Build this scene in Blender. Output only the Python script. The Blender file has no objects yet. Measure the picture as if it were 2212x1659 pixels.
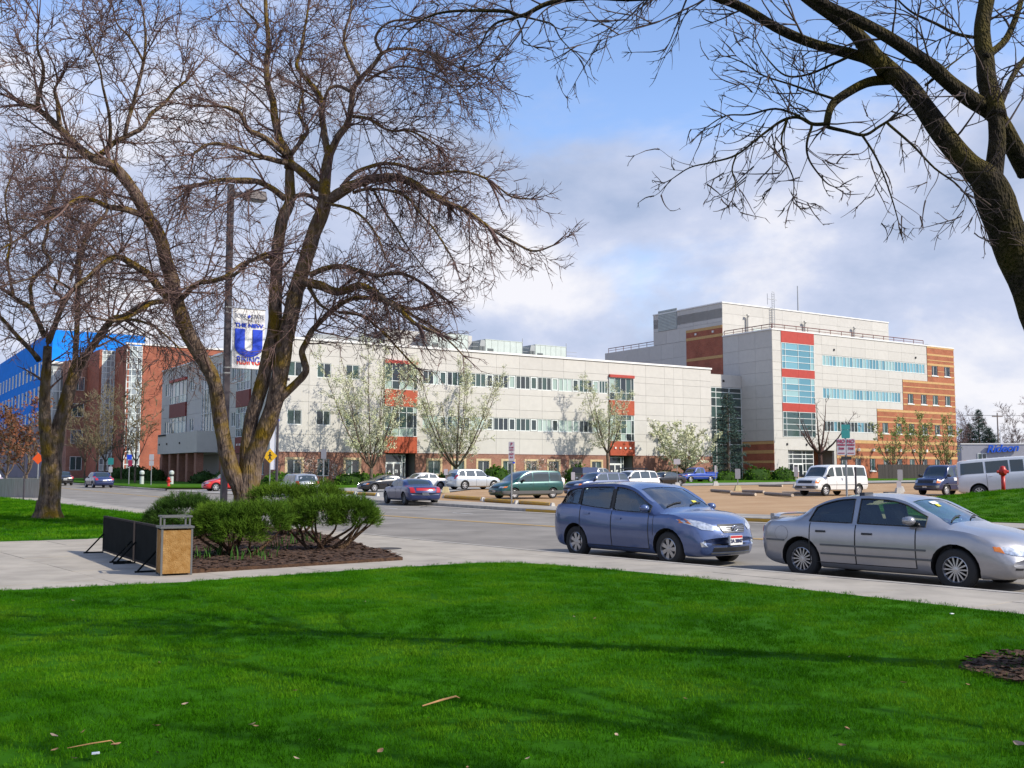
import bpy, bmesh, math, random
from mathutils import Vector, Matrix, noise
from mathutils.bvhtree import BVHTree
from mathutils.geometry import delaunay_2d_cdt
R=random.Random(7)
rad=math.radians
S=bpy.context.scene
COL=S.collection
# ------------------------------------------------------------ camera, sky, sun, exposure
CAMH=1.68
PITCH=math.atan(190.5/2236)
FOC=2236.0
cam=bpy.data.cameras.new('camera'); cam.sensor_width=36; cam.lens=36*FOC/2212; cam.clip_start=.05; cam.clip_end=6000
co=bpy.data.objects.new('camera',cam); COL.objects.link(co); co.location=(0,0,CAMH); co.rotation_euler=(math.pi/2+PITCH,0,0); S.camera=co
SUN_AZ=Vector((.92,-.39)).normalized(); SUN_EL=rad(37)
W=bpy.data.worlds.new('World'); S.world=W; W.use_nodes=True
def build_sky():
    nt=W.node_tree; nt.nodes.clear(); N=nt.nodes.new; L=nt.links.new
    def node(t,**k):
        n=N(t)
        for a,b in k.items(): setattr(n,a,b)
        return n
    def mth(op,a,b=None,c=None):
        n=node('ShaderNodeMath',operation=op)
        for i,x in enumerate((a,b,c)):
            if x is None: continue
            if isinstance(x,(int,float)): n.inputs[i].default_value=x
            else: L(x,n.inputs[i])
        return n.outputs[0]
    out=N('ShaderNodeOutputWorld'); bg=N('ShaderNodeBackground'); bg.inputs[1].default_value=.095
    sky=node('ShaderNodeTexSky',sky_type='NISHITA',sun_disc=False); sky.sun_elevation=SUN_EL; sky.sun_rotation=math.atan2(SUN_AZ.x,SUN_AZ.y)
    sky.air_density=1.0; sky.dust_density=.6; sky.ozone_density=1.6
    tc=N('ShaderNodeTexCoord'); sep=N('ShaderNodeSeparateXYZ'); L(tc.outputs['Generated'],sep.inputs[0])
    z=mth('MAXIMUM',sep.outputs[2],0.0); den=mth('ADD',z,.5)
    cx=mth('DIVIDE',sep.outputs[0],den); cy=mth('DIVIDE',sep.outputs[1],den)
    cmb=N('ShaderNodeCombineXYZ'); L(cx,cmb.inputs[0]); L(cy,cmb.inputs[1])
    def noi(scale,detail,rough,off,dist=.0):
        mp=N('ShaderNodeMapping'); mp.inputs['Location'].default_value=off; L(cmb.outputs[0],mp.inputs[0])
        n=N('ShaderNodeTexNoise'); n.inputs['Scale'].default_value=scale; n.inputs['Detail'].default_value=detail; n.inputs['Roughness'].default_value=rough; n.inputs['Distortion'].default_value=dist
        L(mp.outputs[0],n.inputs['Vector']); return n.outputs['Fac']
    big=noi(2.0,10,.57,CLOUD_OFF,.35)
    # the higher, the clearer; a veil of cloud towards the horizon
    low=node('ShaderNodeMapRange',interpolation_type='SMOOTHSTEP'); L(sep.outputs[2],low.inputs[0]); low.inputs[1].default_value=.22; low.inputs[2].default_value=.42; low.inputs[3].default_value=.28; low.inputs[4].default_value=0.0
    cov=mth('ADD',big,low.outputs[0])
    mask=node('ShaderNodeMapRange',interpolation_type='SMOOTHSTEP'); L(cov,mask.inputs[0]); mask.inputs[1].default_value=.49; mask.inputs[2].default_value=.67; mask.inputs[3].default_value=.06; mask.inputs[4].default_value=.97
    shade=noi(3.0,9,.55,(CLOUD_OFF[0]+3.1,CLOUD_OFF[1]+.4,0),.2)
    sr=N('ShaderNodeValToRGB'); L(shade,sr.inputs[0])
    e=sr.color_ramp.elements; e[0].position=.34; e[0].color=(4.3,5.2,7.3,1); e[1].position=.49; e[1].color=(6.3,6.9,8.8,1)
    x=e.new(.61); x.color=(9.6,9.5,10.0,1)
    # saturated blue of the photograph's clear patches
    skm=N('ShaderNodeMix'); skm.data_type='RGBA'; skm.blend_type='MULTIPLY'; skm.inputs[0].default_value=1; L(sky.outputs[0],skm.inputs[6]); skm.inputs[7].default_value=SKY_TINT
    mx=N('ShaderNodeMix'); mx.data_type='RGBA'; L(mask.outputs[0],mx.inputs[0]); L(skm.outputs[2],mx.inputs[6]); L(sr.outputs[0],mx.inputs[7])
    L(mx.outputs[2],bg.inputs[0]); L(bg.outputs[0],out.inputs[0])
CLOUD_OFF=(14.46,19.9,0); SKY_TINT=(2.1,2.25,2.6,1)
build_sky()
sl=bpy.data.lights.new('sun','SUN'); sl.energy=4.95; sl.angle=rad(.45); sl.color=(1,.93,.80)
so=bpy.data.objects.new('sun',sl); COL.objects.link(so)
so.rotation_euler=Vector((SUN_AZ.x*math.cos(SUN_EL),SUN_AZ.y*math.cos(SUN_EL),math.sin(SUN_EL))).to_track_quat('Z','Y').to_euler()
S.view_settings.view_transform='Standard'; S.view_settings.look='None'; S.view_settings.gamma=1; S.view_settings.use_curve_mapping=False; S.view_settings.exposure=.05
S.cycles.max_bounces=6; S.cycles.diffuse_bounces=2; S.cycles.glossy_bounces=3; S.cycles.transparent_max_bounces=12; S.cycles.transmission_bounces=3
S.cycles.caustics_reflective=False; S.cycles.caustics_refractive=False

# ------------------------------------------------------------ survey of the place (the photograph read as bearings from where it was taken)
def tz(y):
    return 0.0 if y<60 else min(.0075*(y-60),.825)
def ray(u,v):
    a=(u-1106)/FOC; b=(829.5-v)/FOC; c,s=math.cos(PITCH),math.sin(PITCH)
    return (a,c-b*s,s+b*c)
def at(u,v,Y):
    r=ray(u,v); t=Y/r[1]; return Vector((t*r[0],Y,CAMH+t*r[2]))
def G(u,v,dz=0.0):
    r=ray(u,v); z=dz
    for _ in range(50):
        t=(z-CAMH)/r[2]; z+=.5*(tz(t*r[1])+dz-z)
    return Vector((t*r[0],t*r[1],z))
def X(u,Y): return (u-1106)/FOC*Y*.9965   # near the horizon

# ------------------------------------------------------------ materials
MATS={}
def mat(name,col,rough=.6,metal=0.,var=0.,scale=3.,bump=0.,bscale=30.,spec=.5,coat=0.,col2=None,lo=.35,hi=.65,objvar=0.,stretch=(1,1,1),detail=5.,emit=None,coord='Object'):
    if name in MATS: return MATS[name]
    m=bpy.data.materials.new(name); m.use_nodes=True; nt=m.node_tree; N=nt.nodes.new; L=nt.links.new
    b=nt.nodes['Principled BSDF']; b.inputs['Roughness'].default_value=rough; b.inputs['Metallic'].default_value=metal
    b.inputs['Specular IOR Level'].default_value=spec; b.inputs['Coat Weight'].default_value=coat; b.inputs['Coat Roughness'].default_value=.06
    c=(*col,1); b.inputs['Base Color'].default_value=c
    src=None
    if var or col2 or bump:
        tc=N('ShaderNodeTexCoord'); mp=N('ShaderNodeMapping'); mp.inputs['Scale'].default_value=stretch; L(tc.outputs[coord] if coord!='World' else N('ShaderNodeNewGeometry').outputs['Position'],mp.inputs[0])
    if var or col2:
        n=N('ShaderNodeTexNoise'); n.inputs['Scale'].default_value=scale; n.inputs['Detail'].default_value=detail; n.inputs['Roughness'].default_value=.6; L(mp.outputs[0],n.inputs['Vector'])
        r=N('ShaderNodeValToRGB'); L(n.outputs['Fac'],r.inputs[0]); e=r.color_ramp.elements; e[0].position=lo; e[1].position=hi
        if col2: e[0].color=c; e[1].color=(*col2,1)
        else: e[0].color=tuple(x*(1-var) for x in col)+(1,); e[1].color=tuple(min(1,x*(1+var)) for x in col)+(1,)
        src=r.outputs[0]
    if objvar:
        oi=N('ShaderNodeObjectInfo'); mr=N('ShaderNodeMapRange'); L(oi.outputs['Random'],mr.inputs[0]); mr.inputs[3].default_value=1-objvar; mr.inputs[4].default_value=1+objvar
        hs=N('ShaderNodeHueSaturation'); L(mr.outputs[0],hs.inputs['Value'])
        if src: L(src,hs.inputs['Color'])
        else: hs.inputs['Color'].default_value=c
        src=hs.outputs[0]
    if src: L(src,b.inputs['Base Color'])
    if bump:
        n2=N('ShaderNodeTexNoise'); n2.inputs['Scale'].default_value=bscale; n2.inputs['Detail'].default_value=6; L(mp.outputs[0],n2.inputs['Vector'])
        bp=N('ShaderNodeBump'); bp.inputs['Strength'].default_value=bump; bp.inputs['Distance'].default_value=.02; L(n2.outputs['Fac'],bp.inputs['Height']); L(bp.outputs[0],b.inputs['Normal'])
    if emit: b.inputs['Emission Color'].default_value=(*emit[0],1); b.inputs['Emission Strength'].default_value=emit[1]
    MATS[name]=m; return m
def glass_mat(name,tint,rough=.02,refl=.12):
    m=bpy.data.materials.new(name); m.use_nodes=True; nt=m.node_tree; nt.nodes.clear(); N=nt.nodes.new; L=nt.links.new
    o=N('ShaderNodeOutputMaterial'); t=N('ShaderNodeBsdfTransparent'); t.inputs[0].default_value=(*tint,1); g=N('ShaderNodeBsdfGlossy'); g.inputs['Roughness'].default_value=rough; g.inputs[0].default_value=(.95,.97,1,1)
    lw=N('ShaderNodeFresnel'); lw.inputs[0].default_value=1.55; ad=N('ShaderNodeMath'); ad.operation='MULTIPLY_ADD'; L(lw.outputs[0],ad.inputs[0]); ad.inputs[1].default_value=1.0; ad.inputs[2].default_value=refl
    mx=N('ShaderNodeMixShader'); L(ad.outputs[0],mx.inputs[0]); L(t.outputs[0],mx.inputs[1]); L(g.outputs[0],mx.inputs[2]); L(mx.outputs[0],o.inputs[0])
    MATS[name]=m; return m
def brick_mat(name,c1,c2,mortar,bw=.22,bh=.075,objvar=0):
    m=bpy.data.materials.new(name); m.use_nodes=True; nt=m.node_tree; N=nt.nodes.new; L=nt.links.new; b=nt.nodes['Principled BSDF']; b.inputs['Roughness'].default_value=.85
    tc=N('ShaderNodeTexCoord'); s=N('ShaderNodeSeparateXYZ'); L(tc.outputs['Object'],s.inputs[0]); a=N('ShaderNodeMath'); a.operation='ADD'; L(s.outputs[0],a.inputs[0]); L(s.outputs[1],a.inputs[1])
    c=N('ShaderNodeCombineXYZ'); L(a.outputs[0],c.inputs[0]); L(s.outputs[2],c.inputs[1])
    br=N('ShaderNodeTexBrick'); br.inputs['Color1'].default_value=(*c1,1); br.inputs['Color2'].default_value=(*c2,1); br.inputs['Mortar'].default_value=(*mortar,1); br.inputs['Scale'].default_value=1
    br.inputs['Brick Width'].default_value=bw; br.inputs['Row Height'].default_value=bh; br.inputs['Mortar Size'].default_value=.007; L(c.outputs[0],br.inputs['Vector'])
    n=N('ShaderNodeTexNoise'); n.inputs['Scale'].default_value=.7; n.inputs['Detail'].default_value=6; L(c.outputs[0],n.inputs['Vector'])
    mr=N('ShaderNodeMapRange'); L(n.outputs['Fac'],mr.inputs[0]); mr.inputs[1].default_value=.3; mr.inputs[2].default_value=.7; mr.inputs[3].default_value=.78; mr.inputs[4].default_value=1.18
    hs=N('ShaderNodeHueSaturation'); L(br.outputs[0],hs.inputs['Color']); L(mr.outputs[0],hs.inputs['Value']); L(hs.outputs[0],b.inputs['Base Color'])
    MATS[name]=m; return m

# ------------------------------------------------------------ mesh helpers
class MB:
    def __init__(s): s.v=[]; s.f=[]; s.m=[]
    def box(s,x0,x1,y0,y1,z0,z1,mi=0):
        b=len(s.v); s.v+=[(x0,y0,z0),(x1,y0,z0),(x1,y1,z0),(x0,y1,z0),(x0,y0,z1),(x1,y0,z1),(x1,y1,z1),(x0,y1,z1)]
        for q in ((3,2,1,0),(4,5,6,7),(0,1,5,4),(1,2,6,5),(2,3,7,6),(3,0,4,7)): s.f.append(tuple(b+i for i in q)); s.m.append(mi)
        return s
    def tbox(s,T,s0,s1,z0,z1,d0,d1,mi=0):
        p=[T(a,c,d) for c in (z0,z1) for a,d in ((s0,d0),(s1,d0),(s1,d1),(s0,d1))]
        b=len(s.v); s.v+=[tuple(q) for q in p]
        fl=(Vector(p[1])-Vector(p[0])).cross(Vector(p[3])-Vector(p[0])).dot(Vector(p[4])-Vector(p[0]))<0
        for q in ((3,2,1,0),(4,5,6,7),(0,1,5,4),(1,2,6,5),(2,3,7,6),(3,0,4,7)):
            q=tuple(b+i for i in q); s.f.append(q[::-1] if fl else q); s.m.append(mi)
        return s
    def prism(s,poly,z0,z1,mi=0,top=None):
        n=len(poly); b=len(s.v); A=sum(poly[i][0]*poly[(i+1)%n][1]-poly[(i+1)%n][0]*poly[i][1] for i in range(n))
        if A<0: poly=poly[::-1]
        t=top if top else poly
        s.v+=[(p[0],p[1],z0) for p in poly]+[(p[0],p[1],z1) for p in t]
        s.f.append(tuple(range(b+n-1,b-1,-1))); s.f.append(tuple(range(b+n,b+2*n))); s.m+=[mi,mi]
        for i in range(n): j=(i+1)%n; s.f.append((b+i,b+j,b+n+j,b+n+i)); s.m.append(mi)
        return s
    def quad(s,*p,mi=0):
        b=len(s.v); s.v+=[tuple(q) for q in p]; s.f.append(tuple(range(b,b+len(p)))); s.m.append(mi); return s
    def tube(s,pts,rr,n=8,mi=0,cap=True):
        pts=[Vector(p) for p in pts]; k=len(pts)
        if not hasattr(rr,'__len__'): rr=[rr]*k
        b=len(s.v); up=None
        for i,p in enumerate(pts):
            d=(pts[min(i+1,k-1)]-pts[max(i-1,0)])
            if d.length<1e-9: d=Vector((0,0,1))
            d.normalize()
            if up is None: up=d.orthogonal().normalized()
            else:
                up=up-d*up.dot(d)
                up=up.normalized() if up.length>1e-6 else d.orthogonal().normalized()
            w=d.cross(up)
            for j in range(n):
                a=2*math.pi*j/n; q=p+(up*math.cos(a)+w*math.sin(a))*rr[i]; s.v.append((q.x,q.y,q.z))
        for i in range(k-1):
            for j in range(n):
                jj=(j+1)%n; s.f.append((b+i*n+j,b+i*n+jj,b+(i+1)*n+jj,b+(i+1)*n+j)); s.m.append(mi)
        if cap: s.f.append(tuple(range(b+n-1,b-1,-1))); s.f.append(tuple(range(b+(k-1)*n,b+k*n))); s.m+=[mi,mi]
        return s
    def cyl(s,c,r,h,n=16,mi=0,r2=None,axis='z'):
        c=Vector(c); d=Vector({'x':(1,0,0),'y':(0,1,0),'z':(0,0,1)}[axis]); return s.tube([c,c+d*h],[r,r if r2 is None else r2],n,mi)
    def lathe(s,prof,n=20,axis='z',c=(0,0,0),mi=0):
        b=len(s.v); k=len(prof)
        for r,h in prof:
            for j in range(n):
                a=2*math.pi*j/n; p=(r*math.cos(a),r*math.sin(a),h)
                if axis=='y': p=(p[0],p[2],p[1])
                s.v.append((p[0]+c[0],p[1]+c[1],p[2]+c[2]))
        for i in range(k-1):
            for j in range(n):
                jj=(j+1)%n; q=(b+i*n+j,b+i*n+jj,b+(i+1)*n+jj,b+(i+1)*n+j); s.f.append(q if axis=='z' else q[::-1]); s.m.append(mi)
        return s
    def mesh(s,name,mats,smooth=False,recalc=False):
        me=bpy.data.meshes.new(name); me.from_pydata(s.v,[],s.f)
        mats=mats if isinstance(mats,(list,tuple)) else [mats]
        for m in mats: me.materials.append(m)
        if len(mats)>1: me.polygons.foreach_set('material_index',s.m)
        if smooth: me.polygons.foreach_set('use_smooth',[True]*len(s.f))
        if recalc:
            bm=bmesh.new(); bm.from_mesh(me); bmesh.ops.recalc_face_normals(bm,faces=bm.faces); bm.to_mesh(me); bm.free()
        me.update(); return me
    def build(s,name,mats,parent=None,smooth=False,recalc=False):
        return link(name,s.mesh(name,mats,smooth,recalc),parent)
def link(name,me,parent=None,loc=None,rot=None):
    o=bpy.data.objects.new(name,me); COL.objects.link(o)
    if parent is not None: o.parent=parent
    if loc is not None: o.location=loc
    if rot is not None: o.rotation_euler=rot
    return o
def tag(o,label,cat,group=None):
    o['label']=label; o['category']=cat
    if group: o['group']=group
    return o
def thing(name,label,cat,loc=(0,0,0),rz=0.,group=None):
    o=bpy.data.objects.new(name,None); COL.objects.link(o); o.empty_display_size=.2; o.location=loc; o.rotation_euler=(0,0,rz); return tag(o,label,cat,group)
def struct(o): o['kind']='structure'; return o
def stuff(o): o['kind']='stuff'; return o
def sharpen(me,deg=35):
    bm=bmesh.new(); bm.from_mesh(me); c=rad(deg)
    for e in bm.edges:
        if len(e.link_faces)==2 and e.calc_face_angle(0)>c: e.smooth=False
    for f in bm.faces: f.smooth=True
    bm.to_mesh(me); bm.free()
def text_mesh(txt,size,name,m,extrude=.004,bold=0.):
    cu=bpy.data.curves.new(name,'FONT'); cu.body=txt; cu.size=size; cu.align_x='CENTER'; cu.align_y='CENTER'; cu.extrude=extrude; cu.offset=bold
    o=bpy.data.objects.new(name,cu); COL.objects.link(o); dg=bpy.context.evaluated_depsgraph_get(); dg.update()
    me=bpy.data.meshes.new_from_object(o.evaluated_get(dg)); bpy.data.objects.remove(o); me.materials.clear(); me.materials.append(m); return me
# ------------------------------------------------------------ ground, road, pavements, lawns
m_asphalt=mat('asphalt',(.235,.215,.19),.9,var=.26,scale=.45,bump=.3,bscale=90,lo=.3,hi=.7,detail=12,spec=.2)
m_lot=mat('lot_gravel',(.33,.19,.085),.95,col2=(.42,.27,.14),scale=.35,bump=.3,bscale=25,detail=9)
m_conc=mat('concrete',(.355,.315,.26),.85,var=.16,scale=1.3,bump=.12,bscale=60,objvar=.035,detail=9)
m_conc_old=mat('concrete_old',(.33,.295,.25),.88,var=.2,scale=.6,bump=.1,bscale=40,detail=9)
m_kerb=mat('kerb_concrete',(.36,.33,.29),.85,var=.2,scale=2.5,bump=.1)
m_joint=mat('joint_dirt',(.09,.075,.06),.95)
m_yellow=mat('yellow_paint',(.55,.30,.02),.7,col2=(.36,.27,.13),scale=2.0,lo=.45,hi=.75)
m_white=mat('road_white',(.62,.62,.6),.7,col2=(.34,.33,.31),scale=2.2,lo=.5,hi=.72)
m_turf=mat('turf',(.018,.08,.002),.95,spec=.05,col2=(.035,.13,.003),scale=.9,coord='World',bump=.3,bscale=60)
m_turf_far=mat('turf_far',(.04,.13,.004),.95,spec=.05,col2=(.06,.14,.012),scale=.6,coord='World',bump=.3,bscale=30)
m_dirt=mat('bare_ground',(.16,.13,.1),.95,col2=(.2,.19,.15),scale=.05,coord='World')
m_mulch=mat('mulch',(.035,.016,.009),.95,col2=(.09,.045,.022),scale=14,bump=.8,bscale=40)
NK=[(60,-52),(40,-27),(20,-3),(6.6,13.52),(4.19,16.11),(2.52,18.2),(.76,20.06),(-2.67,24.91),(-4.07,26.61),(-14.43,41.92),(-27.46,63.3),(-60,117),(-110,200)]
FK=[(84,-46),(55,-15),(30,12),(13.93,29.25),(8.38,35.18),(.33,44.14),(-3.37,51.98),(-13.5,66),(-24.4,78.9),(-30.6,87.5),(-60,130),(-110,206)]
def resample(pl,step):
    out=[Vector(pl[0]).to_2d()]
    for a,b in zip(pl,pl[1:]):
        a,b=Vector(a),Vector(b); n=max(1,int((b-a).length/step))
        for i in range(1,n+1): out.append(a.lerp(b,i/n))
    return out
def smooth_pl(pl,it=3):
    pl=resample(pl,1.5)
    for _ in range(it*4): pl=[pl[0]]+[(pl[i-1]+pl[i]*2+pl[i+1])/4 for i in range(1,len(pl)-1)]+[pl[-1]]
    return pl
NKs=smooth_pl(NK); FKs=smooth_pl(FK)
def offset_pl(pl,d):
    out=[]
    for i,p in enumerate(pl):
        t=(pl[min(i+1,len(pl)-1)]-pl[max(i-1,0)]).normalized(); out.append(p+Vector((-t.y,t.x))*d)
    return out
def ribbon(name,a,b,z,m,zf=True):
    mb=MB(); n=len(a)
    for p,q in zip(a,b):
        mb.v.append((p.x,p.y,z+(tz(p.y) if zf else 0))); mb.v.append((q.x,q.y,z+(tz(q.y) if zf else 0)))
    for i in range(n-1): mb.f.append((2*i,2*i+2,2*i+3,2*i+1)); mb.m.append(0)
    return mb.build(name,m,recalc=True)
def up(o):
    me=o.data; bm=bmesh.new(); bm.from_mesh(me)
    for f in bm.faces:
        if f.normal.z<0: f.normal_flip()
    bm.to_mesh(me); bm.free(); return o
def area(name,poly,z,m,grid=4.0,zfun=None,thick=None):
    """filled polygon following the terrain"""
    poly=[Vector(p[:2]) for p in poly]
    zf=zfun or (lambda p: tz(p.y)+z)
    ring=[]
    for i,a in enumerate(poly):
        b=poly[(i+1)%len(poly)]; n=max(1,int((b-a).length/grid))
        for k in range(n): ring.append(a.lerp(b,k/n))
    pts=list(ring); xs=[p.x for p in ring]; ys=[p.y for p in ring]
    x=min(xs)+grid/2
    while x<max(xs):
        y=min(ys)+grid/2
        while y<max(ys): pts.append(Vector((x+R.uniform(-.2,.2)*grid,y+R.uniform(-.2,.2)*grid))); y+=grid
        x+=grid
    ed=[(i,(i+1)%len(ring)) for i in range(len(ring))]
    v,e,f,_,_,_=delaunay_2d_cdt(pts,ed,[],1,1e-5)
    mb=MB(); mb.v=[(p.x,p.y,zf(p)) for p in v]
    used=set(i for q in f for i in q); mb.f=[tuple(q) for q in f]; mb.m=[0]*len(f)
    if thick:
        # skirt down the rim
        cnt={}
        for q in mb.f:
            for i in range(len(q)): cnt[(q[i],q[(i+1)%len(q)])]=1
        rim=[k for k in cnt if (k[1],k[0]) not in cnt]
        for a,b in rim:
            A,B=mb.v[a],mb.v[b]; mb.quad(A,(A[0],A[1],A[2]-thick),(B[0],B[1],B[2]-thick),B)
    return up(mb.build(name,m)) if not thick else mb.build(name,m)
# one sheet to the horizon
gb=MB(); ys=[-400,-60,0,40,60,90,120,150,170,260,600,3500]; xs=[-3500,-600,-200,-80,0,80,200,600,3500]
for y in ys:
    for x in xs: gb.v.append((x,y,tz(y)-.05))
nx=len(xs)
for j in range(len(ys)-1):
    for i in range(nx-1): gb.f.append((j*nx+i,j*nx+i+1,(j+1)*nx+i+1,(j+1)*nx+i)); gb.m.append(0)
struct(gb.build('ground',m_dirt))
# road between the kerbs: sample the far kerb against the near one
def between(t,k=160):
    def samp(pl,u):
        L=[0]
        for a,b in zip(pl,pl[1:]): L.append(L[-1]+(b-a).length)
        d=u*L[-1]; i=0
        while i<len(L)-2 and L[i+1]<d: i+=1
        return pl[i].lerp(pl[i+1],(d-L[i])/max(1e-6,L[i+1]-L[i]))
    return [samp(NKs,i/k).lerp(samp(FKs,i/k),t) for i in range(k+1)]
ROADX=((0,-.055),(.05,-.045),(.25,0),(.6,.02),(.9,0),(1,-.01))
def roadz(t):
    for (a,za),(b,zb) in zip(ROADX,ROADX[1:]):
        if t<=b: return za+(zb-za)*(t-a)/(b-a)
mb=MB(); cols=[between(t) for t,_ in ROADX]; k=len(cols[0])
for c_,(t_,z_) in zip(cols,ROADX):
    for p in c_: mb.v.append((p.x,p.y,tz(p.y)+z_))
for j in range(len(cols)-1):
    for i in range(k-1): mb.f.append((j*k+i,j*k+i+1,(j+1)*k+i+1,(j+1)*k+i)); mb.m.append(0)
road=struct(up(mb.build('road',m_asphalt,smooth=True)))
def part(o,p): o.parent=p; return o
part(up(ribbon('gutter',between(.002),between(.05),-.046,m_conc_old)),road)
part(up(ribbon('gutter',between(.955),between(.998),.006,m_conc_old)),road)
for dt in (.475,.488): part(up(ribbon('centre_line',between(dt),between(dt+.007),.026,m_yellow)),road)
dsh=between(.74,420)
for i in range(60,420,9):
    a=dsh[i:i+3]; b=[p+Vector((.09,.09)) for p in a]
    if -60<a[0].y<160: part(up(ribbon('lane_dash',a,b,.026,m_white)),road)
m_patch=mat('tar_patch',(.12,.115,.11),.9,var=.15,scale=3,bump=.2)
for t,i,j in ((.3,62,64),(.62,70,75)): 
    part(up(ribbon('tar_patch',between(t)[i:j],between(t+.006)[i:j],.028,m_patch)),road)
# fine cracks wandering over the asphalt
m_crack=mat('crack_fill',(.085,.08,.075),.9)
rc=random.Random(44)
for k in range(16):
    t_=rc.uniform(.1,.9); i=rc.randrange(52,74); base=between(t_); p=base[i].copy(); d=(base[i+1]-base[i]).normalized()
    if k%3==0: d=Vector((-d.y,d.x))
    P=[p.copy()]
    for _ in range(rc.randrange(10,26)): d=(d+Vector((rc.uniform(-.3,.3),rc.uniform(-.3,.3)))).normalized(); p=p+d*.45; P.append(p.copy())
    mb=MB()
    for a,b in zip(P,P[1:]):
        n=Vector((-(b-a).y,(b-a).x)).normalized()*rc.uniform(.012,.028); mb.quad((a.x-n.x,a.y-n.y,.034),(b.x-n.x,b.y-n.y,.034),(b.x+n.x,b.y+n.y,.034),(a.x+n.x,a.y+n.y,.034))
    part(up(mb.build('crack',m_crack)),road)
# kerbs
def kerb(name,pl,side):
    mb=MB(); a=pl; b=offset_pl(pl,.16*side)
    for p,q in zip(a,b):
        z=tz(p.y); mb.v+=[(p.x,p.y,z-.09),(p.x,p.y,z+.125),(p.x+(q.x-p.x)*.15,p.y+(q.y-p.y)*.15,z+.146),(q.x,q.y,z+.146),(q.x,q.y,z-.04)]
    for i in range(len(a)-1):
        for k in range(4): mb.f.append((i*5+k,i*5+k+1,(i+1)*5+k+1,(i+1)*5+k)); mb.m.append(0)
    return mb.build(name,m_kerb,recalc=True)
struct(kerb('kerb',NKs,1 if True else -1))
DRV=(62.5,83)  # gap in the far kerb where the drive goes in
fk1=[p for p in FKs if p.y<DRV[0]]; fk2=[p for p in FKs if p.y>DRV[1]]
struct(kerb('kerb',fk1,-1)); struct(kerb('kerb',fk2,-1))
yk=[p for p in FKs if 5<p.y<45]
struct(ribbon('painted_kerb',offset_pl(yk,.004),[p.copy() for p in offset_pl(yk,.0041)],0,m_yellow))
o=bpy.data.objects['painted_kerb']; me=o.data
for i,v in enumerate(me.vertices): v.co.z+= .004 if i%2 else .118
# near pavement: dark bed with separate slabs on it
LAWN=[(16,-6),(5.55,11.39),(3.67,14.0),(2.08,16.04),(1.0,17.1),(.35,17.66),(-.09,17.85),(-.6,17.8),(-2.25,16.65),(-4.58,14.7),(-6.65,13.63),(-14,10.4),(-9,8.4),(-2.88,5.75),(-2.62,5.35),(-1.5,2.4),(0,-6)]
LLAWN=[(-11.4,23.2),(-9.75,24.2),(-9.3,25.5),(-9.6,28.4),(-9.7,31.5),(-12.98,37.43),(-21.84,50.4),(-29.5,61),(-62,114),(-100,150),(-60,60),(-30,17)]
BED=[(-4.96,15.93),(-1.92,18.39),(-3.77,23.25),(-5.3,26.8),(-7.6,30.2),(-8.6,30.0),(-9.0,27),(-8.5,24.5),(-6.87,21.8)]
def clip(poly,x0,x1,y0,y1):
    for ax,lim,sg in ((0,x0,1),(0,x1,-1),(1,y0,1),(1,y1,-1)):
        out=[]
        for i in range(len(poly)):
            a,b=poly[i],poly[(i+1)%len(poly)]; da=(a[ax]-lim)*sg; db=(b[ax]-lim)*sg
            if da>=0: out.append(a)
            if da*db<0: t=da/(da-db); out.append((a[0]+(b[0]-a[0])*t,a[1]+(b[1]-a[1])*t))
        poly=out
        if len(poly)<3: return []
    return poly
nko=offset_pl(NKs,.165)
PAV=[(p.x,p.y) for p in nko if p.y>-6 and p.y<112]+[(-75,112),(-60,0),(-20,-6)]
pav=struct(area('sidewalk',PAV,.10,m_joint,5))
ca,sa=math.cos(rad(-52)),math.sin(rad(-52))
def rot(p,inv=False): return (p[0]*ca+p[1]*sa,-p[0]*sa+p[1]*ca) if not inv else (p[0]*ca-p[1]*sa,p[0]*sa+p[1]*ca)
PR=[rot(p) for p in PAV]; slab=1.55; ns=0
def inpoly(p,poly):
    c=False; j=len(poly)-1
    for i in range(len(poly)):
        a,b=poly[i],poly[j]
        if (a[1]>p[1])!=(b[1]>p[1]) and p[0]<(b[0]-a[0])*(p[1]-a[1])/(b[1]-a[1])+a[0]: c=not c
        j=i
    return c
far=MB()
for i in range(-80,60):
    for j in range(-60,60):
        x0,y0=i*slab,j*slab; q=clip(PR,x0+.006,x0+slab-.006,y0+.006,y0+slab-.006)
        if len(q)<3: continue
        A=abs(sum(q[k][0]*q[(k+1)%len(q)][1]-q[(k+1)%len(q)][0]*q[k][1] for k in range(len(q))))/2
        if A<.02: continue
        q=[rot(p,True) for p in q]; c=(sum(p[0] for p in q)/len(q),sum(p[1] for p in q)/len(q))
        inner=all(inpoly(p,LAWN) for p in q) or all(inpoly(p,LLAWN) for p in q) or all(inpoly(p,BED) for p in q)
        if inner: continue
        z=tz(c[1])+R.uniform(-.002,.002)
        u=1106+FOC*c[0]/max(.1,c[1])
        if c[1]>4 and c[1]<48 and -120<u<2330 and ns<300:
            ns+=1; MB().prism(q,z+.095,z+.14).build('slab',m_conc,pav)
        else: far.prism(q,z+.095,z+.14)
stuff(far.build('paving',m_conc_old,pav))
# lawns
struct(area('lawn',LAWN,.147,m_turf,1.2,thick=.06)); struct(area('lawn',LLAWN,.147,m_turf,3,thick=.06))
bed=struct(area('planting_bed',BED,.16,m_mulch,.5,zfun=lambda p: .20+.05*noise.noise((p.x*.8,p.y*.8,1)),thick=.12))
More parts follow.
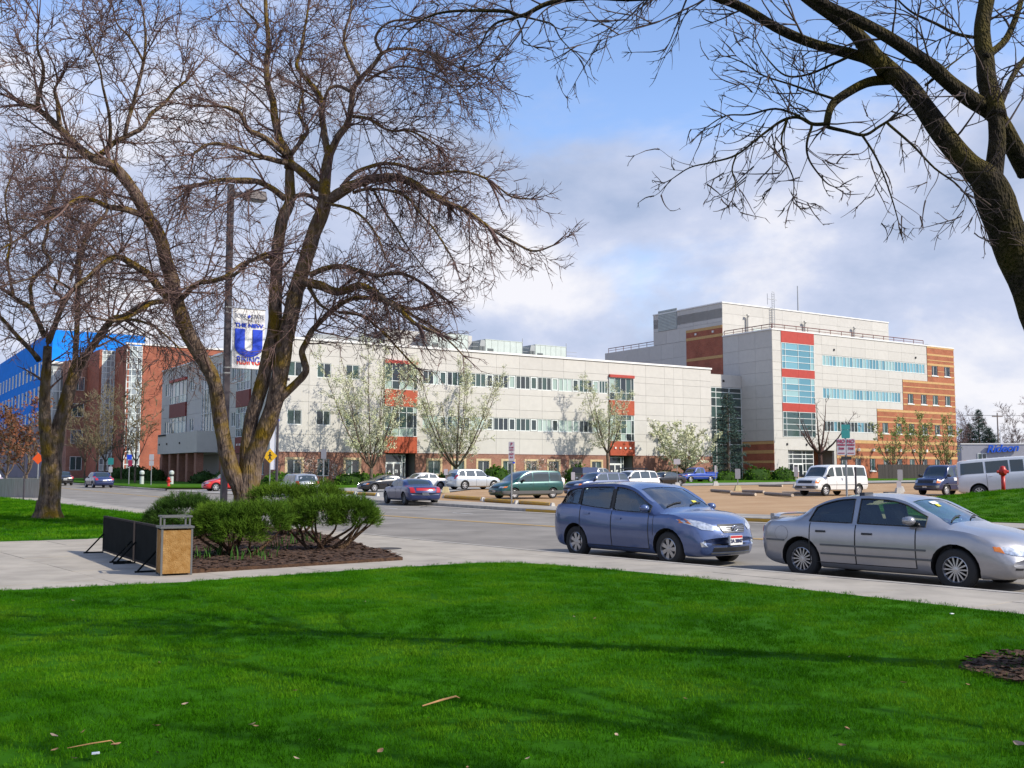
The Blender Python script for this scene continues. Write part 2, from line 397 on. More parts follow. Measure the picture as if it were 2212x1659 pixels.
# bark chips strewn in the bed
chips=MB()
def chip(x,y,z,s):
    a=R.uniform(0,6.28); l=s*R.uniform(.5,1.4); w=s*R.uniform(.25,.5); t=R.uniform(-.4,.4)
    dx,dy=math.cos(a)*l,math.sin(a)*l; ex,ey=-math.sin(a)*w,math.cos(a)*w
    chips.quad((x-dx-ex,y-dy-ey,z),(x+dx-ex,y+dy-ey,z+t*l),(x+dx+ex,y+dy+ey,z+t*l+.01),(x-dx+ex,y-dy+ey,z+.01))
n=0
while n<5200:
    x,y=R.uniform(-9,-1.8),R.uniform(15.8,30)
    if inpoly((x,y),BED): chip(x,y,.215+.05*noise.noise((x*.8,y*.8,1)),.05); n+=1
stuff(chips.build('bark_chips',m_mulch))
MC=Vector((4.62,8.05))
ring=[(MC.x+math.cos(a*.2618)*R.uniform(1.0,1.16),MC.y+math.sin(a*.2618)*R.uniform(.8,.95)) for a in range(24)]
struct(area('mulch_ring',ring,.17,m_mulch,.25,zfun=lambda p:.165+.03*noise.noise((p.x*2,p.y*2,3)),thick=.06))
chips=MB()
for _ in range(1500):
    a=R.uniform(0,6.28); r=math.sqrt(R.random()); chip(MC.x+math.cos(a)*r*1.12,MC.y+math.sin(a)*r*.92,.185,.03)
stuff(chips.build('bark_chips',m_mulch))
# far side: pavement along the far kerb, gravel lot, drives and lawns
fo=offset_pl(FKs,-.165); fo2=offset_pl(FKs,-2.6)
sel=[i for i,p in enumerate(FKs) if -20<p.y<DRV[0]-1]
walk=struct(area('far_sidewalk',[fo[i] for i in sel]+[fo2[i] for i in sel][::-1],.14,m_conc_old,3))
lot=[fo2[i] for i in sel]
LOT=[tuple(p) for p in lot]+[(-6,70),(-3,88.5),(36,113),(70,122),(70,30),(70,-10)]
struct(area('parking_lot',LOT,.03,m_lot,5))
# pale drive in front of the long building and into the lot
def campus(x,y): return (-22.82+x*E1.x+y*E2.x,100+x*E1.y+y*E2.y)
TH=rad(33.2); E1=Vector((math.cos(TH),math.sin(TH))); E2=Vector((-math.sin(TH),math.cos(TH)))
m_drive=mat('drive_concrete',(.30,.285,.26),.9,var=.16,scale=.5,bump=.1,bscale=30,detail=9)
struct(area('drive',[tuple(p) for p in FKs if DRV[0]-3<p.y<DRV[1]+2]+[campus(0,-10.5),campus(50,-10.5),campus(120,-9),campus(120,-17),campus(50,-20),(-3.2,88.8),(-6.5,70.5)],.045,m_drive,4))
struct(area('lawn',[campus(-1,-.2),campus(60,-.2),campus(60,-9.6),campus(-1,-9.8)],.17,m_turf_far,4,thick=.15))
struct(area('lawn',[campus(-1.5,-9.5),campus(-1.5,60),campus(-12,60),campus(-13,-1)],.17,m_turf_far,4,thick=.12))
struct(area('lawn',[campus(62,-8.8),campus(125,-8.8),campus(125,0),campus(62,0)],.17,m_turf_far,4,thick=.15))
# raised lawn on the right across the road
def mound(p):
    d=math.hypot((p.x-24.5)/9.5,(p.y-41.5)/10.5); return .13+.95*max(0,1-d*d)
MND=[(14.6,33.4),(19.8,28.6),(33,22),(36,45),(26,52),(17.5,49.5),(14.8,42)]
struct(area('grass_mound',MND,0,m_turf_far,1.5,zfun=mound,thick=.12))
# ------------------------------------------------------------ buildings
m_pan=mat('wall_panel',(.53,.51,.47),.75,var=.035,scale=1.5,objvar=.035)
m_back=mat('wall_backing',(.30,.285,.26),.9)
m_cop=mat('coping_metal',(.78,.77,.74),.4,objvar=.02)
m_frame=mat('window_frame',(.68,.72,.70),.45)
m_red=mat('red_panel',(.40,.04,.025),.55,var=.08,scale=2,objvar=.03)
m_orange=mat('orange_panel',(.38,.062,.02),.6,var=.12,scale=2,objvar=.03)
m_dark=mat('dark_recess',(.03,.028,.03),.9)
m_stone=mat('stone_surround',(.55,.43,.25),.8,var=.15,scale=4)
m_brick=brick_mat('brick',(.24,.085,.05),(.33,.13,.08),(.3,.25,.2))
m_brick2=brick_mat('brick_orange',(.36,.095,.036),(.30,.075,.03),(.40,.22,.13))
m_brickr=brick_mat('brick_red',(.36,.09,.04),(.28,.06,.03),(.34,.2,.14))
m_tan=mat('tan_band',(.52,.32,.13),.8,var=.1,scale=3)
m_hvac=mat('unit_metal',(.50,.56,.52),.5,var=.06,scale=1.5,metal=.0)
m_hvacd=mat('unit_grille',(.10,.115,.115),.6)
m_blue=mat('blue_metal',(.012,.23,.78),.85,var=.1,scale=.7,spec=.1)
m_grey=mat('grey_screen',(.33,.35,.35),.6,var=.08,scale=1.5)
m_rail=mat('rail_paint',(.16,.06,.05),.6)
m_steel=mat('steel',(.35,.36,.37),.4,metal=.6)
m_door=mat('door_frame',(.72,.74,.72),.5)
def pane_mat(n,c,refl,rough=.08):
    m=mat(n,c,rough,spec=.8); b=m.node_tree.nodes['Principled BSDF']; b.inputs['Metallic'].default_value=refl; b.inputs['IOR'].default_value=1.6; return m
P_DARK=[pane_mat('pane_dark',(.035,.05,.05),.0),pane_mat('pane_deep',(.022,.03,.035),.0),pane_mat('pane_green',(.05,.09,.08),.1)]
P_BLIND=[pane_mat('pane_blind',(.34,.44,.39),.0,.2),pane_mat('pane_blind_pale',(.45,.55,.5),.0,.2)]
P_CYAN=[pane_mat('pane_cyan',(.25,.50,.56),.35,.05),pane_mat('pane_cyan_dark',(.17,.38,.45),.4,.05),pane_mat('pane_cyan_blind',(.33,.52,.52),.15,.1)]
P_SHADE=[pane_mat('pane_grey_blue',(.12,.16,.2),.35,.05),pane_mat('pane_teal',(.05,.10,.10),.3,.05)]
def Tfront(y0=0.,x0=0.): return lambda s,z,d:(x0+s,y0-d,z)
def Tside(x0=0.,y0=0.): return lambda s,z,d:(x0-d,y0+s,z)
def cut(rects,o):
    out=[]
    for a,b,c,d in rects:
        x0,x1,z0,z1=max(a,o[0]),min(b,o[1]),max(c,o[2]),min(d,o[3])
        if x0>=x1 or z0>=z1: out.append((a,b,c,d)); continue
        if a<x0: out.append((a,x0,c,d))
        if x1<b: out.append((x1,b,c,d))
        if c<z0: out.append((x0,x1,c,z0))
        if z1<d: out.append((x0,x1,z1,d))
    return out
def panels(par,T,xs,zs,opens,m=None,name='panel',depth=.14,gap=.022):
    for a,b in zip(xs,xs[1:]):
        for c,d in zip(zs,zs[1:]):
            rs=[(a+gap/2,b-gap/2,c+gap/2,d-gap/2)]
            for o in opens: rs=cut(rs,o)
            rs=[r for r in rs if r[1]-r[0]>.02 and r[3]-r[2]>.02]
            if not rs: continue
            for r in rs: MB().tbox(T,r[0],r[1],r[2],r[3],-depth,0).build(name,m or m_pan,par)
def window(par,T,s0,s1,z0,z1,xs=(),zs=(),mats=P_DARK,name='window',fm=None,fr=.07,dep=-.11,group_pat=None):
    """frame with a pane in each light; lights stand in the opening"""
    fm=fm or m_frame; X_=[s0]+list(xs)+[s1]; Z_=[z0]+list(zs)+[z1]; mb=MB()
    for i,x in enumerate(X_):
        h=fr/2 if 0<i<len(X_)-1 else fr
        a,b=(x,x+fr) if i==0 else ((x-fr,x) if i==len(X_)-1 else (x-h,x+h)); mb.tbox(T,a,b,z0,z1,dep,dep+.07)
    for i,z in enumerate(Z_):
        a,b=(z,z+fr) if i==0 else ((z-fr,z) if i==len(Z_)-1 else (z-fr/2,z+fr/2)); mb.tbox(T,s0+fr,s1-fr,a,b,dep-.005,dep+.066)
    f=mb.build(name,fm,par)
    for i in range(len(X_)-1):
        mm=group_pat(i) if group_pat else None
        for k in range(len(Z_)-1):
            a,b=X_[i]+(fr if i==0 else fr/2),X_[i+1]-(fr if i==len(X_)-2 else fr/2); c,d=Z_[k]+(fr if k==0 else fr/2),Z_[k+1]-(fr if k==len(Z_)-2 else fr/2)
            t=R.uniform(-.004,.004); MB().tbox(T,a,b,c,d,dep-.02,dep+.012).build('pane',mm or R.choice(mats),f)
    return f
def box(par,name,m,x0,x1,y0,y1,z0,z1,bev=0):
    return MB().box(x0,x1,y0,y1,z0,z1).build(name,m,par)
def tbx(par,name,m,T,*a): return MB().tbox(T,*a).build(name,m,par)
def lin(a,b,n): return [a+(b-a)*i/n for i in range(1,n)]
# ---- long three-storey laboratory building
B1=thing('laboratory_building','long three storey white panelled building with brick ground floor and red bays','building',(-22.82,100,0),TH)
T=Tfront(); LEN=57.6; SD=42.0; TOP=14.8
mb=MB(); mb.box(.16,LEN-.16,.16,SD,3.62,14.5); mb.box(.16,LEN-.16,1.7,SD,-.6,3.6); mb.box(.16,11.7,.17,1.68,-.6,3.6); mb.box(15.25,40.95,.17,1.68,-.6,3.6); mb.box(44.65,LEN-.16,.17,1.68,-.6,3.6); mb.build('wall',m_back,B1)
Tr=lambda s,z,d:(LEN+d,s,z)
bays=[(11.55,15.32),(41.0,44.76)]
ribs=[(16.0,40.0)]
ops=[]
single=[(1.12,2.62),(4.15,5.65),(7.24,8.74)]
for a,b in single: ops+=[(a,b,6.32,7.78),(a,b,11.05,12.52)]
for z0,z1 in ((6.26,7.68),(10.95,12.45)): ops.append((16.0,40.9,z0,z1))
for a,b in bays: ops.append((a,b,3.6,13.28))
xsj=[0,3.33,6.53,9.7,11.55,15.32,18.8,22,25.2,28.29,31.36,34.39,37.54,41.0]; zj=[3.66,5.37,8.59,10.25,13.24,14.72]
panels(B1,T,xsj,zj,ops)
panels(B1,T,[41.0,44.76],[13.28,14.72],[])
panels(B1,T,[44.76,46.73,49.76,51.27,52.81,55.73,57.6],[3.66,5.33,6.23,7.9,8.58,10.09,10.95,12.45,13.21,14.72],[])
for a,b in single:
    for z0,z1 in ((6.32,7.78),(11.05,12.52)): window(B1,T,a,b,z0,z1,[(a+b)/2],mats=P_DARK)
def ribbon_win(z0,z1,seed):
    rr=random.Random(seed); x=16.05; k=0
    while x<40.7:
        w=min(1.93,40.85-x)
        if w<.6: break
        q=rr.random(); blind=q<.38
        window(B1,T,x,x+w,z0,z1,lin(x,x+w,3),mats=(P_BLIND if blind else P_DARK)+([R.choice(P_BLIND)] if q<.7 else []),name='ribbon_window',fr=.08)
        x+=w+.08
        if x+.9<40.8: window(B1,T,x,x+.85,z0+.03,z1-.03,[],mats=P_DARK+P_BLIND[:1],name='ribbon_window',fr=.13); x+=.93
ribbon_win(6.26,7.68,3); ribbon_win(10.95,12.45,5)
def lamp_block(par,T,s,z,m): tbx(par,'wall_light',m,T,s-.11,s+.11,z-.11,z+.11,0,.1)
m_lamp=mat('wall_light_white',(.75,.74,.7),.5)
def bay(par,T,s0,s1,redm,blocks=True,xs=None,door=True,up=13.26):
    d0,d1=-.1,.25
    w=s1-s0; n=4
    tbx(par,'bay_head',m_red,T,s0,s1,12.93,up,-.1,.30)
    for z0,z1,zz in ((10.22,12.92,[11.12]),(5.36,8.46,[6.26,7.85])):
        window(par,T,s0,s1,z0,z1,[s0+w*f for f in (.22,.45,.67,.88)],zz,mats=P_DARK+[P_BLIND[0]] if redm is not m_maroon else P_SHADE+P_BLIND[:1],name='bay_window',dep=.06,fr=.06)
    for i in range(2):
        a,b=s0+w*i/2+.01,s0+w*(i+1)/2-.01
        tbx(par,'bay_panel',redm,T,a,b,8.48,10.2,-.1,.2); tbx(par,'bay_panel',redm,T,a,b,3.66,5.34,-.1,.2)
    if blocks:
        for i in range(4):
            lamp_block(par,lambda s,z,d:T(s,z,d+.2),s0+w*(.2+.2*i),4.55,m_lamp)
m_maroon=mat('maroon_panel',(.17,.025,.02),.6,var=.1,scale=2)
bay(B1,T,*bays[0],m_orange,False); bay(B1,T,*bays[1],m_orange)
# brick ground floor
def brick_ground(par,T,s0,s1,opens,m):
    mb=MB()
    for r in (lambda L:[x for x in L])( __import__('functools').reduce(cut,opens,[(s0,s1,-.6,3.62)]) ): mb.tbox(T,r[0],r[1],r[2],r[3],-.15,.06)
    return mb.build('brick_wall',m,par)
gw=[(1.2,2.66),(7.32,8.78),(16.72,18.15),(19.7,21.1),(22.83,24.25),(26.05,27.45),(29.15,30.55),(32.2,33.6),(35.3,36.7),(38.35,39.75)]
doors=[(11.75,15.2),(41.0,44.6)]
brick_ground(B1,T,0,LEN,[(a-.2,b+.2,1.25,3.12) for a,b in gw]+[(4.3,5.6,1.3,3.0)]+[(a,b,-.6,3.6) for a,b in doors],m_brick)
window(B1,T,4.3,5.6,1.3,3.0,[4.95],mats=P_DARK,name='ground_window')
for a,b in gw:
    mb=MB()
    mb.tbox(T,a-.24,a,1.24,2.92,-.15,.09); mb.tbox(T,b,b+.24,1.24,2.92,-.15,.09); mb.tbox(T,a-.24,b+.24,2.92,3.14,-.15,.1); mb.tbox(T,a-.24,b+.24,1.22,1.44,-.15,.12)
    mb.build('window_surround',m_stone,B1); window(B1,T,a,b,1.46,2.9,[(a+b)/2],mats=P_DARK,name='ground_window')
for a,b in doors:
    tbx(B1,'recess',m_dark,T,a,b,-.6,3.6,-1.6,-1.5)
    window(B1,T,a+.1,a+2.1,.35,3.5,[],[2.7],mats=P_DARK,name='transom_window',dep=-.5,fr=.06)
    e=window(B1,T,a+.15,a+2.05,.35,2.68,[a+1.1],[],mats=[P_DARK[1]],name='door',fm=m_door,dep=-.4,fr=.16)
    MB().tbox(T,a+.5,a+.75,1.6,1.9,-.36,-.35).build('notice',m_lamp,e); MB().tbox(T,a+1.3,a+1.6,1.6,1.95,-.36,-.35).build('notice',m_lamp,e)
    window(B1,T,a+2.15,a+2.5,.35,3.5,[],[2.7],mats=P_DARK,name='side_light',dep=-.5,fr=.05)
tbx(B1,'string_course',m_rail,T,-.02,LEN,3.62,3.665,-.1,.085)
# the shaded end that faces the road
TS=Tside()
sb=[(30.4,37.6),(7.3,11.55)]
ops=[(a,b,3.6,13.28) for a,b in sb]+[(15.7,24.3,6.2,13.85)]
nw=[]
for a,b in ((38.2,40.3),(27.4,29.2),(12.2,13.6),(4.6,6.2)):
    for z0,z1 in ((11.4,13.0),(6.55,8.1)): nw.append((a,b,z0,z1))
ops+=nw
panels(B1,TS,[.02,3.4,7.3,11.55,15.7,20,24.3,27.0,30.4,34,37.6,SD],zj,ops)
for o in nw: window(B1,TS,*o,[(o[0]+o[1])/2],mats=P_SHADE)
for a,b in sb: bay(B1,TS,a,b,m_maroon,True)
window(B1,TS,15.7,24.3,6.2,13.85,lin(15.7,24.3,8),[8.4,11.2,12.6],mats=P_SHADE,name='curtain_wall',dep=-.05,fr=.07)
brick_ground(B1,TS,-.06,SD,[(17.2,29,-.6,3.6)]+[(a,a+1.2,1.4,2.9) for a in (31,33.5,36,38.5,3,6,9)],m_brick)
for a in (31,33.5,36,38.5,3,6,9): window(B1,TS,a,a+1.2,1.4,2.9,[a+.6],mats=P_DARK,name='ground_window')
tbx(B1,'recess',m_dark,TS,17,29,-.6,3.6,-.4,-.3)
mb=MB()
mb.tbox(TS,17.0,33.3,3.85,6.2,.3,2.6)
mb.build('canopy',m_pan,B1); tbx(B1,'canopy_letters',m_dark,TS,29.6,33.0,5.98,6.16,2.61,2.68)
for s in (32.4,29.0,23.6): lamp_block(B1,lambda a,z,d:TS(a,z,d+2.6),s,5.0,m_dark)
for s in (18.2,21.5,25,28.6,32.2): tbx(B1,'pier',m_brick,TS,s-.4,s+.4,-.6,3.84,1.6,2.4)
# coping
mb=MB(); mb.box(-.12,LEN+.1,-.12,.4,14.72,14.93); mb.box(-.12,.4,.4,SD,14.72,14.93); mb.box(LEN-.4,LEN+.1,.4,SD,14.72,14.93); mb.build('coping',m_cop,B1)
panels(B1,Tr,[.02,6,12,18,24],[3.66,6,8.58,10.95,13.2,14.72],[])
box(B1,'end_wall',m_brick,LEN-.15,LEN+.05,.16,24,-.6,3.6)
# roof plant: each a thing standing on the roof
def hv(x,y,w,d,h,label):
    t=thing('rooftop_unit',label,'air handler',(-22.82+E1.x*x+E2.x*y,100+E1.y*x+E2.y*y,14.5),TH,'air handling units on the long roof')
    mb=MB(); n=6
    for i in range(n):
        a=w*i/n; mb.box(a+.02,a+w/n-.02,0,d,0,h)
    mb.box(-.03,w+.03,-.03,d+.03,h,h+.07); mb.build('casing',m_hvac,t)
    MB().box(.28,1.1,-.03,.02,.1,h*.62).build('louvre',m_hvacd,t)
    mb=MB(); mb.quad((-.02,.05,h),(-.02,d,h),(-2.1,d,0),(-2.1,.05,0)); 
    mb=MB(); prof=[(0,0),(-1.7,0),(-1.3,.35),(-1.0,.8),(-.8,1.5),(-.6,h-.05),(0,h-.05)]
    b=len(mb.v); mb.v=[(x_,.05,z_) for x_,z_ in prof]+[(x_,d-.05,z_) for x_,z_ in prof]; k=len(prof)
    mb.f=[tuple(range(k)),tuple(range(2*k-1,k-1,-1))]+[(i,i+k,(i+1)%k+k,(i+1)%k) for i in range(k)]; mb.m=[0]*len(mb.f); mb.build('intake_hood',m_grey,t,recalc=True)
    for i in range(2): MB().box(-.85+.42*i,-.55+.42*i,-.02,.04,.15,h*.7).build('louvre',m_hvacd,t)
    mb=MB()
    for i in range(5): mb.box(w,w+1.8,.2,.26,.3+i*h/6,.34+i*h/6)
    mb.box(w+.02,w+.06,-.02,.04,0,h+.5); mb.build('pipe_rack',m_steel,t)
hv(27.8,6.5,5.2,5.5,2.7,'pale grey rooftop unit on the long building roof, between two like it')
hv(34.9,6.5,4.6,5.5,2.55,'pale grey rooftop unit, rightmost on the long building roof')
hv(20.4,6.5,5.0,5.5,3.0,'pale grey rooftop unit half hidden by twigs, leftmost on the long roof')
ph=thing('roof_penthouse','grey metal roof penthouse behind the twigs on the long white building','penthouse',(-22.82+E1.x*10.5+E2.x*9,100+E1.y*10.5+E2.y*9,14.4),TH)
panels(ph,Tfront(),[-3.5,-.6,2.3,5.2],[0,2.3],[],m_grey); panels(ph,Tfront(-.6),[5.2,9,12.8,16.6],[0,3.4],[],m_pan); box(ph,'wall',m_back,-3.4,16.5,.15,9,0,2.25); box(ph,'upper_wall',m_back,5.3,16.5,-.5,9,2.2,3.35)
# ---- five-storey science building on the right
B2O=(36.42,144); B2=thing('science_building','tall white science building with red glazed corner bay and stepped orange brick end','building',(*B2O,0),TH)
L2=42.1; Z2=21.7
mb=MB(); mb.box(.16,L2-.14,.16,24,4.95,21.4); mb.box(.16,L2-.14,3.1,24,-.8,4.93); mb.box(13.0,L2-.14,.17,3.08,-.8,4.93); mb.box(.16,2.68,.17,3.08,-.8,4.93); mb.build('wall',m_back,B2)
T=Tfront()
gl=[(1.85,8.62,16.25,19.95),(1.85,8.62,11.4,15.05),(1.85,8.62,6.65,10.2)]
rb=[(10.4,34.5,17.15,18.72,32),(10.35,28.2,12.35,13.93,24),(10.35,21.65,7.55,9.1,15)]
ops=[(1.78,8.66,6.6,21.62)]+[r[:4] for r in rb]+[(2.76,12.75,-1,4.8)]
steps=[(35.05,16.0),(28.72,11.25),(22.35,6.42)]
def whitewall(xs,zs,lim=None): panels(B2,T,xs,zs,ops)
zz=[6.42,7.5,9.1,10.2,11.25]
panels(B2,T,[.02,1.78,8.66,10.35,13.6,16.9,20.1,22.35],[6.42,7.5,9.15,10.2,11.25],ops)
panels(B2,T,[.02,1.78,8.66,10.35,13.6,16.9,20.1,22.35,25.5,28.72],[11.25,12.3,14.0,15.05,16.0],ops)
panels(B2,T,[.02,1.78,8.66,10.35,13.6,16.9,20.1,22.35,25.5,28.72,31.9,35.05],[16.0,17.1,18.75,20.2,21.62],ops)
panels(B2,T,[.02,2.76,6.5,9.6,12.98],[-.8,2.2,4.8,6.42],ops)
for g in gl: window(B2,T,*g,[2.6,5.25,7.8],[g[2]+(g[3]-g[2])*f for f in (.27,.5,.74)],mats=P_CYAN if g[2]>7 else [P_DARK[2],P_SHADE[1],P_DARK[0]],name='bay_window',dep=-.02,fr=.07)
for z0,z1 in ((19.97,21.62),(15.07,16.23),(10.22,11.38)):
    for a,b in ((1.8,5.22),(5.24,8.64)): tbx(B2,'bay_panel',m_red,T,a,b,z0,z1,-.14,.06)
for a,b,z0,z1,n in rb: window(B2,T,a,b,z0,z1,lin(a,b,n),mats=P_CYAN if z0>10 else P_DARK+[P_CYAN[1]],name='ribbon_window',dep=-.1,fr=.09)
# brick end with tan bands, stepping up to the right
wz=[]
wins=[(36.17,37.7,17.0,18.55),(39.45,40.98,17.0,18.55)]+[(a,a+1.42,12.3,13.83) for a in (29.88,33.18,36.18,39.42)]+[(a,a+1.38,7.57,9.14) for a in (23.52,26.78,29.94,33.25,36.48,39.78)]+[(a,a+1.3,1.9,3.7) for a in (13.8,17.0,20.35,23.55,26.8,29.85,33.0,36.2,39.4)]
rects=[(35.08,L2,16.0,21.7),(28.74,L2,11.25,16.0),(22.38,L2,6.42,11.25),(12.98,L2,-.8,6.42)]
bands=[(21.35,21.7),(20.15,20.45),(19.35,19.5),(18.56,18.9),(17.65,17.75),(16.8,17.0),(15.62,15.95),(14.85,15.0),(13.86,14.1),(13.0,13.1),(12.05,12.28),(10.85,11.2),(10.0,10.12),(9.16,9.4),(8.3,8.4),(7.3,7.55),(5.95,6.4),(4.75,5.2),(3.72,4.1)]
mb=MB()
for r in rects:
    rs=[(r[0],r[1]-.0,r[2],r[3])]
    for w in wins: rs=cut(rs,w)
    for q in rs: mb.tbox(T,q[0],q[1],q[2],q[3],-.15,.05)
mb.build('brick_wall',m_brick2,B2)
for z0,z1 in bands:
    x0=min(r[0] for r in rects if r[2]<=z0+.2<r[3]+.25 and z1<=r[3]+.3)
    rs=[(x0,L2+.06,z0,z1)]
    for w in wins: rs=cut(rs,w)
    mb=MB()
    for q in rs: mb.tbox(T,q[0],q[1],q[2],q[3],-.15,.075)
    mb.build('stone_band',m_tan,B2)
for w in wins:
    window(B2,T,*w,[w[0]+(w[1]-w[0])*.36],mats=P_DARK+[P_SHADE[1]],fr=.08)
    tbx(B2,'window_sill',m_cop,T,w[0]-.12,w[1]+.12,w[2]-.16,w[2],-.1,.14)
for s in (17.7,21.1,24.25,27.5,30.7,33.9): tbx(B2,'wall_light',m_lamp,T,s-.18,s+.18,4.8,5.2,.075,.35)
for s,z in ((13.0,19.6),(32.2,19.6),(2.6,5.6),(6.6,5.6)): tbx(B2,'wall_light',m_dark,T,s-.12,s+.12,z-.14,z+.14,0,.12)
# entrance
tbx(B2,'recess',m_brick2,T,2.7,12.8,-.8,4.85,-3.0,-2.9)
tbx(B2,'recess_ceiling',m_pan,T,2.7,12.9,4.8,4.9,-3.0,-.2)
window(B2,T,2.78,8.64,.7,4.78,[3.5,4.3,6.25,7.0],[1.75,2.9,3.6,4.2],mats=[P_DARK[1],P_DARK[0]],name='entrance_glazing',fm=m_door,dep=-.6,fr=.1)
window(B2,T,4.25,6.3,.7,2.88,[5.27],[],mats=[P_DARK[1]],name='door',fm=m_door,dep=-.5,fr=.16)
tbx(B2,'pier',m_pan,T,12.5,12.95,-.8,4.8,-.4,-.02)
# left flank in shade: white wall, set-back stripes, glazed link
TS=Tside()
zs2=[6.05,7.55,9.1,10.6,12.2,13.9,15.7,17.4,19.2,21.62]
panels(B2,TS,[.02,3.2,6.4,9.6],zs2,[])
mb=MB(); mb.tbox(TS,.02,9.6,-.8,6.03,-.14,.03); mb.build('brick_wall',m_brickr,B2)
for z0,z1 in ((5.6,6.0),(4.3,4.75),(2.95,3.3),(1.4,1.8),(.2,.6)): tbx(B2,'stone_band',m_tan,TS,.02,9.6,z0,z1,-.14,.06)
mb=MB(); mb.box(-.12,L2+.1,-.1,.35,21.62,21.8); mb.box(-.12,.35,.35,9.6,21.62,21.8); mb.box(L2-.3,L2+.12,.35,24,21.62,21.8); mb.build('coping',m_cop,B2)
def railing(par,p0,p1,z,n,h=.75):
    mb=MB(); a,b=Vector((*p0,z+h)),Vector((*p1,z+h)); mb.tube([a,b],.06,6); mb.tube([a-Vector((0,0,h*.5)),b-Vector((0,0,h*.5))],.035,6)
    for i in range(n+1): p=a.lerp(b,i/n); mb.tube([p-Vector((0,0,h)),p],.05,6)
    mb.build('roof_railing',m_rail,par)
railing(B2,(.5,.35),(34.8,.35),21.75,14); railing(B2,(.4,.4),(.4,9.6),21.75,5)
# penthouse block behind
def z_at(u,v,s,org=B2O,ax=E2):
    p=Vector(org)+ax*s; r=ray(u,v); return CAMH+r[2]*p.y/r[1]
zp=z_at(1559,654,9.6); 
def s_of(u,org,ax):
    k=(u-1106)/FOC; 
    lo,hi=-60,140
    for _ in range(60):
        m_=(lo+hi)/2; p=Vector(org)+ax*m_; f=p.x/p.y*1.0-k*1.0
        # bearing grows along E1, falls along E2
        if (f<0)==(ax.x>0): lo=m_
        else: hi=m_
    return (lo+hi)/2
sl_=s_of(1414,B2O,E2); sw_=s_of(1308,B2O,E2); zw=z_at(1308,762,sw_); ps=s_of(1926,Vector(B2O)+E2*9.6,E1)
MB().box(.16,ps-.1,9.75,sl_-.1,-.8,zp-.2).build('penthouse_wall',m_back,B2)
T9=Tfront(9.6)
panels(B2,T9,[.02]+lin(0,ps,9)+[ps],[21.4,23.6,25.2,zp],[])
panels(B2,TS,[9.62]+lin(9.6,sl_,5)+[sl_],[zw-.1,zw+2,zw+4,zp-2.2,zp],[(9.6,17.4,14,zw+1.4)])
mb=MB(); mb.tbox(TS,9.62,17.4,12,zw+1.4,-.15,.03); mb.build('brick_wall',m_brickr,B2)
for z in (zw+1.05,zw-.2,zw-3.4,zw-6.6): tbx(B2,'stone_band',m_tan,TS,9.62,17.4,z,z+.42,-.15,.06)
for s in (11.5,15.2): tbx(B2,'wall_light',m_lamp,TS,s-.15,s+.15,zw+.5,zw+.8,.03,.2)
tbx(B2,'louvre',m_grey,TS,sl_-5.6,sl_-1.2,zw+2.0,zw+5.3,-.05,.05)
for i in range(14): tbx(B2,'louvre_blade',m_hvac,TS,sl_-5.5,sl_-1.3,zw+2.1+i*.23,zw+2.2+i*.23,.05,.11)
panels(B2,TS,[17.4]+lin(17.4,sw_,7)+[sw_],[8,11,14,17,zw-2.5,zw-.12],[])
box(B2,'lower_wall',m_back,.16,20,sl_-.2,sw_,-.8,zw-.2)
railing(B2,(.3,sl_),(.3,sw_-.6),zw-.1,6)
mb=MB(); mb.box(-.1,ps+.05,9.5,9.85,zp,zp+.18); mb.box(-.1,.3,9.85,sl_+.05,zp,zp+.18); mb.build('coping',m_cop,B2)
for s in (5.0,17.6,29.4): 
    mb=MB(); mb.tube([(s,9.3,21.4),(s,9.3,24.9),(s,9.1,25.2),(s-.35,9.1,25.2)],.17,8); mb.build('vent_pipe',m_pan,B2)
mb=MB()
for dx in (0,.5): mb.box(10.2+dx,10.26+dx,9.2,9.26,21.4,zp+2.4)
for i in range(22): mb.box(10.2,10.76,9.2,9.25,21.7+i*.36,21.76+i*.36)
mb.tube([(9.2,9.2,zp+1.4),(11.2,9.2,zp+1.4)],.05,5); mb.tube([(9.2,9.2,zp+.5),(9.2,9.2,zp+2.2)],.04,5); mb.build('roof_ladder',m_steel,B2)
MB().tube([(19.2,12,zp-.5),(19.2,12,zp+4.8)],[.13,.09],6).build('antenna',m_steel,B2)
mb=MB(); mb.prism([(22,2.5),(28.5,2.5),(28.5,5),(22,5)],21.4,22.6,top=[(23.5,3),(27.5,3),(27.5,4.5),(23.5,4.5)]); mb.build('roof_hatch',m_grey,B2)
MB().lathe([(.9,0),(.9,.7),(.6,1.0),(0,1.15)],12,c=(39.3,3,21.4)).build('roof_fan',m_grey,B2)
for a,b in ((6.4,8.6),(14.2,17.4)): tbx(B2,'louvre',m_hvac,T9,a,b,22.4,23.4,0,.06)
# glazed link between the two
lk=thing('glazed_link','dark glazed link between the long building and the tall science building','link building',(*B2O,0),TH)
TL=Tfront(6.0)
box(lk,'wall',m_back,-17.0,-.2,6.2,12,-.6,15.0)
panels(lk,TL,[-17,-8.6,-4.2,-.02],[13.75,15.55],[]); window(lk,TL,-16.9,-.05,.4,13.7,[-15.2,-12.6,-9.6,-8.6,-5.1,-2.5],[3.0,5.6,7.6,9.4,11.0,12.2,13.0],mats=[P_DARK[2],P_SHADE[1],P_DARK[0]],name='curtain_wall',dep=-.05,fr=.09)
for s in (-6.4,-3.6): tbx(lk,'wall_light',m_dark,TL,s-.15,s+.15,14.5,14.8,0,.12)
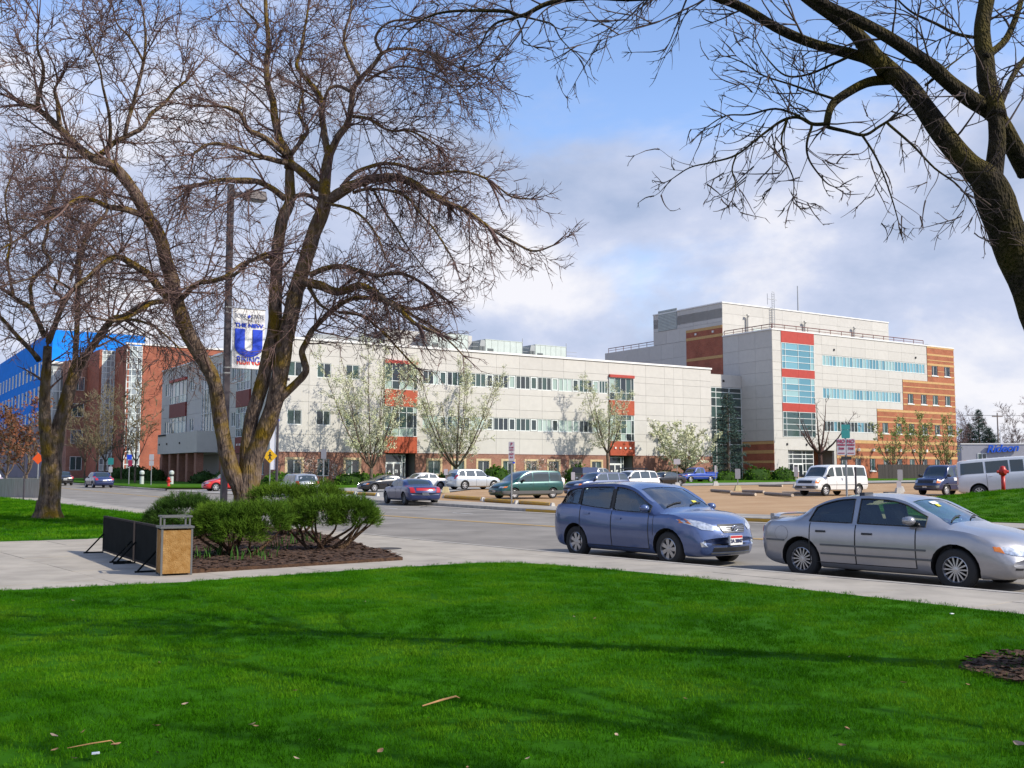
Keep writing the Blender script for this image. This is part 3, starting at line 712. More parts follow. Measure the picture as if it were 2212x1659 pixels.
# low planter wall and sign wall by the entrance
t=thing('sign_wall','low brick sign wall beside the science building entrance','sign wall',(*(Vector(B2O)-E2*6+E1*-2.2),0),TH)
box(t,'wall',m_brickr,-4.6,.2,0,.5,-.2,1.75); box(t,'cap',m_cop,-4.7,.3,-.06,.56,1.75,1.87)
tm=text_mesh('SCIENCE CENTER',.5,'letters',m_cop,.02); o=link('letters',tm,t,(-2.2,-.02,1.1),(math.pi/2,0,0))
t=thing('retaining_wall','long low pale concrete wall in front of the science building','wall',(*(Vector(B2O)-E2*8.6+E1*-9),0),TH)
box(t,'wall',m_conc_old,0,16,0,.3,-.2,1.05)
t=thing('screen_fence','dark board screen fence along the brick foot of the science building','fence',(*(Vector(B2O)-E2*9+E1*10.5),.3),TH)
m_fence=mat('dark_board',(.05,.042,.04),.9,objvar=.25)
fb=MB().box(.02,.17,0,.05,-.4,2.45).mesh('board',m_fence)
for i in range(150): link('board',fb,t,(i*.18,R.uniform(-.01,.01),R.uniform(-.02,.02)))
box(t,'rail',m_fence,0,27,.05,.12,.4,.5); box(t,'rail',m_fence,0,27,.05,.12,1.9,2.0)
# ---- brick and blue building on the left, beyond
CO=Vector((-22.82,100)); O0=CO+E2*66
def s0(u,dy=0.): return s_of(u,O0+E2*dy,E1)
b0=thing('brick_tower_building','red brick building with two glazed stair towers and bright blue metal top','building',(O0.x,O0.y,0),TH)
x1=s0(303.2); x0=s0(268.8); xe=x1+34
def zz0(u,v,s,dy=0.):
    p=O0+E2*dy+E1*s; r=ray(u,v); return CAMH+r[2]*p.y/r[1]
zt=zz0(303.2,745.5,x1)
T=Tfront()
mb=MB(); mb.box(x1,xe,0,30,1.9,zt); mb.build('brick_wall',m_brickr,b0); box(b0,'plinth',m_conc_old,x1-.05,xe,-.05,30,-1,1.9)
box(b0,'coping',m_cop,x0-.2,xe,-.15,.3,zt,zt+.25)
P_STAIR=[pane_mat('pane_stair',(.5,.56,.55),.1,.2),pane_mat('pane_stair_grey',(.36,.4,.42),.2,.15),pane_mat('pane_stair_dark',(.2,.24,.26),.2,.1)]
window(b0,T,x0,x1-.02,1.9,zt-.2,lin(x0,x1,3),lin(1.9,zt,20),mats=P_STAIR,name='stair_glazing',dep=-.05,fr=.12)
box(b0,'stair_core',m_back,x0+.1,x1,.3,28,-1,zt-.3)
# first step back
dy=7.5; xa=s0(250.1,dy) if False else x0
TSs=Tside(x0)
mb=MB(); mb.tbox(TSs,0,dy,-1,zt,-.4,0); mb.build('brick_wall',m_brickr,b0)
T2=Tfront(dy); xb=s0(215.7,dy)
window(b0,T2,xb,x0-.05,1.9,zt-.3,lin(xb,x0,3),lin(1.9,zt,20),mats=P_STAIR,name='stair_glazing',dep=-.05,fr=.12)
box(b0,'stair_core',m_back,xb+.1,x0,dy+.3,28,-1,zt-.4)
mb=MB(); mb.box(xb-.4,xb,dy,dy+9,-1,zt-.2); mb.build('brick_wall',m_brickr,b0)
dy2=dy+9; xc=xb-3.2
mb=MB(); mb.box(xc,xb-.4,dy2,30,-1,zt-1.2); mb.build('brick_wall',m_brick,b0)
for k in range(4):
    window(b0,Tfront(dy2-.15),xc+.6,xc+2.4,2+k*4.3,4.2+k*4.3,[xc+1.5],mats=[P_SHADE[1],P_SHADE[0]])
# blue metal wing running away to the left
dyb=3.0
bz=zz0(106,712,s0(106,24),24)
xbl=s0(106.3,24); xbr=s0(308,24)
mb=MB(); mb.box(xbl,xbr,24,46,-1,bz); mb.build('blue_wall',m_blue,b0)
m_ywin=mat('yellow_blind',(.7,.55,.08),.6)
for i,(u,m_) in enumerate(((178,m_lamp),(200,m_ywin),(208,m_ywin))):
    s=s0(u,24); box(b0,'small_window',m_,s-.5,s+.5,23.9,24.02,bz-5.6,bz-3.6)
m_purple=mat('grey_violet_wall',(.17,.15,.19),.7,var=.1,scale=.5)
TB=Tside(xbl,24)
tbx(b0,'grey_wall',m_purple,TB,0,66,-1,10.5,0,.1)
for k in range(1,5):
    for i in range(14):
        z=1.2+k*4.3; s=2+i*4.6
        window(b0,lambda a,b,d:TB(a,b,d+.12),s,s+1.7,z,z+2.6,[],mats=P_SHADE,fr=.14)
lw=MB(); lw.box(xbl,xbl+16,46,90,-1,bz-.1); lw.build('blue_wing',m_blue,b0)
s1_=s0(92,23); s2_=s0(152,23)
mb=MB(); mb.box(s1_,s2_,21.5,24,zt*.0+8.6,zt-1.5); mb.build('bay_wall',m_grey,b0)
window(b0,Tfront(21.45),s1_,s2_,9.2,zt-2.5,lin(s1_,s2_,4),[12,15],mats=P_STAIR[1:],name='bay_window',dep=.0,fr=.16); box(b0,'bay_roof',m_cop,s1_-.4,s2_+.4,21.1,24,zt-1.5,zt-1.1)
railing(b0,(xbl+1,26),(xbl+1,88),bz-.05,20,1.3)
# ---- low white shop on the far right
m_shop=mat('shop_wall',(.36,.36,.40),.8,var=.05,scale=.6)
m_sign=mat('sign_blue',(.01,.10,.60),.4)
sh=thing('white_shop','low plain white building behind the pale van with a blue script sign','building',(96.2,222,0),rad(-4))
MB().box(0,60,0,30,-.5,7.6).build('wall',m_shop,sh); box(sh,'coping',m_cop,-.1,60.1,-.12,.3,7.6,7.85)
window(sh,Tfront(),3.3,5.2,4.1,5.7,[4.25],mats=[P_DARK[1],P_DARK[2]],fr=.14,dep=.02)
sg=thing('shop_sign','blue script lettering sign on the white building','sign',(96.2+8.5,222-.9,6.5),rad(-4))
tm=text_mesh('Rideon',2.2,'letters',m_sign,.15,.05); o=link('letters',tm,sg,(0,-.1,.2),(math.pi/2,0,0)); o.scale=(1.05,1,1)
for v in tm.vertices: v.co.x+=v.co.y*.28; v.co.y+=v.co.x*.06
# ------------------------------------------------------------ trees
def bark_mat(name,c1,c2,moss,mossamt,scale=9,zs=.28):
    m=bpy.data.materials.new(name); m.use_nodes=True; nt=m.node_tree; N=nt.nodes.new; L=nt.links.new; b=nt.nodes['Principled BSDF']; b.inputs['Roughness'].default_value=.95; b.inputs['Specular IOR Level'].default_value=.2
    tc=N('ShaderNodeTexCoord'); mp=N('ShaderNodeMapping'); mp.inputs['Scale'].default_value=(1,1,zs); L(tc.outputs['Object'],mp.inputs[0])
    n=N('ShaderNodeTexNoise'); n.inputs['Scale'].default_value=scale; n.inputs['Detail'].default_value=8; n.inputs['Roughness'].default_value=.65; L(mp.outputs[0],n.inputs['Vector'])
    r=N('ShaderNodeValToRGB'); L(n.outputs['Fac'],r.inputs[0]); e=r.color_ramp.elements; e[0].position=.36; e[0].color=(*c1,1); e[1].position=.64; e[1].color=(*c2,1)
    n3=N('ShaderNodeTexNoise'); n3.inputs['Scale'].default_value=2.2; n3.inputs['Detail'].default_value=6; L(tc.outputs['Object'],n3.inputs['Vector'])
    g=N('ShaderNodeNewGeometry'); s=N('ShaderNodeSeparateXYZ'); L(g.outputs['Normal'],s.inputs[0])
    a=N('ShaderNodeMath'); a.operation='MULTIPLY_ADD'; L(s.outputs[2],a.inputs[0]); a.inputs[1].default_value=.16; L(n3.outputs['Fac'],a.inputs[2])
    mr=N('ShaderNodeMapRange'); L(a.outputs[0],mr.inputs[0]); mr.inputs[1].default_value=.46; mr.inputs[2].default_value=.66; mr.inputs[3].default_value=0; mr.inputs[4].default_value=mossamt
    mx=N('ShaderNodeMix'); mx.data_type='RGBA'; L(mr.outputs[0],mx.inputs[0]); L(r.outputs[0],mx.inputs[6]); mx.inputs[7].default_value=(*moss,1); L(mx.outputs[2],b.inputs['Base Color'])
    v=N('ShaderNodeTexVoronoi'); v.inputs['Scale'].default_value=scale*2.4; L(mp.outputs[0],v.inputs['Vector'])
    ad=N('ShaderNodeMath'); L(v.outputs['Distance'],ad.inputs[0]); L(n.outputs['Fac'],ad.inputs[1])
    bp=N('ShaderNodeBump'); bp.inputs['Strength'].default_value=.9; bp.inputs['Distance'].default_value=.04; L(ad.outputs[0],bp.inputs['Height']); L(bp.outputs[0],b.inputs['Normal'])
    MATS[name]=m; return m
m_barkA=bark_mat('bark_grey',(.045,.03,.024),(.22,.16,.12),(.15,.095,.006),.95)
m_barkC=bark_mat('bark_dark',(.010,.008,.005),(.055,.042,.028),(.085,.066,.008),.9,26,.5)
m_twigA=mat('twig_purple',(.10,.062,.058),.9,spec=.1,col2=(.19,.125,.11),scale=1.5)
m_twigC=mat('twig_dark',(.045,.03,.028),.9,col2=(.085,.055,.05),scale=2)
class Tree:
    def __init__(s,seed): s.rr=random.Random(seed); s.trunk=MB(); s.crown=MB(); s.n=0
    def rvec(s):
        while True:
            v=Vector((s.rr.uniform(-1,1),s.rr.uniform(-1,1),s.rr.uniform(-1,1)))
            if .05<v.length<1: return v.normalized()
def smooth3(pts,rr,k=5):
    """Catmull-Rom through points with radii"""
    P=[Vector(p) for p in pts]; out=[];ro=[]
    for i in range(len(P)-1):
        p0=P[max(i-1,0)];p1=P[i];p2=P[i+1];p3=P[min(i+2,len(P)-1)]
        for j in range(k):
            t=j/k; q=.5*((2*p1)+(p2-p0)*t+(2*p0-5*p1+4*p2-p3)*t*t+(3*p1-p0-3*p2+p3)*t**3); out.append(q); ro.append(rr[i]+(rr[i+1]-rr[i])*t)
    out.append(P[-1]); ro.append(rr[-1]); return out,ro
def limb(t,pts,rr,wob=.02,k=5,n=10,into=None):
    p,r=smooth3(pts,rr,k)
    q=[]
    for i,a in enumerate(p):
        f=noise.noise_vector(a*1.3)*wob+noise.noise_vector(a*4.1)*wob*.35
        q.append(a+f if 0<i else a); r[i]*=1+.10*noise.noise(a*3.3)
    (into or t.trunk).tube(q,r,n); return q,r
def spray(t,p,d,L,r,lev,cfg):
    """one branch and, by recursion, its twigs"""
    rr=t.rr; c=cfg[lev]; n=c['seg']; pts=[p.copy()]; d=d.normalized(); q=p.copy(); st=L/n
    droop=c['droop']; bend=t.rvec()*c['bend']
    for i in range(n):
        f=i/n
        d=(d+bend/n+t.rvec()*c['wob']+Vector((0,0,droop*(1-1.5*f)+c['up']*f))/n).normalized(); q=q+d*st; pts.append(q.copy())
    rad_=[r*(1-.88*i/n)+.0012 for i in range(n+1)]
    t.crown.tube(pts,rad_,c['sides'],cap=False); t.n+=1
    if lev+1<len(cfg):
        c2=cfg[lev+1]; k=max(1,int(L*c2['per']*rr.uniform(.75,1.25)))
        for i in range(k):
            f=rr.uniform(.12,1) if lev else rr.uniform(.18,1); x=f*n; j=min(int(x),n-1); pp=pts[j].lerp(pts[j+1],x-j); tan=(pts[j+1]-pts[j]).normalized()
            side=t.rvec(); side=(side-tan*side.dot(tan)).normalized()
            dd=tan*c2['fwd']+side*rr.uniform(.5,1)
            spray(t,pp,dd,c2['len']*rr.uniform(.5,1.3)*(1-.35*f)*min(1.15,.25+.75*L/c['len']),max(c2['r']*rr.uniform(.75,1.2),.002),lev+1,cfg)
def dress(t,q,r,per,cfg,lens=(1.2,3.2),start=.15,bias=Vector((0,0,0)),rscale=.36,lo=0):
    per*=cfg[0].get('mul',1)
    """branches along a limb"""
    rr=t.rr; L=[0]
    for a,b in zip(q,q[1:]): L.append(L[-1]+(b-a).length)
    n=max(1,int(L[-1]*per))
    for i in range(n):
        s=rr.uniform(start,1.0)*L[-1]; j=0
        while j<len(L)-2 and L[j+1]<s: j+=1
        f=(s-L[j])/max(1e-6,L[j+1]-L[j]); p=q[j].lerp(q[j+1],f); tan=(q[j+1]-q[j]).normalized(); side=t.rvec(); side=(side-tan*side.dot(tan)).normalized()
        rl=r[j]; d=tan*rr.uniform(.3,1.0)+side*.9+bias
        spray(t,p,d,rr.uniform(*lens)*(1-.3*s/L[-1]),min(rl*rscale,cfg[0].get('rmax',.05))*rr.uniform(.6,1.1),lo,cfg)
    # the tip goes on
    d=(q[-1]-q[-2]).normalized()
    for _ in range(3): spray(t,q[-1],d+t.rvec()*.5,rr.uniform(*lens)*cfg[0].get('tip',.6),min(r[-1],cfg[0].get('rmax',.04)),lo,cfg)
CFG=[dict(mul=2.35,seg=7,sides=5,droop=.35,up=-.25,wob=.11,bend=.5,per=0,len=2,r=.02,fwd=.6),
     dict(seg=6,sides=4,droop=-.15,up=.25,wob=.13,bend=.7,per=4.7,len=1.2,r=.0115,fwd=.75),
     dict(seg=3,sides=3,droop=-.1,up=.5,wob=.16,bend=.7,per=6.6,len=.5,r=.0078,fwd=.85)]
def px(x0,y0,s): return lambda x,y:((x0+x/s)*2212/2560,(y0+y/s)*2212/2560)
cA1=px(0,0,3.072);cA2=px(0,400,3.072);cA3=px(360,0,3.072);cA4=px(440,400,3.072);cA6=px(800,400,3.568);cA5=px(800,0,2.633);cB1=px(0,700,2.764);cC=px(1600,0,2.074);cD=lambda x,y:(x,y)
def traced(t,Y0,c,pts,w0,w1,dy0=0.,dy1=0.,wob=.03,per=1.7,lens=(1.2,3.2),start=.15,bias=Vector((0,0,0)),cfg=CFG,n=8):
    """limb whose bearing was read off the photograph at distance Y0 (+dy along it); widths in photo pixels (2560 wide)"""
    P=[];RR=[];m=len(pts)
    for i,(x,y) in enumerate(pts):
        f=i/(m-1); Y=Y0+dy0+(dy1-dy0)*f; u,v=c(x,y); P.append(at(u,v,Y)); RR.append((w0+(w1-w0)*f)/2/(FOC*2560/2212)*Y*t.__dict__.get('thin',.92))
    q,r=limb(t,P,RR,wob,n=n)
    if per: dress(t,q,r,per,cfg,lens,start,bias)
    return q,r
def finish(t,name,label,base,mt,mk,group=None):
    th=thing(name,label,'tree',base,0,group)
    for mb,nm,m in ((t.trunk,'trunk',mt),(t.crown,'crown',mk)):
        b=Vector(base); mb.v=[(x-b.x,y-b.y,z-b.z) for x,y,z in mb.v]; mb.build(nm,m,th,smooth=True)
    return th
def flare(t,p,r,h=.5,n=14):
    p=Vector(p); prof=[(r*1.55,-.15),(r*1.3,.08),(r*1.1,.3*h+.1),(r,h+.1)]; b=len(t.trunk.v)
    for q,z in prof:
        for j in range(n):
            a=6.2832*j/n; f=1+.13*math.sin(a*4+1)*(1-z/(h+.1)); t.trunk.v.append((p.x+q*f*math.cos(a),p.y+q*f*math.sin(a),p.z+z))
    for i in range(3):
        for j in range(n): jj=(j+1)%n; t.trunk.f.append((b+i*n+j,b+i*n+jj,b+(i+1)*n+jj,b+(i+1)*n+j)); t.trunk.m.append(0)
# --- tree A: the big one in the planting bed
YA=28.8; A=Tree(11); BR=Vector((.35,0,-.15)); BL=Vector((-.3,0,.1))
baseA=Vector((X(532,YA),YA,.17))
flare(A,baseA,.35,.5)
def stem(t,Y,base_pts,base_r,pts,w,dy0=0,dy1=0,per=0,n=14,wob=.02,start=.5,lens=(.8,2),cfg=CFG):
    """trunk and its leading stem as one tube; pts are photograph bearings, w their widths"""
    P=list(base_pts);RR=list(base_r);m=len(pts)
    for i,(u,v) in enumerate(pts):
        Y_=Y+dy0+(dy1-dy0)*i/(m-1); P.append(at(u,v,Y_)); RR.append(w[i]/2/(FOC*2560/2212)*Y_*t.__dict__.get('thin',.92))
    q,r=limb(t,P,RR,wob,n=n)
    if per: dress(t,q,r,per,cfg,lens,start)
    return q,r
stem(A,YA,[baseA+Vector((0,0,.1)),at(530,1100,YA)],[.35,.34],[(533,1070),(541,1025),(552,978),(574,925),(593,868),(605,807),(619,725),(631,669),(643,614),(655,580),(668,540),(680,500),(694,464),(701,430),(698,400)],[64,58,50,46,46,46,44,43,42,41,40,40,40,38,34],0,.2,.5)
stem(A,YA,[],[],[(534,1085),(519,1050),(498,1010),(483,945),(468,850),(456,807),(432,765),(408,725),(390,675),(380,645)],[50,48,44,40,38,38,38,40,40,42],0,-.8,.3,12)
traced(A,YA,cA2,[(1340,1070),(1310,900),(1280,780),(1230,600),(1130,430),(1050,280),(940,120),(850,20)],42,30,-.8,-2.2,.03,.9,(1,2.4),.1)
traced(A,YA,cA1,[(850,1260),(700,1210),(560,1100),(470,1000),(370,900),(280,830),(180,800)],28,12,-2.2,-3.2,.03,1.9,bias=BL)
traced(A,YA,cA1,[(460,960),(450,870),(440,790),(420,700),(440,640)],14,6,-2.8,-3.4,.03,2,bias=BL)
traced(A,YA,cA1,[(300,840),(290,770),(320,620),(325,480),(290,350),(300,180)],14,5,-3.0,-4.5,.04,2,bias=BL)
traced(A,YA,cA1,[(720,1215),(790,1170),(860,1100),(960,1050),(1080,990),(1150,890),(1270,790),(1340,690),(1420,630)],18,6,-2.2,-1.0,.03,2)
traced(A,YA,cA1,[(960,1040),(1010,850),(1060,650),(1100,470),(1120,300),(1110,150),(1090,40)],13,5,-2.0,-2.6,.03,2.1)
traced(A,YA,cA1,[(1100,470),(1050,380),(980,270),(900,180),(870,60)],8,4,-2.3,-3.0,.03,2)
traced(A,YA,cA1,[(840,1130),(850,980),(830,830),(790,680),(770,520),(700,350)],11,4,-2.2,-4.5,.03,2)
traced(A,YA,cA2,[(1090,420),(950,380),(830,360),(740,310),(640,290),(520,340)],20,7,-1.6,-3.6,.03,2,bias=BL)
traced(A,YA,cA2,[(1300,1060),(1230,990),(1130,870),(1000,790),(905,745),(800,790),(680,900),(560,990)],26,10,-.8,-2.4,.03,1.7,bias=BL)
traced(A,YA,cA2,[(1360,1080),(1180,1100),(1000,1200),(860,1240),(700,1200)],15,5,-.8,-3.0,.03,1.8,bias=BL)
traced(A,YA,cA2,[(1380,1080),(1500,960),(1640,930),(1800,880),(1920,780),(2050,720)],16,7,-.8,-2.5,.03,2.0)
# middle and right stems
stem(A,YA,[],[],[(534,1080),(533,1020),(535,960),(545,900),(560,850),(571,807),(583,754),(592,711),(595,669),(597,627),(598,565),(602,520),(611,472),(625,438),(627,402),(626,368)],[46,42,40,38,38,38,37,37,36,34,33,32,31,30,27,25],0,.6,.4,12)
traced(A,YA,cA3,[(1110,1290),(1110,1200),(1040,1050),(1005,900),(990,780),(950,650),(940,480),(955,350),(945,200),(930,0),(925,-150)],26,9,.6,2.0,.03,1.8,bias=Vector((-.1,.2,.1)))
traced(A,YA,cA3,[(1100,1250),(950,1215),(850,1190),(720,1140),(600,1110),(480,1110),(380,1180)],17,6,.3,-1.4,.03,2.1,bias=BL)
traced(A,YA,cA3,[(1090,1190),(930,1060),(800,995),(730,860),(600,820),(400,810),(230,790)],17,4,.5,-1,.03,2,bias=BL)
traced(A,YA,cA3,[(1130,1190),(1230,1050),(1255,1000),(1200,900),(1185,830),(1220,700),(1150,560)],14,5,.6,2.6,.03,2.2)
traced(A,YA,cA3,[(850,250),(870,180),(760,60),(700,-30)],9,4,1.8,2.4,.03,2.2,bias=BL)
traced(A,YA,cA4,[(840,300),(750,230),(620,165),(480,150),(350,150),(220,180),(100,200),(60,290)],19,6,.5,-1.2,.03,2.2,bias=Vector((-.2,0,-.35)))
traced(A,YA,cA4,[(1100,300),(980,265),(900,285)],12,12,.3,.5,.02,0)
traced(A,YA,cA3,[(1385,1440),(1400,1320),(1420,1190)],34,28,.2,.4,.02,.5,(1,2))
traced(A,YA,cA3,[(1420,1200),(1385,1050),(1370,900),(1355,750),(1260,620),(1170,510),(1200,400),(1230,250),(1260,80)],20,6,.4,2.2,.03,2.0)
traced(A,YA,cA3,[(1425,1190),(1480,1060),(1560,950),(1590,830),(1605,690),(1660,600),(1760,500),(1830,410),(1950,370),(2200,410),(2420,520)],22,5,.4,-.6,.03,1.9,bias=BR)
traced(A,YA,cA3,[(1650,600),(1600,480),(1550,390),(1540,280),(1580,100),(1600,-60)],12,5,.2,1.2,.03,2.0,bias=Vector((.15,0,.2)))
traced(A,YA,cA3,[(1830,410),(1780,310),(1830,210),(1950,155),(2200,170),(2400,260)],9,4,-.2,-1,.03,2.0,bias=BR)
traced(A,YA,cA3,[(1590,700),(1500,660),(1420,690),(1390,780)],11,8,.3,.4,.02,1.5)
traced(A,YA,cA3,[(1590,890),(1730,910),(1880,1000),(2060,1010),(2250,1120)],11,4,.3,-1.0,.03,2.3,bias=BR)
traced(A,YA,cA3,[(1700,620),(1850,540),(2000,510),(2200,560),(2400,690)],9,3,.2,-1.4,.03,2.2,bias=BR)
traced(A,YA,cA3,[(1345,1445),(1230,1330),(1115,1245)],27,22,.2,.5,.02,.5)
traced(A,YA,cA4,[(1180,300),(1280,240),(1400,175),(1520,142),(1700,135),(1830,185),(1960,260),(2080,335)],32,18,.2,-1.2,.03,2.0,lens=(.6,1.4),bias=BR)
traced(A,YA,cA6,[(950,300),(1150,390),(1300,450),(1500,600),(1700,720),(1900,810),(2080,760)],15,4,-1.2,-2.4,.03,2.3,lens=(.6,1.4),bias=Vector((.3,0,-.35)))
traced(A,YA,cA6,[(190,245),(300,130),(450,60),(600,30),(800,70),(1000,130),(1250,100),(1500,180),(1700,320),(1880,350)],13,4,.1,-1.6,.03,2.2,lens=(.6,1.4),bias=BR)
traced(A,YA,cA6,[(300,290),(400,260),(560,260),(760,320),(900,480),(1060,680),(1200,900)],10,4,.1,-2,.03,2.2,lens=(.6,1.4),bias=Vector((.2,0,-.5)))
traced(A,YA,cA6,[(20,380),(150,405),(300,460),(420,560),(520,700),(600,900)],10,4,.1,-1.5,.03,2.2,lens=(.6,1.4),bias=Vector((.15,0,-.6)))
traced(A,YA,cA6,[(480,260),(560,420),(680,600),(800,800),(960,1000)],8,3,0,-1.2,.03,2.2,lens=(.6,1.4),bias=Vector((.15,0,-.5)))
traced(A,YA,cA4,[(1030,880),(1150,830),(1280,820),(1420,850),(1550,890),(1720,870),(1900,950),(2080,1080)],18,6,0,-1.2,.03,2.0,lens=(.6,1.4),bias=BR)
traced(A,YA,cA4,[(1420,860),(1480,920),(1520,960)],10,6,-.4,-.6,.03,2)
traced(A,YA,cA4,[(960,930),(1100,960),(1250,1015),(1400,960),(1500,1000),(1600,1070),(1720,1150),(1850,1260),(2000,1330)],27,8,0,-1.8,.03,1.1,lens=(.6,1.4),bias=Vector((.3,0,-.2)))
traced(A,YA,cD,[(605,862),(635,832),(653,814),(661,799),(656,777),(652,759),(662,738),(676,712),(717,672),(754,647),(802,644),(836,649),(885,668)],24,9,0,.6,.02,2.4,bias=Vector((.2,0,-.2)),start=.3)
traced(A,YA,cA4,[(1250,1170),(1400,1190),(1560,1290),(1700,1450),(1850,1600)],9,4,.4,-.6,.03,2.2,lens=(.6,1.4),bias=Vector((.2,0,-.3)))
traced(A,YA,cA4,[(1500,1060),(1650,1100),(1800,1180),(2000,1300),(2200,1500)],11,4,.4,-1,.03,1.3,lens=(.6,1.4),bias=Vector((.3,0,-.2)))
traced(A,YA,cA4,[(780,720),(640,760),(520,790),(400,880),(250,930),(60,990)],13,5,.3,-1.5,.03,2.2,bias=BL)
traced(A,YA,cA4,[(1020,980),(1100,1100),(1180,1160)],12,6,0,-.5,.03,1.5)
CFGH=[dict(CFG[0],seg=9,droop=-2.3,up=1.0,bend=.35,mul=1.0,tip=.4,len=2.0),dict(CFG[1],len=.75,per=3.8,droop=-.3),CFG[2]]
for Y0,c,pts,d0,d1,per in ((YA,cA4,[(1190,290),(1280,240),(1400,175),(1520,142),(1700,135),(1830,185),(1960,260),(2080,335)],.2,-1.2,3.4),
  (YA,cA6,[(950,300),(1150,390),(1300,450),(1500,600)],-1.2,-1.9,3.4),(YA,cA6,[(190,245),(300,130),(450,60),(600,30),(800,70),(1000,130),(1250,100),(1500,180)],.1,-1.4,2.6),
  (YA,cA6,[(300,290),(400,260),(560,260),(760,320)],.1,-.9,3.2),(YA,cA4,[(1030,880),(1150,830),(1280,820),(1420,850),(1550,890),(1720,870),(1900,950)],0,-1.0,2.2),
  (YA,cA4,[(1250,1015),(1400,960),(1500,1000),(1600,1070),(1720,1150),(1850,1260)],-.4,-1.6,2.2),(YA,cA3,[(1590,890),(1730,910),(1880,1000),(2060,1010),(2250,1120)],.3,-1.0,2.6),
  (YA,cA3,[(1830,410),(1950,370),(2200,410)],-.2,-.6,2.4),(YA,cA4,[(620,165),(480,150),(350,150),(220,180),(100,200)],.2,-1.0,2.4)):
    P=[at(*c(x,y),Y0+d0+(d1-d0)*i/(len(pts)-1)) for i,(x,y) in enumerate(pts)]; q,r=smooth3(P,[.05]*len(P),4); dress(A,q,r,per*1.25,CFGH,(1.5,3.1),.05,Vector((.1,0,-.55)),rscale=.42)
finish(A,'tree','bare tree with three mossy stems in the shrub bed beside the banner pole',tuple(baseA),m_barkA,m_twigA,'bare street trees')
# --- tree B on the lawn at the left
YB=34.6; B=Tree(23); baseB=Vector((X(107,YB),YB,.16)); flare(B,baseB,.36,.5)
pB=[cB1(x,y) for x,y in ((355,1350),(362,1210),(395,1060),(430,940),(465,810),(495,700),(530,600),(560,540))]
stem(B,YB,[baseB+Vector((0,0,.1)),at(109,1060,YB)],[.36,.335],pB,[52,50,42,38,36,34,32,30],0,.5,.4)
traced(B,YB,cA2,[(575,1650),(585,1400),(600,1100),(605,900),(615,720),(690,560),(760,470),(820,390),(800,250)],17,8,.5,1.5,.03,1.9)
traced(B,YB,cA2,[(590,1620),(700,1450),(850,1240),(950,1205),(1100,1110),(1300,1080),(1450,1010)],24,9,.5,-1.2,.03,1.9)
traced(B,YB,cA2,[(860,1240),(1000,1230),(1150,1260),(1280,1350),(1400,1480)],9,4,0,-1.4,.03,2,bias=Vector((.2,0,-.3)))
traced(B,YB,cB1,[(345,1290),(328,1170),(312,1020),(308,880),(315,700),(325,560),(330,460)],38,22,0,-.6,.02,.4,(1,2),.4,n=12)
traced(B,YB,cA2,[(370,1400),(440,1220),(520,1040),(600,970),(680,900),(790,800),(900,740)],17,9,-.6,-2,.03,1.8)
traced(B,YB,cA2,[(340,1350),(300,1250),(230,1130),(120,1060),(0,980),(-120,900)],17,6,-.6,-2.5,.03,1.8,bias=BL)
traced(B,YB,cA2,[(300,1540),(250,1480),(130,1350),(20,1220),(-100,1100)],17,6,-.3,-1.8,.03,1.8,bias=BL)
traced(B,YB,cA2,[(260,1180),(240,1050),(235,960),(300,860),(390,780),(330,680),(360,560),(380,450),(500,360),(650,300)],12,7,-.6,.8,.03,2)
traced(B,YB,cA2,[(540,990),(440,930),(330,880),(200,920),(60,960)],8,4,-1.2,-3,.03,2,bias=BL)
traced(B,YB,cA2,[(380,440),(250,530),(120,620),(0,700)],10,5,.5,-1.2,.03,2,bias=BL)
traced(B,YB,cA2,[(700,540),(620,480),(470,420),(330,470),(150,450),(-50,500)],9,4,.9,-.8,.03,2.1,bias=BL)
traced(B,YB,cA2,[(500,1080),(420,1000),(450,920)],9,5,-1,-1.5,.03,2)
traced(B,YB,cA2,[(540,920),(590,780),(600,640),(560,480),(500,300)],9,4,.6,2.5,.03,2.1)
traced(B,YB,cA2,[(350,450),(420,250),(500,80),(520,-120)],9,4,.8,1.8,.03,2.1)
traced(B,YB,cA2,[(100,1050),(60,800),(80,600),(40,300),(100,100)],9,4,-1.5,.5,.03,2.1)
finish(B,'tree','bare tree forking low on the lawn, leftmost whole trunk',tuple(baseB),m_barkA,m_twigA,'bare street trees')
# --- tree C, close on the right, trunk leaning in over the frame edge
CFGC=[dict(CFG[0],seg=9,wob=.13,mul=2.9,rmax=.009,len=.6,tip=.4),dict(CFG[1],len=.5,r=.005,per=6.0),dict(CFG[2],len=.2,r=.0029,per=9.5),dict(CFG[2],seg=2,len=.075,r=.0021,per=6)]
YC=8.05; C_=Tree(5); C_.thin=.80; baseC=Vector((MC.x,MC.y,.17)); flare(C_,baseC,.24,.4)
def tc_(pts,w0,w1,d0,d1,per=2.2,lens=(.3,.8),start=.15,bias=Vector((0,0,0)),n=10): return traced(C_,7.7,cC,pts,w0,w1,d0,d1,.012,per,lens,start,bias,CFGC,n)
lc=[cC(x,y) for x,y in ((1700,850),(1560,680),(1420,480),(1310,375),(1200,270),(1130,190))]
stem(C_,7.7,[baseC+Vector((0,0,.1)),Vector((4.5,8.0,1.0)),at(2280,780,7.9),at(2230,650,7.85),at(2185,533,7.8),at(2154,440,7.75)],[.21,.19,.155,.13,.127,.133],[(2131,388)]+lc,[96,76,66,62,58,50,40],0,.3,.35,16,.012,.55,(.5,1.1),CFGC)
tc_([(1260,350),(1180,300),(1100,275),(900,225),(700,140),(540,45),(420,-8),(300,-45),(150,-40)],36,26,.25,.7,1.1,(.5,1.2))
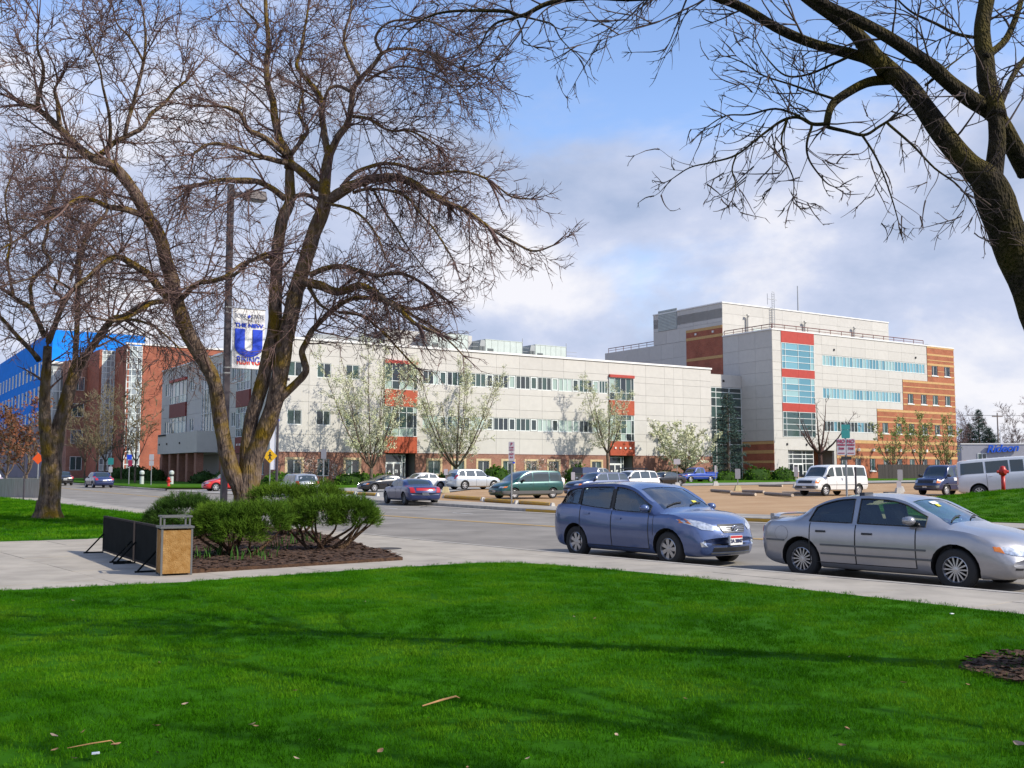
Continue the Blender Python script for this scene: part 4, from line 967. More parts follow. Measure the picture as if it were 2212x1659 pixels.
traced(C_,8.4,cA5,[(2212,-20),(2000,-12),(1750,-18),(1500,20),(1330,100),(1230,72),(1000,70),(800,85),(680,120)],22,6,0,.3,.012,2.0,(.5,1.2),.25,Vector((-.2,0,-.3)),CFGC,8)
traced(C_,8.5,cA5,[(1310,110),(1180,140),(1110,200),(1060,290),(960,400)],9,3,0,.1,.012,3,(.3,.7),.1,Vector((0,0,-.2)),CFGC,6)
traced(C_,8.5,cA5,[(1330,105),(1440,130),(1530,160),(1580,250),(1650,325)],7,3,0,.1,.012,3,(.3,.6),.1,Vector((0,0,-.2)),CFGC,6)
traced(C_,8.5,cA5,[(1300,130),(1330,210),(1335,280),(1400,300)],6,3,0,.1,.012,3,(.2,.5),.1,Vector((0,0,-.2)),CFGC,6)
tc_([(1270,370),(1190,250),(1090,150),(990,80),(850,-20),(750,-120)],52,30,.2,.1,.9,(.5,1.2))
tc_([(1830,960),(1840,850),(1850,720),(1840,600)],60,46,0,0,.3,(.5,1.0))
tc_([(2010,900),(1940,770),(1850,610),(1720,520),(1600,430),(1500,340),(1300,205),(1110,100),(950,20),(830,-60)],62,30,.25,-.4,.9,(.5,1.3),.2)
tc_([(1850,610),(1800,430),(1790,300),(1775,150),(1800,-20),(1780,-160)],62,44,0,.4,1.2,(.6,1.4),.15)
tc_([(1790,200),(1650,180),(1520,120),(1400,60),(1300,-30)],12,5,.2,.6,2.6)
tc_([(1790,300),(1900,200),(1960,60),(1990,-60)],26,14,.1,.5,2.2)
tc_([(1860,560),(1930,400),(2000,300),(2100,200)],22,12,.2,1.0,2.4)
tc_([(1315,410),(1180,425),(1040,500),(985,560),(965,650)],34,22,.3,.1,1.2,(.25,.6),.2,Vector((-.2,0,0)))
tc_([(965,640),(890,640),(820,605),(740,620),(640,690),(500,800),(380,840),(260,870),(165,930)],13,3,.1,.3,4.6,(.25,.6),.05,Vector((-.2,0,-.15)))
tc_([(1000,510),(880,470),(760,430),(640,390),(540,330),(470,300)],9,3,.1,.5,4.6,(.25,.6),.05,Vector((-.2,0,.05)))
tc_([(830,600),(700,560),(560,590),(440,600),(340,660)],8,3,.1,.5,4.6,(.2,.5),.05,Vector((-.2,0,0)))
tc_([(965,655),(1060,680),(1160,700),(1240,655),(1290,625)],12,8,.1,.0,1.8,(.25,.6),.1)
tc_([(1280,635),(1400,740),(1530,870),(1650,960),(1730,1060),(1775,1165)],9,3,0,-.1,4.6,(.2,.5),.05,Vector((0,0,-.3)))
tc_([(1150,700),(1210,790),(1260,900),(1300,1010),(1340,1150)],8,3,.05,.0,4.6,(.18,.42),.05,Vector((0,0,-.3)))
tc_([(890,650),(865,740),(880,830),(960,940),(1010,970)],9,3,.1,.0,4.6,(.18,.42),.05,Vector((-.1,0,-.3)))
tc_([(760,620),(735,720),(760,830),(800,930),(800,1020)],7,3,.15,.1,4.6,(.25,.6),.05,Vector((-.1,0,-.3)))
tc_([(500,800),(480,880),(500,960),(480,1040)],6,3,.2,.2,4.6,(.2,.5),.05,Vector((-.1,0,-.3)))
tc_([(1090,285),(1000,330),(880,380),(760,390),(660,300),(600,200)],10,3,.3,.8,3,(.25,.6),.05,Vector((-.2,0,.0)))
tc_([(1480,440),(1620,330),(1700,270)],8,3,-.1,.4,3,(.3,.9))
tc_([(1780,-140),(1700,-350),(1560,-620),(1350,-900)],44,16,.4,1.2,1.2,(.8,1.8))
tc_([(830,-50),(600,-200),(300,-330),(-50,-420),(-400,-380)],32,12,-.4,-.6,1.2,(.8,1.8))
tc_([(770,-110),(600,-330),(380,-620),(100,-800)],30,10,.1,.8,1.2,(.8,1.8))
tc_([(1995,-50),(2100,-350),(2150,-700),(2100,-1000)],26,10,.5,1.5,1.2,(.8,1.8))
tc_([(1780,-140),(1500,-420),(1100,-640),(700,-760),(300,-900)],36,12,.3,-.4,1.2,(.8,1.8))
finish(C_,'tree','dark mossy tree leaning in from the right edge over the silver sedan',tuple(baseC),m_barkC,m_twigC)
# --- general trees (procedural): pears in blossom, far trees, conifers
def gen_tree(seed,H,spread,fork,stems,cfg,r0=.12,per=2.2,up=.8,lens=(1,2.4)):
    t=Tree(seed); rr=t.rr; top=Vector((0,0,fork)); limb(t,[Vector((0,0,-.2)),Vector((0,0,fork*.5)),top],[r0*1.25,r0,r0*.95],.03,n=8)
    for i in range(stems):
        a=6.283*(i+rr.uniform(-.25,.25))/stems; s=spread*rr.uniform(.55,1.0)*(.25 if i==0 else 1); h=H*rr.uniform(.8,1.0)*(1 if i==0 else rr.uniform(.72,1))
        e=Vector((math.cos(a)*s,math.sin(a)*s,h)); mid=Vector((math.cos(a)*s*.55,math.sin(a)*s*.55,fork+(h-fork)*.42)); lowp=Vector((math.cos(a)*s*.2,math.sin(a)*s*.2,fork+(h-fork)*.12))
        q,r=limb(t,[top,lowp,mid,e],[r0*.62,r0*.5,r0*.33,r0*.08],.06,n=6)
        dress(t,q,r,per,cfg,lens,.12,Vector((0,0,up)),rscale=.5)
    return t
def leaves(t,n,size,seed,crownpts=None,jit=.08):
    rr=random.Random(seed); src=t.crown.v; mb=MB(); N_=len(src)
    for _ in range(n):
        p=Vector(src[rr.randrange(N_)])+Vector((rr.gauss(0,jit),rr.gauss(0,jit),rr.gauss(0,jit))); a=t_rand(rr)*size*rr.uniform(.6,1.3); b=t_rand(rr)*size*rr.uniform(.5,1)
        mb.quad(p-a,p+b,p+a,p-b)
    return mb
def t_rand(rr):
    return Vector((rr.uniform(-1,1),rr.uniform(-1,1),rr.uniform(-1,1))).normalized()
m_blossom=mat('pear_blossom',(.74,.73,.56),.8,col2=(.52,.56,.30),scale=.5,lo=.3,hi=.6)
m_blossomw=mat('white_blossom',(.72,.70,.52),.8,col2=(.50,.54,.28),scale=.6)
m_bud=mat('green_bud',(.30,.33,.10),.8,col2=(.2,.25,.06),scale=.6)
m_pink=mat('pale_pink_blossom',(.62,.50,.44),.8,col2=(.42,.3,.25),scale=1.5)
m_barkP=bark_mat('bark_pear',(.07,.05,.04),(.2,.15,.12),(.12,.1,.04),.3)
m_twigP=mat('twig_pear',(.13,.095,.06),.9,col2=(.22,.19,.1),scale=1)
CFGP=[dict(seg=5,sides=4,droop=.1,up=.5,wob=.1,bend=.3,per=0,len=1.5,r=.02,fwd=.8),dict(seg=4,sides=3,droop=0,up=.5,wob=.12,bend=.3,per=2.6,len=.8,r=.016,fwd=.9),dict(seg=2,sides=3,droop=0,up=.3,wob=.1,bend=.3,per=3.0,len=.4,r=.012,fwd=.9)]
def put(t,name,label,pos,mb_leaf,m_leaf,lname,mt,mk,group,rz=0.):
    th=thing(name,label,'tree',pos,rz,group); t.trunk.build('trunk',mt,th,smooth=True); t.crown.build('crown',mk,th,smooth=True)
    if mb_leaf: stuff(mb_leaf.build(lname,m_leaf,th))
    return th
def camp(x,y,dz=.17): p=CO+E1*x+E2*y; return (p.x,p.y,tz(p.y)+dz)
def on_facade(u,off):  # spot in front of the long facade seen at bearing u
    k=(u-1106)/FOC; o=CO-E2*off; s=(k*o.y-o.x)/(E1.x-k*E1.y); p=o+E1*s; return (p.x,p.y,tz(p.y)+.17)
for i,(u,off,H,sp,lab,nl,m_) in enumerate(((803,5,13.6,5.6,'budding pear tree with forked stem in front of the left red bay',15000,m_blossom),(985,5,12.6,6.2,'broad budding pear tree before the ribbon windows, middle of three',16000,m_blossom),(1312,3.4,11.6,3.4,'narrow budding pear tree before the right red bay',8000,m_blossom))):
    t=gen_tree(40+i,H,sp,1.6 if i<2 else 3.2,9 if i<2 else 6,CFGP,.17,2.7,.35)
    put(t,'pear_tree',lab,on_facade(u,off),leaves(t,nl,.07,i),m_,'blossom',m_barkP,m_twigP,'pear trees along the long facade')
t=gen_tree(51,6.6,4.6,1.2,8,CFGP,.16,2.8,.35); put(t,'pear_tree','low spreading white blossoming tree at the right end of the long building',on_facade(1478,4),leaves(t,9000,.11,9),m_blossomw,'blossom',m_barkP,m_twigP,'pear trees along the long facade')
# bare and budding trees by the science building
def at_b2(u,off,dz=.3):
    k=(u-1106)/FOC; o=Vector(B2O)-E2*off; s=(k*o.y-o.x)/(E1.x-k*E1.y); p=o+E1*s; return (p.x,p.y,tz(p.y)+dz)
m_barkR=bark_mat('bark_reddish',(.05,.028,.025),(.14,.08,.07),(.1,.07,.04),.2)
t=gen_tree(61,10.5,5.0,3.2,7,[dict(CFGP[0],r=.05,up=.3),dict(CFGP[1],r=.035,per=1.6),dict(CFGP[2],r=.025,per=1.5)],.3,1.0,.25,(1,2.4)); put(t,'street_tree','bare reddish tree in front of the science building entrance',at_b2(1770,7),None,None,'',m_barkR,m_barkR,'trees by the science building')
for i,(u,off,H,lab) in enumerate(((1985,7,9.5,'thin budding tree with upright stems before the orange brick end'),(1925,7,8.0,'slender budding tree left of two before the orange brick'),(2040,6,8.5,'budding tree at the far corner of the brick end'))):
    t=gen_tree(70+i,H,3.2,1.2,6,CFGP,.13,1.8); put(t,'street_tree',lab,at_b2(u,off),leaves(t,1500,.13,20+i),m_bud,'buds',m_barkP,m_twigP,'trees by the science building')
# conifers: needle sprays on whorled boughs
m_needle=mat('needle_dark',(.018,.05,.028),.9,col2=(.03,.075,.05),scale=1)
m_needleb=mat('needle_bluish',(.035,.075,.06),.9,col2=(.055,.10,.085),scale=1)
def conifer(seed,H,Rb,n,m_,label,pos,group,name='conifer'):
    rr=random.Random(seed); t=Tree(seed); limb(t,[Vector((0,0,-.2)),Vector((0,0,H*.5)),Vector((0,0,H))],[H*.022,H*.013,.02],.02,n=7); nd=MB()
    for i in range(n):
        h=H*(.08+.9*(i/n)**.9); rb=Rb*(1-h/H)**.75*rr.uniform(.6,1.1)+.15; a=rr.uniform(0,6.283); d=Vector((math.cos(a),math.sin(a),rr.uniform(-.12,.25)))
        p=Vector((0,0,h)); e=p+d*rb; t.crown.tube([p,p.lerp(e,.6)-Vector((0,0,.05*rb)),e],[.03,.02,.008],3,cap=False)
        for k in range(int(8+rb*13)):
            f=rr.uniform(.2,1); q=p.lerp(e,f)+Vector((rr.gauss(0,.13),rr.gauss(0,.13),rr.gauss(0,.1))); a1=(d*.6+t_rand(rr)*.8).normalized()*rr.uniform(.16,.36); b1=t_rand(rr)*.07
            nd.quad(q-b1,q+a1,q+b1)
    return put(t,name,label,pos,nd,m_,'needles',m_barkP,m_barkP,group)
k=(1572-1106)/FOC; o=CO-E2*1.0; s=(k*o.y-o.x)/(E1.x-k*E1.y); p=o+E1*s
conifer(81,11.2,3.6,190,m_needleb,'blue green conifer in the gap between the white buildings',(p.x,p.y,tz(p.y)+.15),None)
# far backdrop trees to the right of the science building
for i,(u,Y,H,Rb,lab) in enumerate(((2118,262,17.0,5.6,'tall dark pointed evergreen behind the white shop'),(2097,266,13.5,5.4,'shorter evergreen left of the pointed one, behind the shop'),(2140,258,12,5.5,'low bushy evergreen behind the white shop roof'))):
    conifer(90+i,H,Rb,330,m_needle,lab,(X(u,Y),Y,.8),'evergreens behind the shop')
CFGF=[dict(CFGP[0],r=.05),dict(CFGP[1],r=.05,len=1.4,per=2.2),dict(CFGP[2],r=.04,len=.9,per=2.2)]
for i,(u,Y,H,sp,lab) in enumerate(((2083,256,16.5,5,'hazy bare tree just right of the brick end'),(2168,270,16,5,'thin bare tree behind the power pole'),(2188,262,11.5,5,'low bare tree behind the blue shop sign'),(2225,262,20,7,'bare tree at the right frame edge behind the shop'),(2072,250,14.5,4,'bare tree tight against the brick corner'))):
    t=gen_tree(100+i,H,sp,2,6,CFGF,.16,1.6,.4,(1.4,3)); put(t,'bare_tree',lab,(X(u,Y),Y,.8),None,None,'',m_barkP,m_twigA,'bare trees behind the shop')
# left: young trees in front of the brick and blue building, orange netting beside them
for i,(u,Y,H,sp,lab) in enumerate(((292,112,12,3.0,'slim bare young tree before the right glazed stair tower'),(208,125,12,3.5,'brown bare young tree before the blue wing'),(226,126,11.5,3.2,'brown bare young tree left of the stair glazing'),(183,128,11,3.5,'bare young tree by the dark blue car'),(262,135,12,3.5,'bare young tree between the two stair towers'))):
    t=gen_tree(120+i,H,sp,2.2,6,CFGF,.11,1.7,.3,(.9,2)); put(t,'young_tree',lab,(X(u,Y),Y,tz(Y)+.15),None,None,'',m_barkP,m_twigP,'young trees along the road on the left')
m_rust=mat('rusty_leaf',(.22,.07,.02),.9,col2=(.12,.05,.03),scale=1)
for i,(u,Y,H,lab) in enumerate(((14,78,5.6,'brown leaf-hung young tree behind the pale barrier, leftmost'),(58,80,6.6,'brown leaf-hung young tree behind the pale barrier beside the orange sign'),(-40,76,6.0,'brown leaf-hung young tree at the frame edge'))):
    t=gen_tree(140+i,H,2.4,1.2,7,CFGP,.1,2.4,.3); put(t,'young_tree',lab,(X(u,Y),Y,tz(Y)+.1),leaves(t,1500,.12,50+i),m_rust,'leaves',m_barkP,m_twigP,'brown trees by the barrier')

CFGD=[dict(CFG[0],r=.03,mul=1.5),dict(CFG[1],r=.016,per=2.6),dict(CFG[2],r=.01,per=4)]
t=gen_tree(171,10.5,5.2,3.0,7,CFGD,.24,1.5,.3,(1,2.4)); put(t,'tree','bare lawn tree standing outside the frame on the right',(9.0,1.2,.16),None,None,'',m_barkC,m_twigC,None)
# ------------------------------------------------------------ shrubs, hedges, flower leaves
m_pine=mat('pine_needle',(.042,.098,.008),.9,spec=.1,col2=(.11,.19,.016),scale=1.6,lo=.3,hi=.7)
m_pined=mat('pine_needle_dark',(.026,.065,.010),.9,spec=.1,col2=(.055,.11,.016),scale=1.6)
m_stemb=bark_mat('shrub_bark',(.05,.03,.018),(.17,.1,.06),(.1,.07,.03),.2,20)
def mugo(name,label,pos,blobs,ntuft,m_,seed,stems=4):
    """twisted stems that carry cushions of needle tufts; blobs = (x,y,z,rx,ry,rz)"""
    rr=random.Random(seed); th=thing(name,label,'shrub',pos,0,'mugo pines in the planting bed'); st=MB(); nd=MB()
    for i,(x,y,z,rx,ry,rz) in enumerate(blobs):
        for k in range(max(1,stems-1)):
            a=rr.uniform(0,6.28); e=Vector((x+rx*.6*math.cos(a),y+ry*.6*math.sin(a),z-.15*rz)); b=Vector((rr.uniform(-.12,.12),rr.uniform(-.12,.12),-.06)); m1=b.lerp(e,.4)+Vector((rr.uniform(-.18,.18),rr.uniform(-.18,.18),-.1)); m2=b.lerp(e,.75)+Vector((rr.uniform(-.12,.12),rr.uniform(-.12,.12),-.1*rz))
            p,r=smooth3([b,m1,m2,e],[.040,.032,.022,.010],4); st.tube(p,r,6)
    vol=[b[3]*b[4]*b[5] for b in blobs]; tot=sum(vol)
    for bl,vv in zip(blobs,vol):
        x,y,z,rx,ry,rz=bl
        for _ in range(int(ntuft*vv/tot)):
            d=t_rand(rr); 
            if d.z<-.55: d.z*=-.6
            f=rr.uniform(.55,1.02)**.5
            lump=1+.22*noise.noise(Vector((d.x*2.3+x*3,d.y*2.3+y*3,d.z*2.3+seed)))
            p=Vector((x+d.x*rx*f*lump,y+d.y*ry*f*lump,z+d.z*rz*f*lump)); ax=(d+Vector((0,0,.75))+t_rand(rr)*.4).normalized(); L_=rr.uniform(.07,.13)
            for k in range(7):
                v=(ax+t_rand(rr)*.75).normalized()*L_*rr.uniform(.7,1.2); w=v.cross(t_rand(rr)).normalized()*.0045
                q=p+ax*rr.uniform(-.04,.06); nd.v+=[tuple(q-w),tuple(q+w),tuple(q+v)]; b=len(nd.v); nd.f.append((b-3,b-2,b-1)); nd.m.append(0)
    st.build('stem',m_stemb,th,smooth=True); stuff(nd.build('needles',m_,th)); return th
def gp(u,v): g=G(u,v,.16); return (g.x,g.y,.16)
p=gp(505,1205); mugo('mugo_pine','wide bright green mugo pine in front of the tree trunk',p,[(-.15,0,.62,.62,.5,.34),(.45,.1,.66,.55,.5,.32),(-.6,.1,.5,.35,.35,.28),(.15,-.25,.45,.5,.35,.25)],4800,m_pine,1)
p=gp(688,1192); mugo('mugo_pine','mugo pine with bare twisted stems, rightmost in the bed',p,[(0,0,.70,.55,.5,.36),(.62,.1,.70,.5,.45,.36),(-.5,.15,.64,.42,.4,.32),(.88,.15,.60,.3,.3,.24)],4600,m_pine,2,4)
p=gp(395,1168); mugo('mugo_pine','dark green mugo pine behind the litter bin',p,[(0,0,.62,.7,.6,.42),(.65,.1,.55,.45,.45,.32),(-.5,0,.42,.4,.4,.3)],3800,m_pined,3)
p=gp(625,1158); mugo('mugo_pine','tall rounded mugo pine just right of the trunk base',p,[(-.2,0,.85,.8,.6,.42),(.65,.1,.86,.7,.6,.42),(.2,-.3,.55,.6,.4,.3)],4800,m_pine,4)
p=gp(338,1150); mugo('mugo_pine','small dark sprig of shrub behind the dark boards',p,[(0,0,.25,.18,.18,.26)],260,m_pined,5)
# strap leaves of spring bulbs
m_bulb=mat('bulb_leaf',(.028,.085,.012),.8,spec=.1,col2=(.06,.14,.025),scale=3)
rr=random.Random(9)
for i,(u,v,n,w) in enumerate(((430,1212,16,.30),(470,1206,20,.4),(520,1214,16,.4),(570,1206,18,.35),(640,1178,20,.3),(600,1192,10,.3),(668,1174,10,.2))):
    p=gp(u,v); t=thing('bulb_clump',('clump of strap leaves nearest the litter bin','clump of strap leaves second from the litter bin','clump of strap leaves in the front middle of the bed','clump of strap leaves at the right of the wide mugo pine','clump of strap leaves below the rounded mugo pine','small clump of strap leaves in the bare middle of the bed','small clump of strap leaves left of the twisted stems')[i],'plant',p,0,'spring bulb leaves in the bed'); mb=MB()
    for k in range(n):
        b=Vector((rr.gauss(0,w*.5),rr.gauss(0,w*.35),-.02)); h=rr.uniform(.18,.34); a=rr.uniform(0,6.28); l=Vector((math.cos(a),math.sin(a),0)); wd=l.cross(Vector((0,0,1)))*.011
        m1=b+Vector((0,0,h*.6))+l*h*.1; e=b+Vector((0,0,h))+l*h*rr.uniform(.2,.5); mb.quad(b-wd,b+wd,m1+wd,m1-wd); mb.quad(m1-wd,m1+wd,e)
    mb.build('leaves',m_bulb,t)
# leafy hedges and foundation shrubs
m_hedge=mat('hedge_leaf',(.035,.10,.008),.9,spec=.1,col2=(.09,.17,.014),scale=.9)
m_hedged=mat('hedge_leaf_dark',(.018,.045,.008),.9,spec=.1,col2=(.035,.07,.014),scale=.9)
def bush(name,label,pos,rx,ry,h,n,m_,seed,group=None,size=.16,rz=0):
    rr=random.Random(seed); t=thing(name,label,'shrub',pos,rz,group); mb=MB(); st=MB()
    for k in range(4): st.tube([(rr.uniform(-.3,.3)*rx,0,-.1),(rr.uniform(-.6,.6)*rx,rr.uniform(-.4,.4)*ry,h*.7)],[.04,.015],5)
    for _ in range(n):
        d=t_rand(rr); d.z=abs(d.z); f=rr.uniform(.75,1.03); l=1+.2*noise.noise(Vector((d.x*2+seed,d.y*2+pos[0],d.z*2)))
        p=Vector((d.x*rx*f*l,d.y*ry*f*l,d.z*h*f*l)); a=t_rand(rr)*size; b=t_rand(rr)*size*.6; mb.quad(p-a,p+b,p+a,p-b)
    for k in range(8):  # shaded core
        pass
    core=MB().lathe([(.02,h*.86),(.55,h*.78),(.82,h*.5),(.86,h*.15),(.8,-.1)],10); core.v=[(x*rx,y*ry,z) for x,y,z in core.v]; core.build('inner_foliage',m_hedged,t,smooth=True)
    st.build('stem',m_stemb,t); stuff(mb.build('leaves',m_,t)); return t
def fpos(s,off): p=CO+E1*s-E2*off; return (p.x,p.y,tz(p.y)+.15)
for i,(s,off,rx,ry,h,lab) in enumerate(((-.5,3,2.0,1.2,1.3,'rounded green hedge at the corner of the long building'),(7.2,3.2,2.6,1.2,1.25,'low green hedge under the brick windows right of the silver wagon'),(10.2,3.2,1.8,1.1,1.1,'low green hedge left of the first glass door'),(17.6,3,1.6,1.0,1.25,'rounded green shrub left of the silver suv roof'),(23.6,2.6,1.7,1.2,1.9,'tall rounded green shrub right of the silver suv'),(34.6,2.4,1.9,1.2,1.9,'green shrub below the pale pink blossom'),(38,2.6,1.6,1.1,1.2,'low green hedge left of the second glass door'),(47.5,2.8,2.6,1.1,1.25,'clipped hedge left of the blossoming tree'),(51.5,2.8,2.4,1.1,1.2,'clipped hedge under the blossoming tree'),(57,2.8,2.2,1.1,1.2,'clipped hedge right of the blossoming tree'),(62,3.4,2.4,1.3,1.7,'hedge at the foot of the conifer'),(66,4,2.0,1.2,1.6,'hedge right of the conifer'))):
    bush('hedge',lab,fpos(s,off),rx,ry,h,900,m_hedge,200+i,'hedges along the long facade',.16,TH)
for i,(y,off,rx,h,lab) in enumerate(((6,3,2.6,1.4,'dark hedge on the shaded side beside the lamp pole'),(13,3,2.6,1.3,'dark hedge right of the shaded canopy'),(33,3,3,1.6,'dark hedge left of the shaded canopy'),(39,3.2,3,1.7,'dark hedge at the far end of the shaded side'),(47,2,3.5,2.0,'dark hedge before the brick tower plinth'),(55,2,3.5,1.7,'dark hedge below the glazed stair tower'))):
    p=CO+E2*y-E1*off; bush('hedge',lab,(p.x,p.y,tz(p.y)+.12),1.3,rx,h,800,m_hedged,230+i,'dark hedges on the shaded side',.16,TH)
# white-flowering shrubs against the brick
for i,(s,off,rx,h,lab) in enumerate(((3.0,2.2,1.5,2.3,'white flowering shrub against the brick at the left windows'),(5.6,2.0,1.4,2.0,'white flowering shrub beside the sign post, against brick'),(32.6,2.0,1.8,2.2,'pale pink flowering shrub behind the green minivan'),(29.0,1.8,1.0,2.3,'thin pale pink flowering shrub behind the sign post'))):
    rr=random.Random(260+i); t=thing('flowering_shrub',lab,'shrub',fpos(s,off),TH,'flowering shrubs against the brick'); T_=Tree(260+i)
    for k in range(10):
        a=rr.uniform(0,6.28); q,r=limb(T_,[Vector((0,0,-.1)),Vector((math.cos(a)*rx*.4,math.sin(a)*.5,h*.5)),Vector((math.cos(a)*rx,math.sin(a)*.8,h*rr.uniform(.75,1)))],[.035,.025,.012],.05,n=5); dress(T_,q,r,3.0,CFGP[1:],(.4,.9),.1,Vector((0,0,.3)))
    T_.trunk.build('stem',m_barkP,t); stuff(T_.crown.build('twigs',m_twigP,t)); stuff(leaves(T_,420,.085,i).build('blossom',m_pink,t))
# thin reddish shrubs by the science building
for i,(s,off) in enumerate(((-7.5,2.5),(-4.2,2.2),(-1.6,2.0))):
    rr=random.Random(280+i); p=Vector(B2O)+E1*s-E2*off; t=thing('bare_shrub',('reddish bare shrub at the left foot of the striped brick wall','reddish bare shrub in the middle of the striped brick wall','reddish bare shrub beside the white corner of the science building')[i],'shrub',(p.x,p.y,tz(p.y)+.1),TH,'bare shrubs by the striped wall'); mb=MB()
    for k in range(60): a=rr.uniform(0,6.28); l=rr.uniform(.5,1.5); mb.tube([(0,0,-.1),(math.cos(a)*l*.3,math.sin(a)*l*.3,l*.6),(math.cos(a)*l*.7,math.sin(a)*l*.6,l)],[.03,.025,.015],3)
    mb.build('stems',mat('red_stem',(.2,.06,.03),.8),t)
# ------------------------------------------------------------ vehicles
def paint(name,c,metal=.45,rough=.32):
    m=mat('paint_'+name,c,rough,metal=metal,spec=.5,coat=.8,var=.03,scale=6); return m
m_tyre=mat('tyre_rubber',(.02,.02,.021),.85,bump=.1,bscale=80)
m_rim=mat('alloy',(.48,.48,.5),.3,metal=.8)
m_rimw=mat('hub_cap_bright',(.62,.62,.63),.35,metal=.5)
m_well=mat('wheel_well',(.008,.008,.008),.95)
m_trim=mat('black_trim',(.018,.018,.02),.5)
m_greytrim=mat('grey_plastic',(.10,.105,.11),.6)
m_glassc=glass_mat('car_glass',(.66,.84,.79),refl=.04); m_glassw=glass_mat('windscreen_glass',(.55,.74,.78),refl=.16)
m_glassd=pane_mat('car_glass_dark',(.03,.045,.05),.12,.03)
m_head=mat('headlamp',(.30,.32,.36),.12,metal=.5,spec=.9,coat=1,col2=(.75,.78,.82),scale=14)
m_amber=mat('amber_lens',(.75,.20,.01),.2,coat=1)
m_tail=mat('tail_lens',(.42,.012,.012),.2,coat=1)
m_chrome=mat('chrome',(.75,.75,.78),.12,metal=1)
m_int=mat('interior_dark',(.035,.037,.042),.8)
m_seat=mat('seat_cloth',(.06,.062,.07),.9,var=.15,scale=8)
m_plate=mat('number_plate',(.75,.75,.75),.5)
m_platered=mat('plate_red',(.5,.03,.03),.5)
m_ink=mat('dark_print',(.03,.04,.1),.6)
m_sticker=mat('yellow_sticker',(.70,.62,.05),.6)
def interp(pts):
    xs=[p[0] for p in pts]; ys=[p[1] for p in pts]; n=len(xs); d=[(ys[i+1]-ys[i])/(xs[i+1]-xs[i]) for i in range(n-1)]; m=[d[0]]+[0 if d[i-1]*d[i]<=0 else 2*d[i-1]*d[i]/(d[i-1]+d[i]) for i in range(1,n-1)]+[d[-1]]
    def f(x):
        if x<=xs[0]: return ys[0]
        if x>=xs[-1]: return ys[-1]
        i=0
        while xs[i+1]<x: i+=1
        h=xs[i+1]-xs[i]; t=(x-xs[i])/h
        return (2*t**3-3*t*t+1)*ys[i]+(t**3-2*t*t+t)*h*m[i]+(-2*t**3+3*t*t)*ys[i+1]+(t**3-t*t)*h*m[i+1]
    return f
class Car: pass
def hull(c):
    """lofted body: stations along x (0 = tail), half section mirrored"""
    top=interp(c.top); bot=interp(c.bot); belt_=interp(c.belt); wid=interp(c.wid); L=c.L
    xs=set(c.xs_extra)
    n=46
    for i in range(n+1): xs.add(L*i/n)
    for e in (.012,.03,.06,.1,.15): xs.add(e); xs.add(L-e)
    xs=sorted(xs); xs=[x for i,x in enumerate(xs) if i==0 or x-xs[i-1]>.004 or x in c.xs_extra]
    bowF,bowR=c.bow; tum=math.tan(rad(c.tumble))
    def section(x):
        zt,zb,w=top(x),bot(x),wid(x); zl=min(belt_(x),zt-.03*min(1,max(.2,zt-zb))); zl=max(zl,zb+.5*(zt-zb))
        h=zl-zb; P=[(0,zb),(w*.45,zb),(w*.80,zb),(w*.90,zb+min(.03,h*.1)),(w*.955,zb+min(.10,h*.22)),(w*.985,zb+h*.36),(w,zb+h*.55),(w*.996,zb+h*.72),(w*.98,zb+h*.88),(w*.955,zl-h*.03)]
        g=zt-zl; gh=max(0,min(1,(g-.05)/.25))
        wb=w*.935
        P.append((wb,zl+min(.012,g*.1)))
        if gh<=0: # bonnet or boot: gentle crown
            for f,k in ((.90,.30),(.78,.58),(.6,.80),(.42,.91),(.22,.98),(0,1)): P.append((wb*f,zl+min(.012,g*.1)+g*k*.99))
        else:
            rc=min(.13,g*.45); wt=wb-max(0,g-rc*.5)*tum
            A=[(wb-(g*.33)*tum,zl+g*.33),(wb-(g-rc)*tum,zl+g-rc),(wt-rc*.25,zt-rc*.32),(wt-rc*.9,zt-.045*gh),(wt*.5,zt-.012),(0,zt)]
            B=[(wb*f,zl+g*k) for f,k in ((.90,.30),(.78,.58),(.6,.80),(.42,.91),(.22,.98),(0,1))]
            P+= [(a[0]*gh+b[0]*(1-gh),a[1]*gh+b[1]*(1-gh)) for a,b in zip(A,B)]
        return P
    rows=[]
    for x in xs:
        sec=section(x); r=[]
        for y,z in sec:
            q=(y/c.W*2)**2; fx=x; kf=max(0,(x-c.xb)/(L-c.xb)); kr=max(0,(c.xr-x)/c.xr); fx-=bowF*q*kf; fx+=bowR*q*kr; r.append((fx,y,z))
        rows.append(r)
    k=len(rows[0]); mb=MB(); idx={}
    def vid(i,j,s):
        if j in (0,k-1): s=1
        key=(i,j,s)
        if key not in idx: x,y,z=rows[i][j]; idx[key]=len(mb.v); mb.v.append((x,y*s,z))
        return idx[key]
    for i in range(len(xs)-1):
        for j in range(k-1):
            for s in (1,-1):
                q=[vid(i,j,s),vid(i+1,j,s),vid(i+1,j+1,s),vid(i,j+1,s)]; q=list(dict.fromkeys(q))
                if s<0: q=q[::-1]
                mb.f.append(tuple(q)); mb.m.append(0)
    for i,fl in ((0,False),(len(xs)-1,True)):
        for j in range(k-1):
            q=list(dict.fromkeys([vid(i,j,1),vid(i,j+1,1),vid(i,j+1,-1),vid(i,j,-1)]))
            if len(q)<3: continue
            mb.f.append(tuple(q if not fl else q[::-1])); mb.m.append(0)
    c.f_top,c.f_bot,c.f_belt,c.f_wid=top,bot,belt_,wid
    return mb
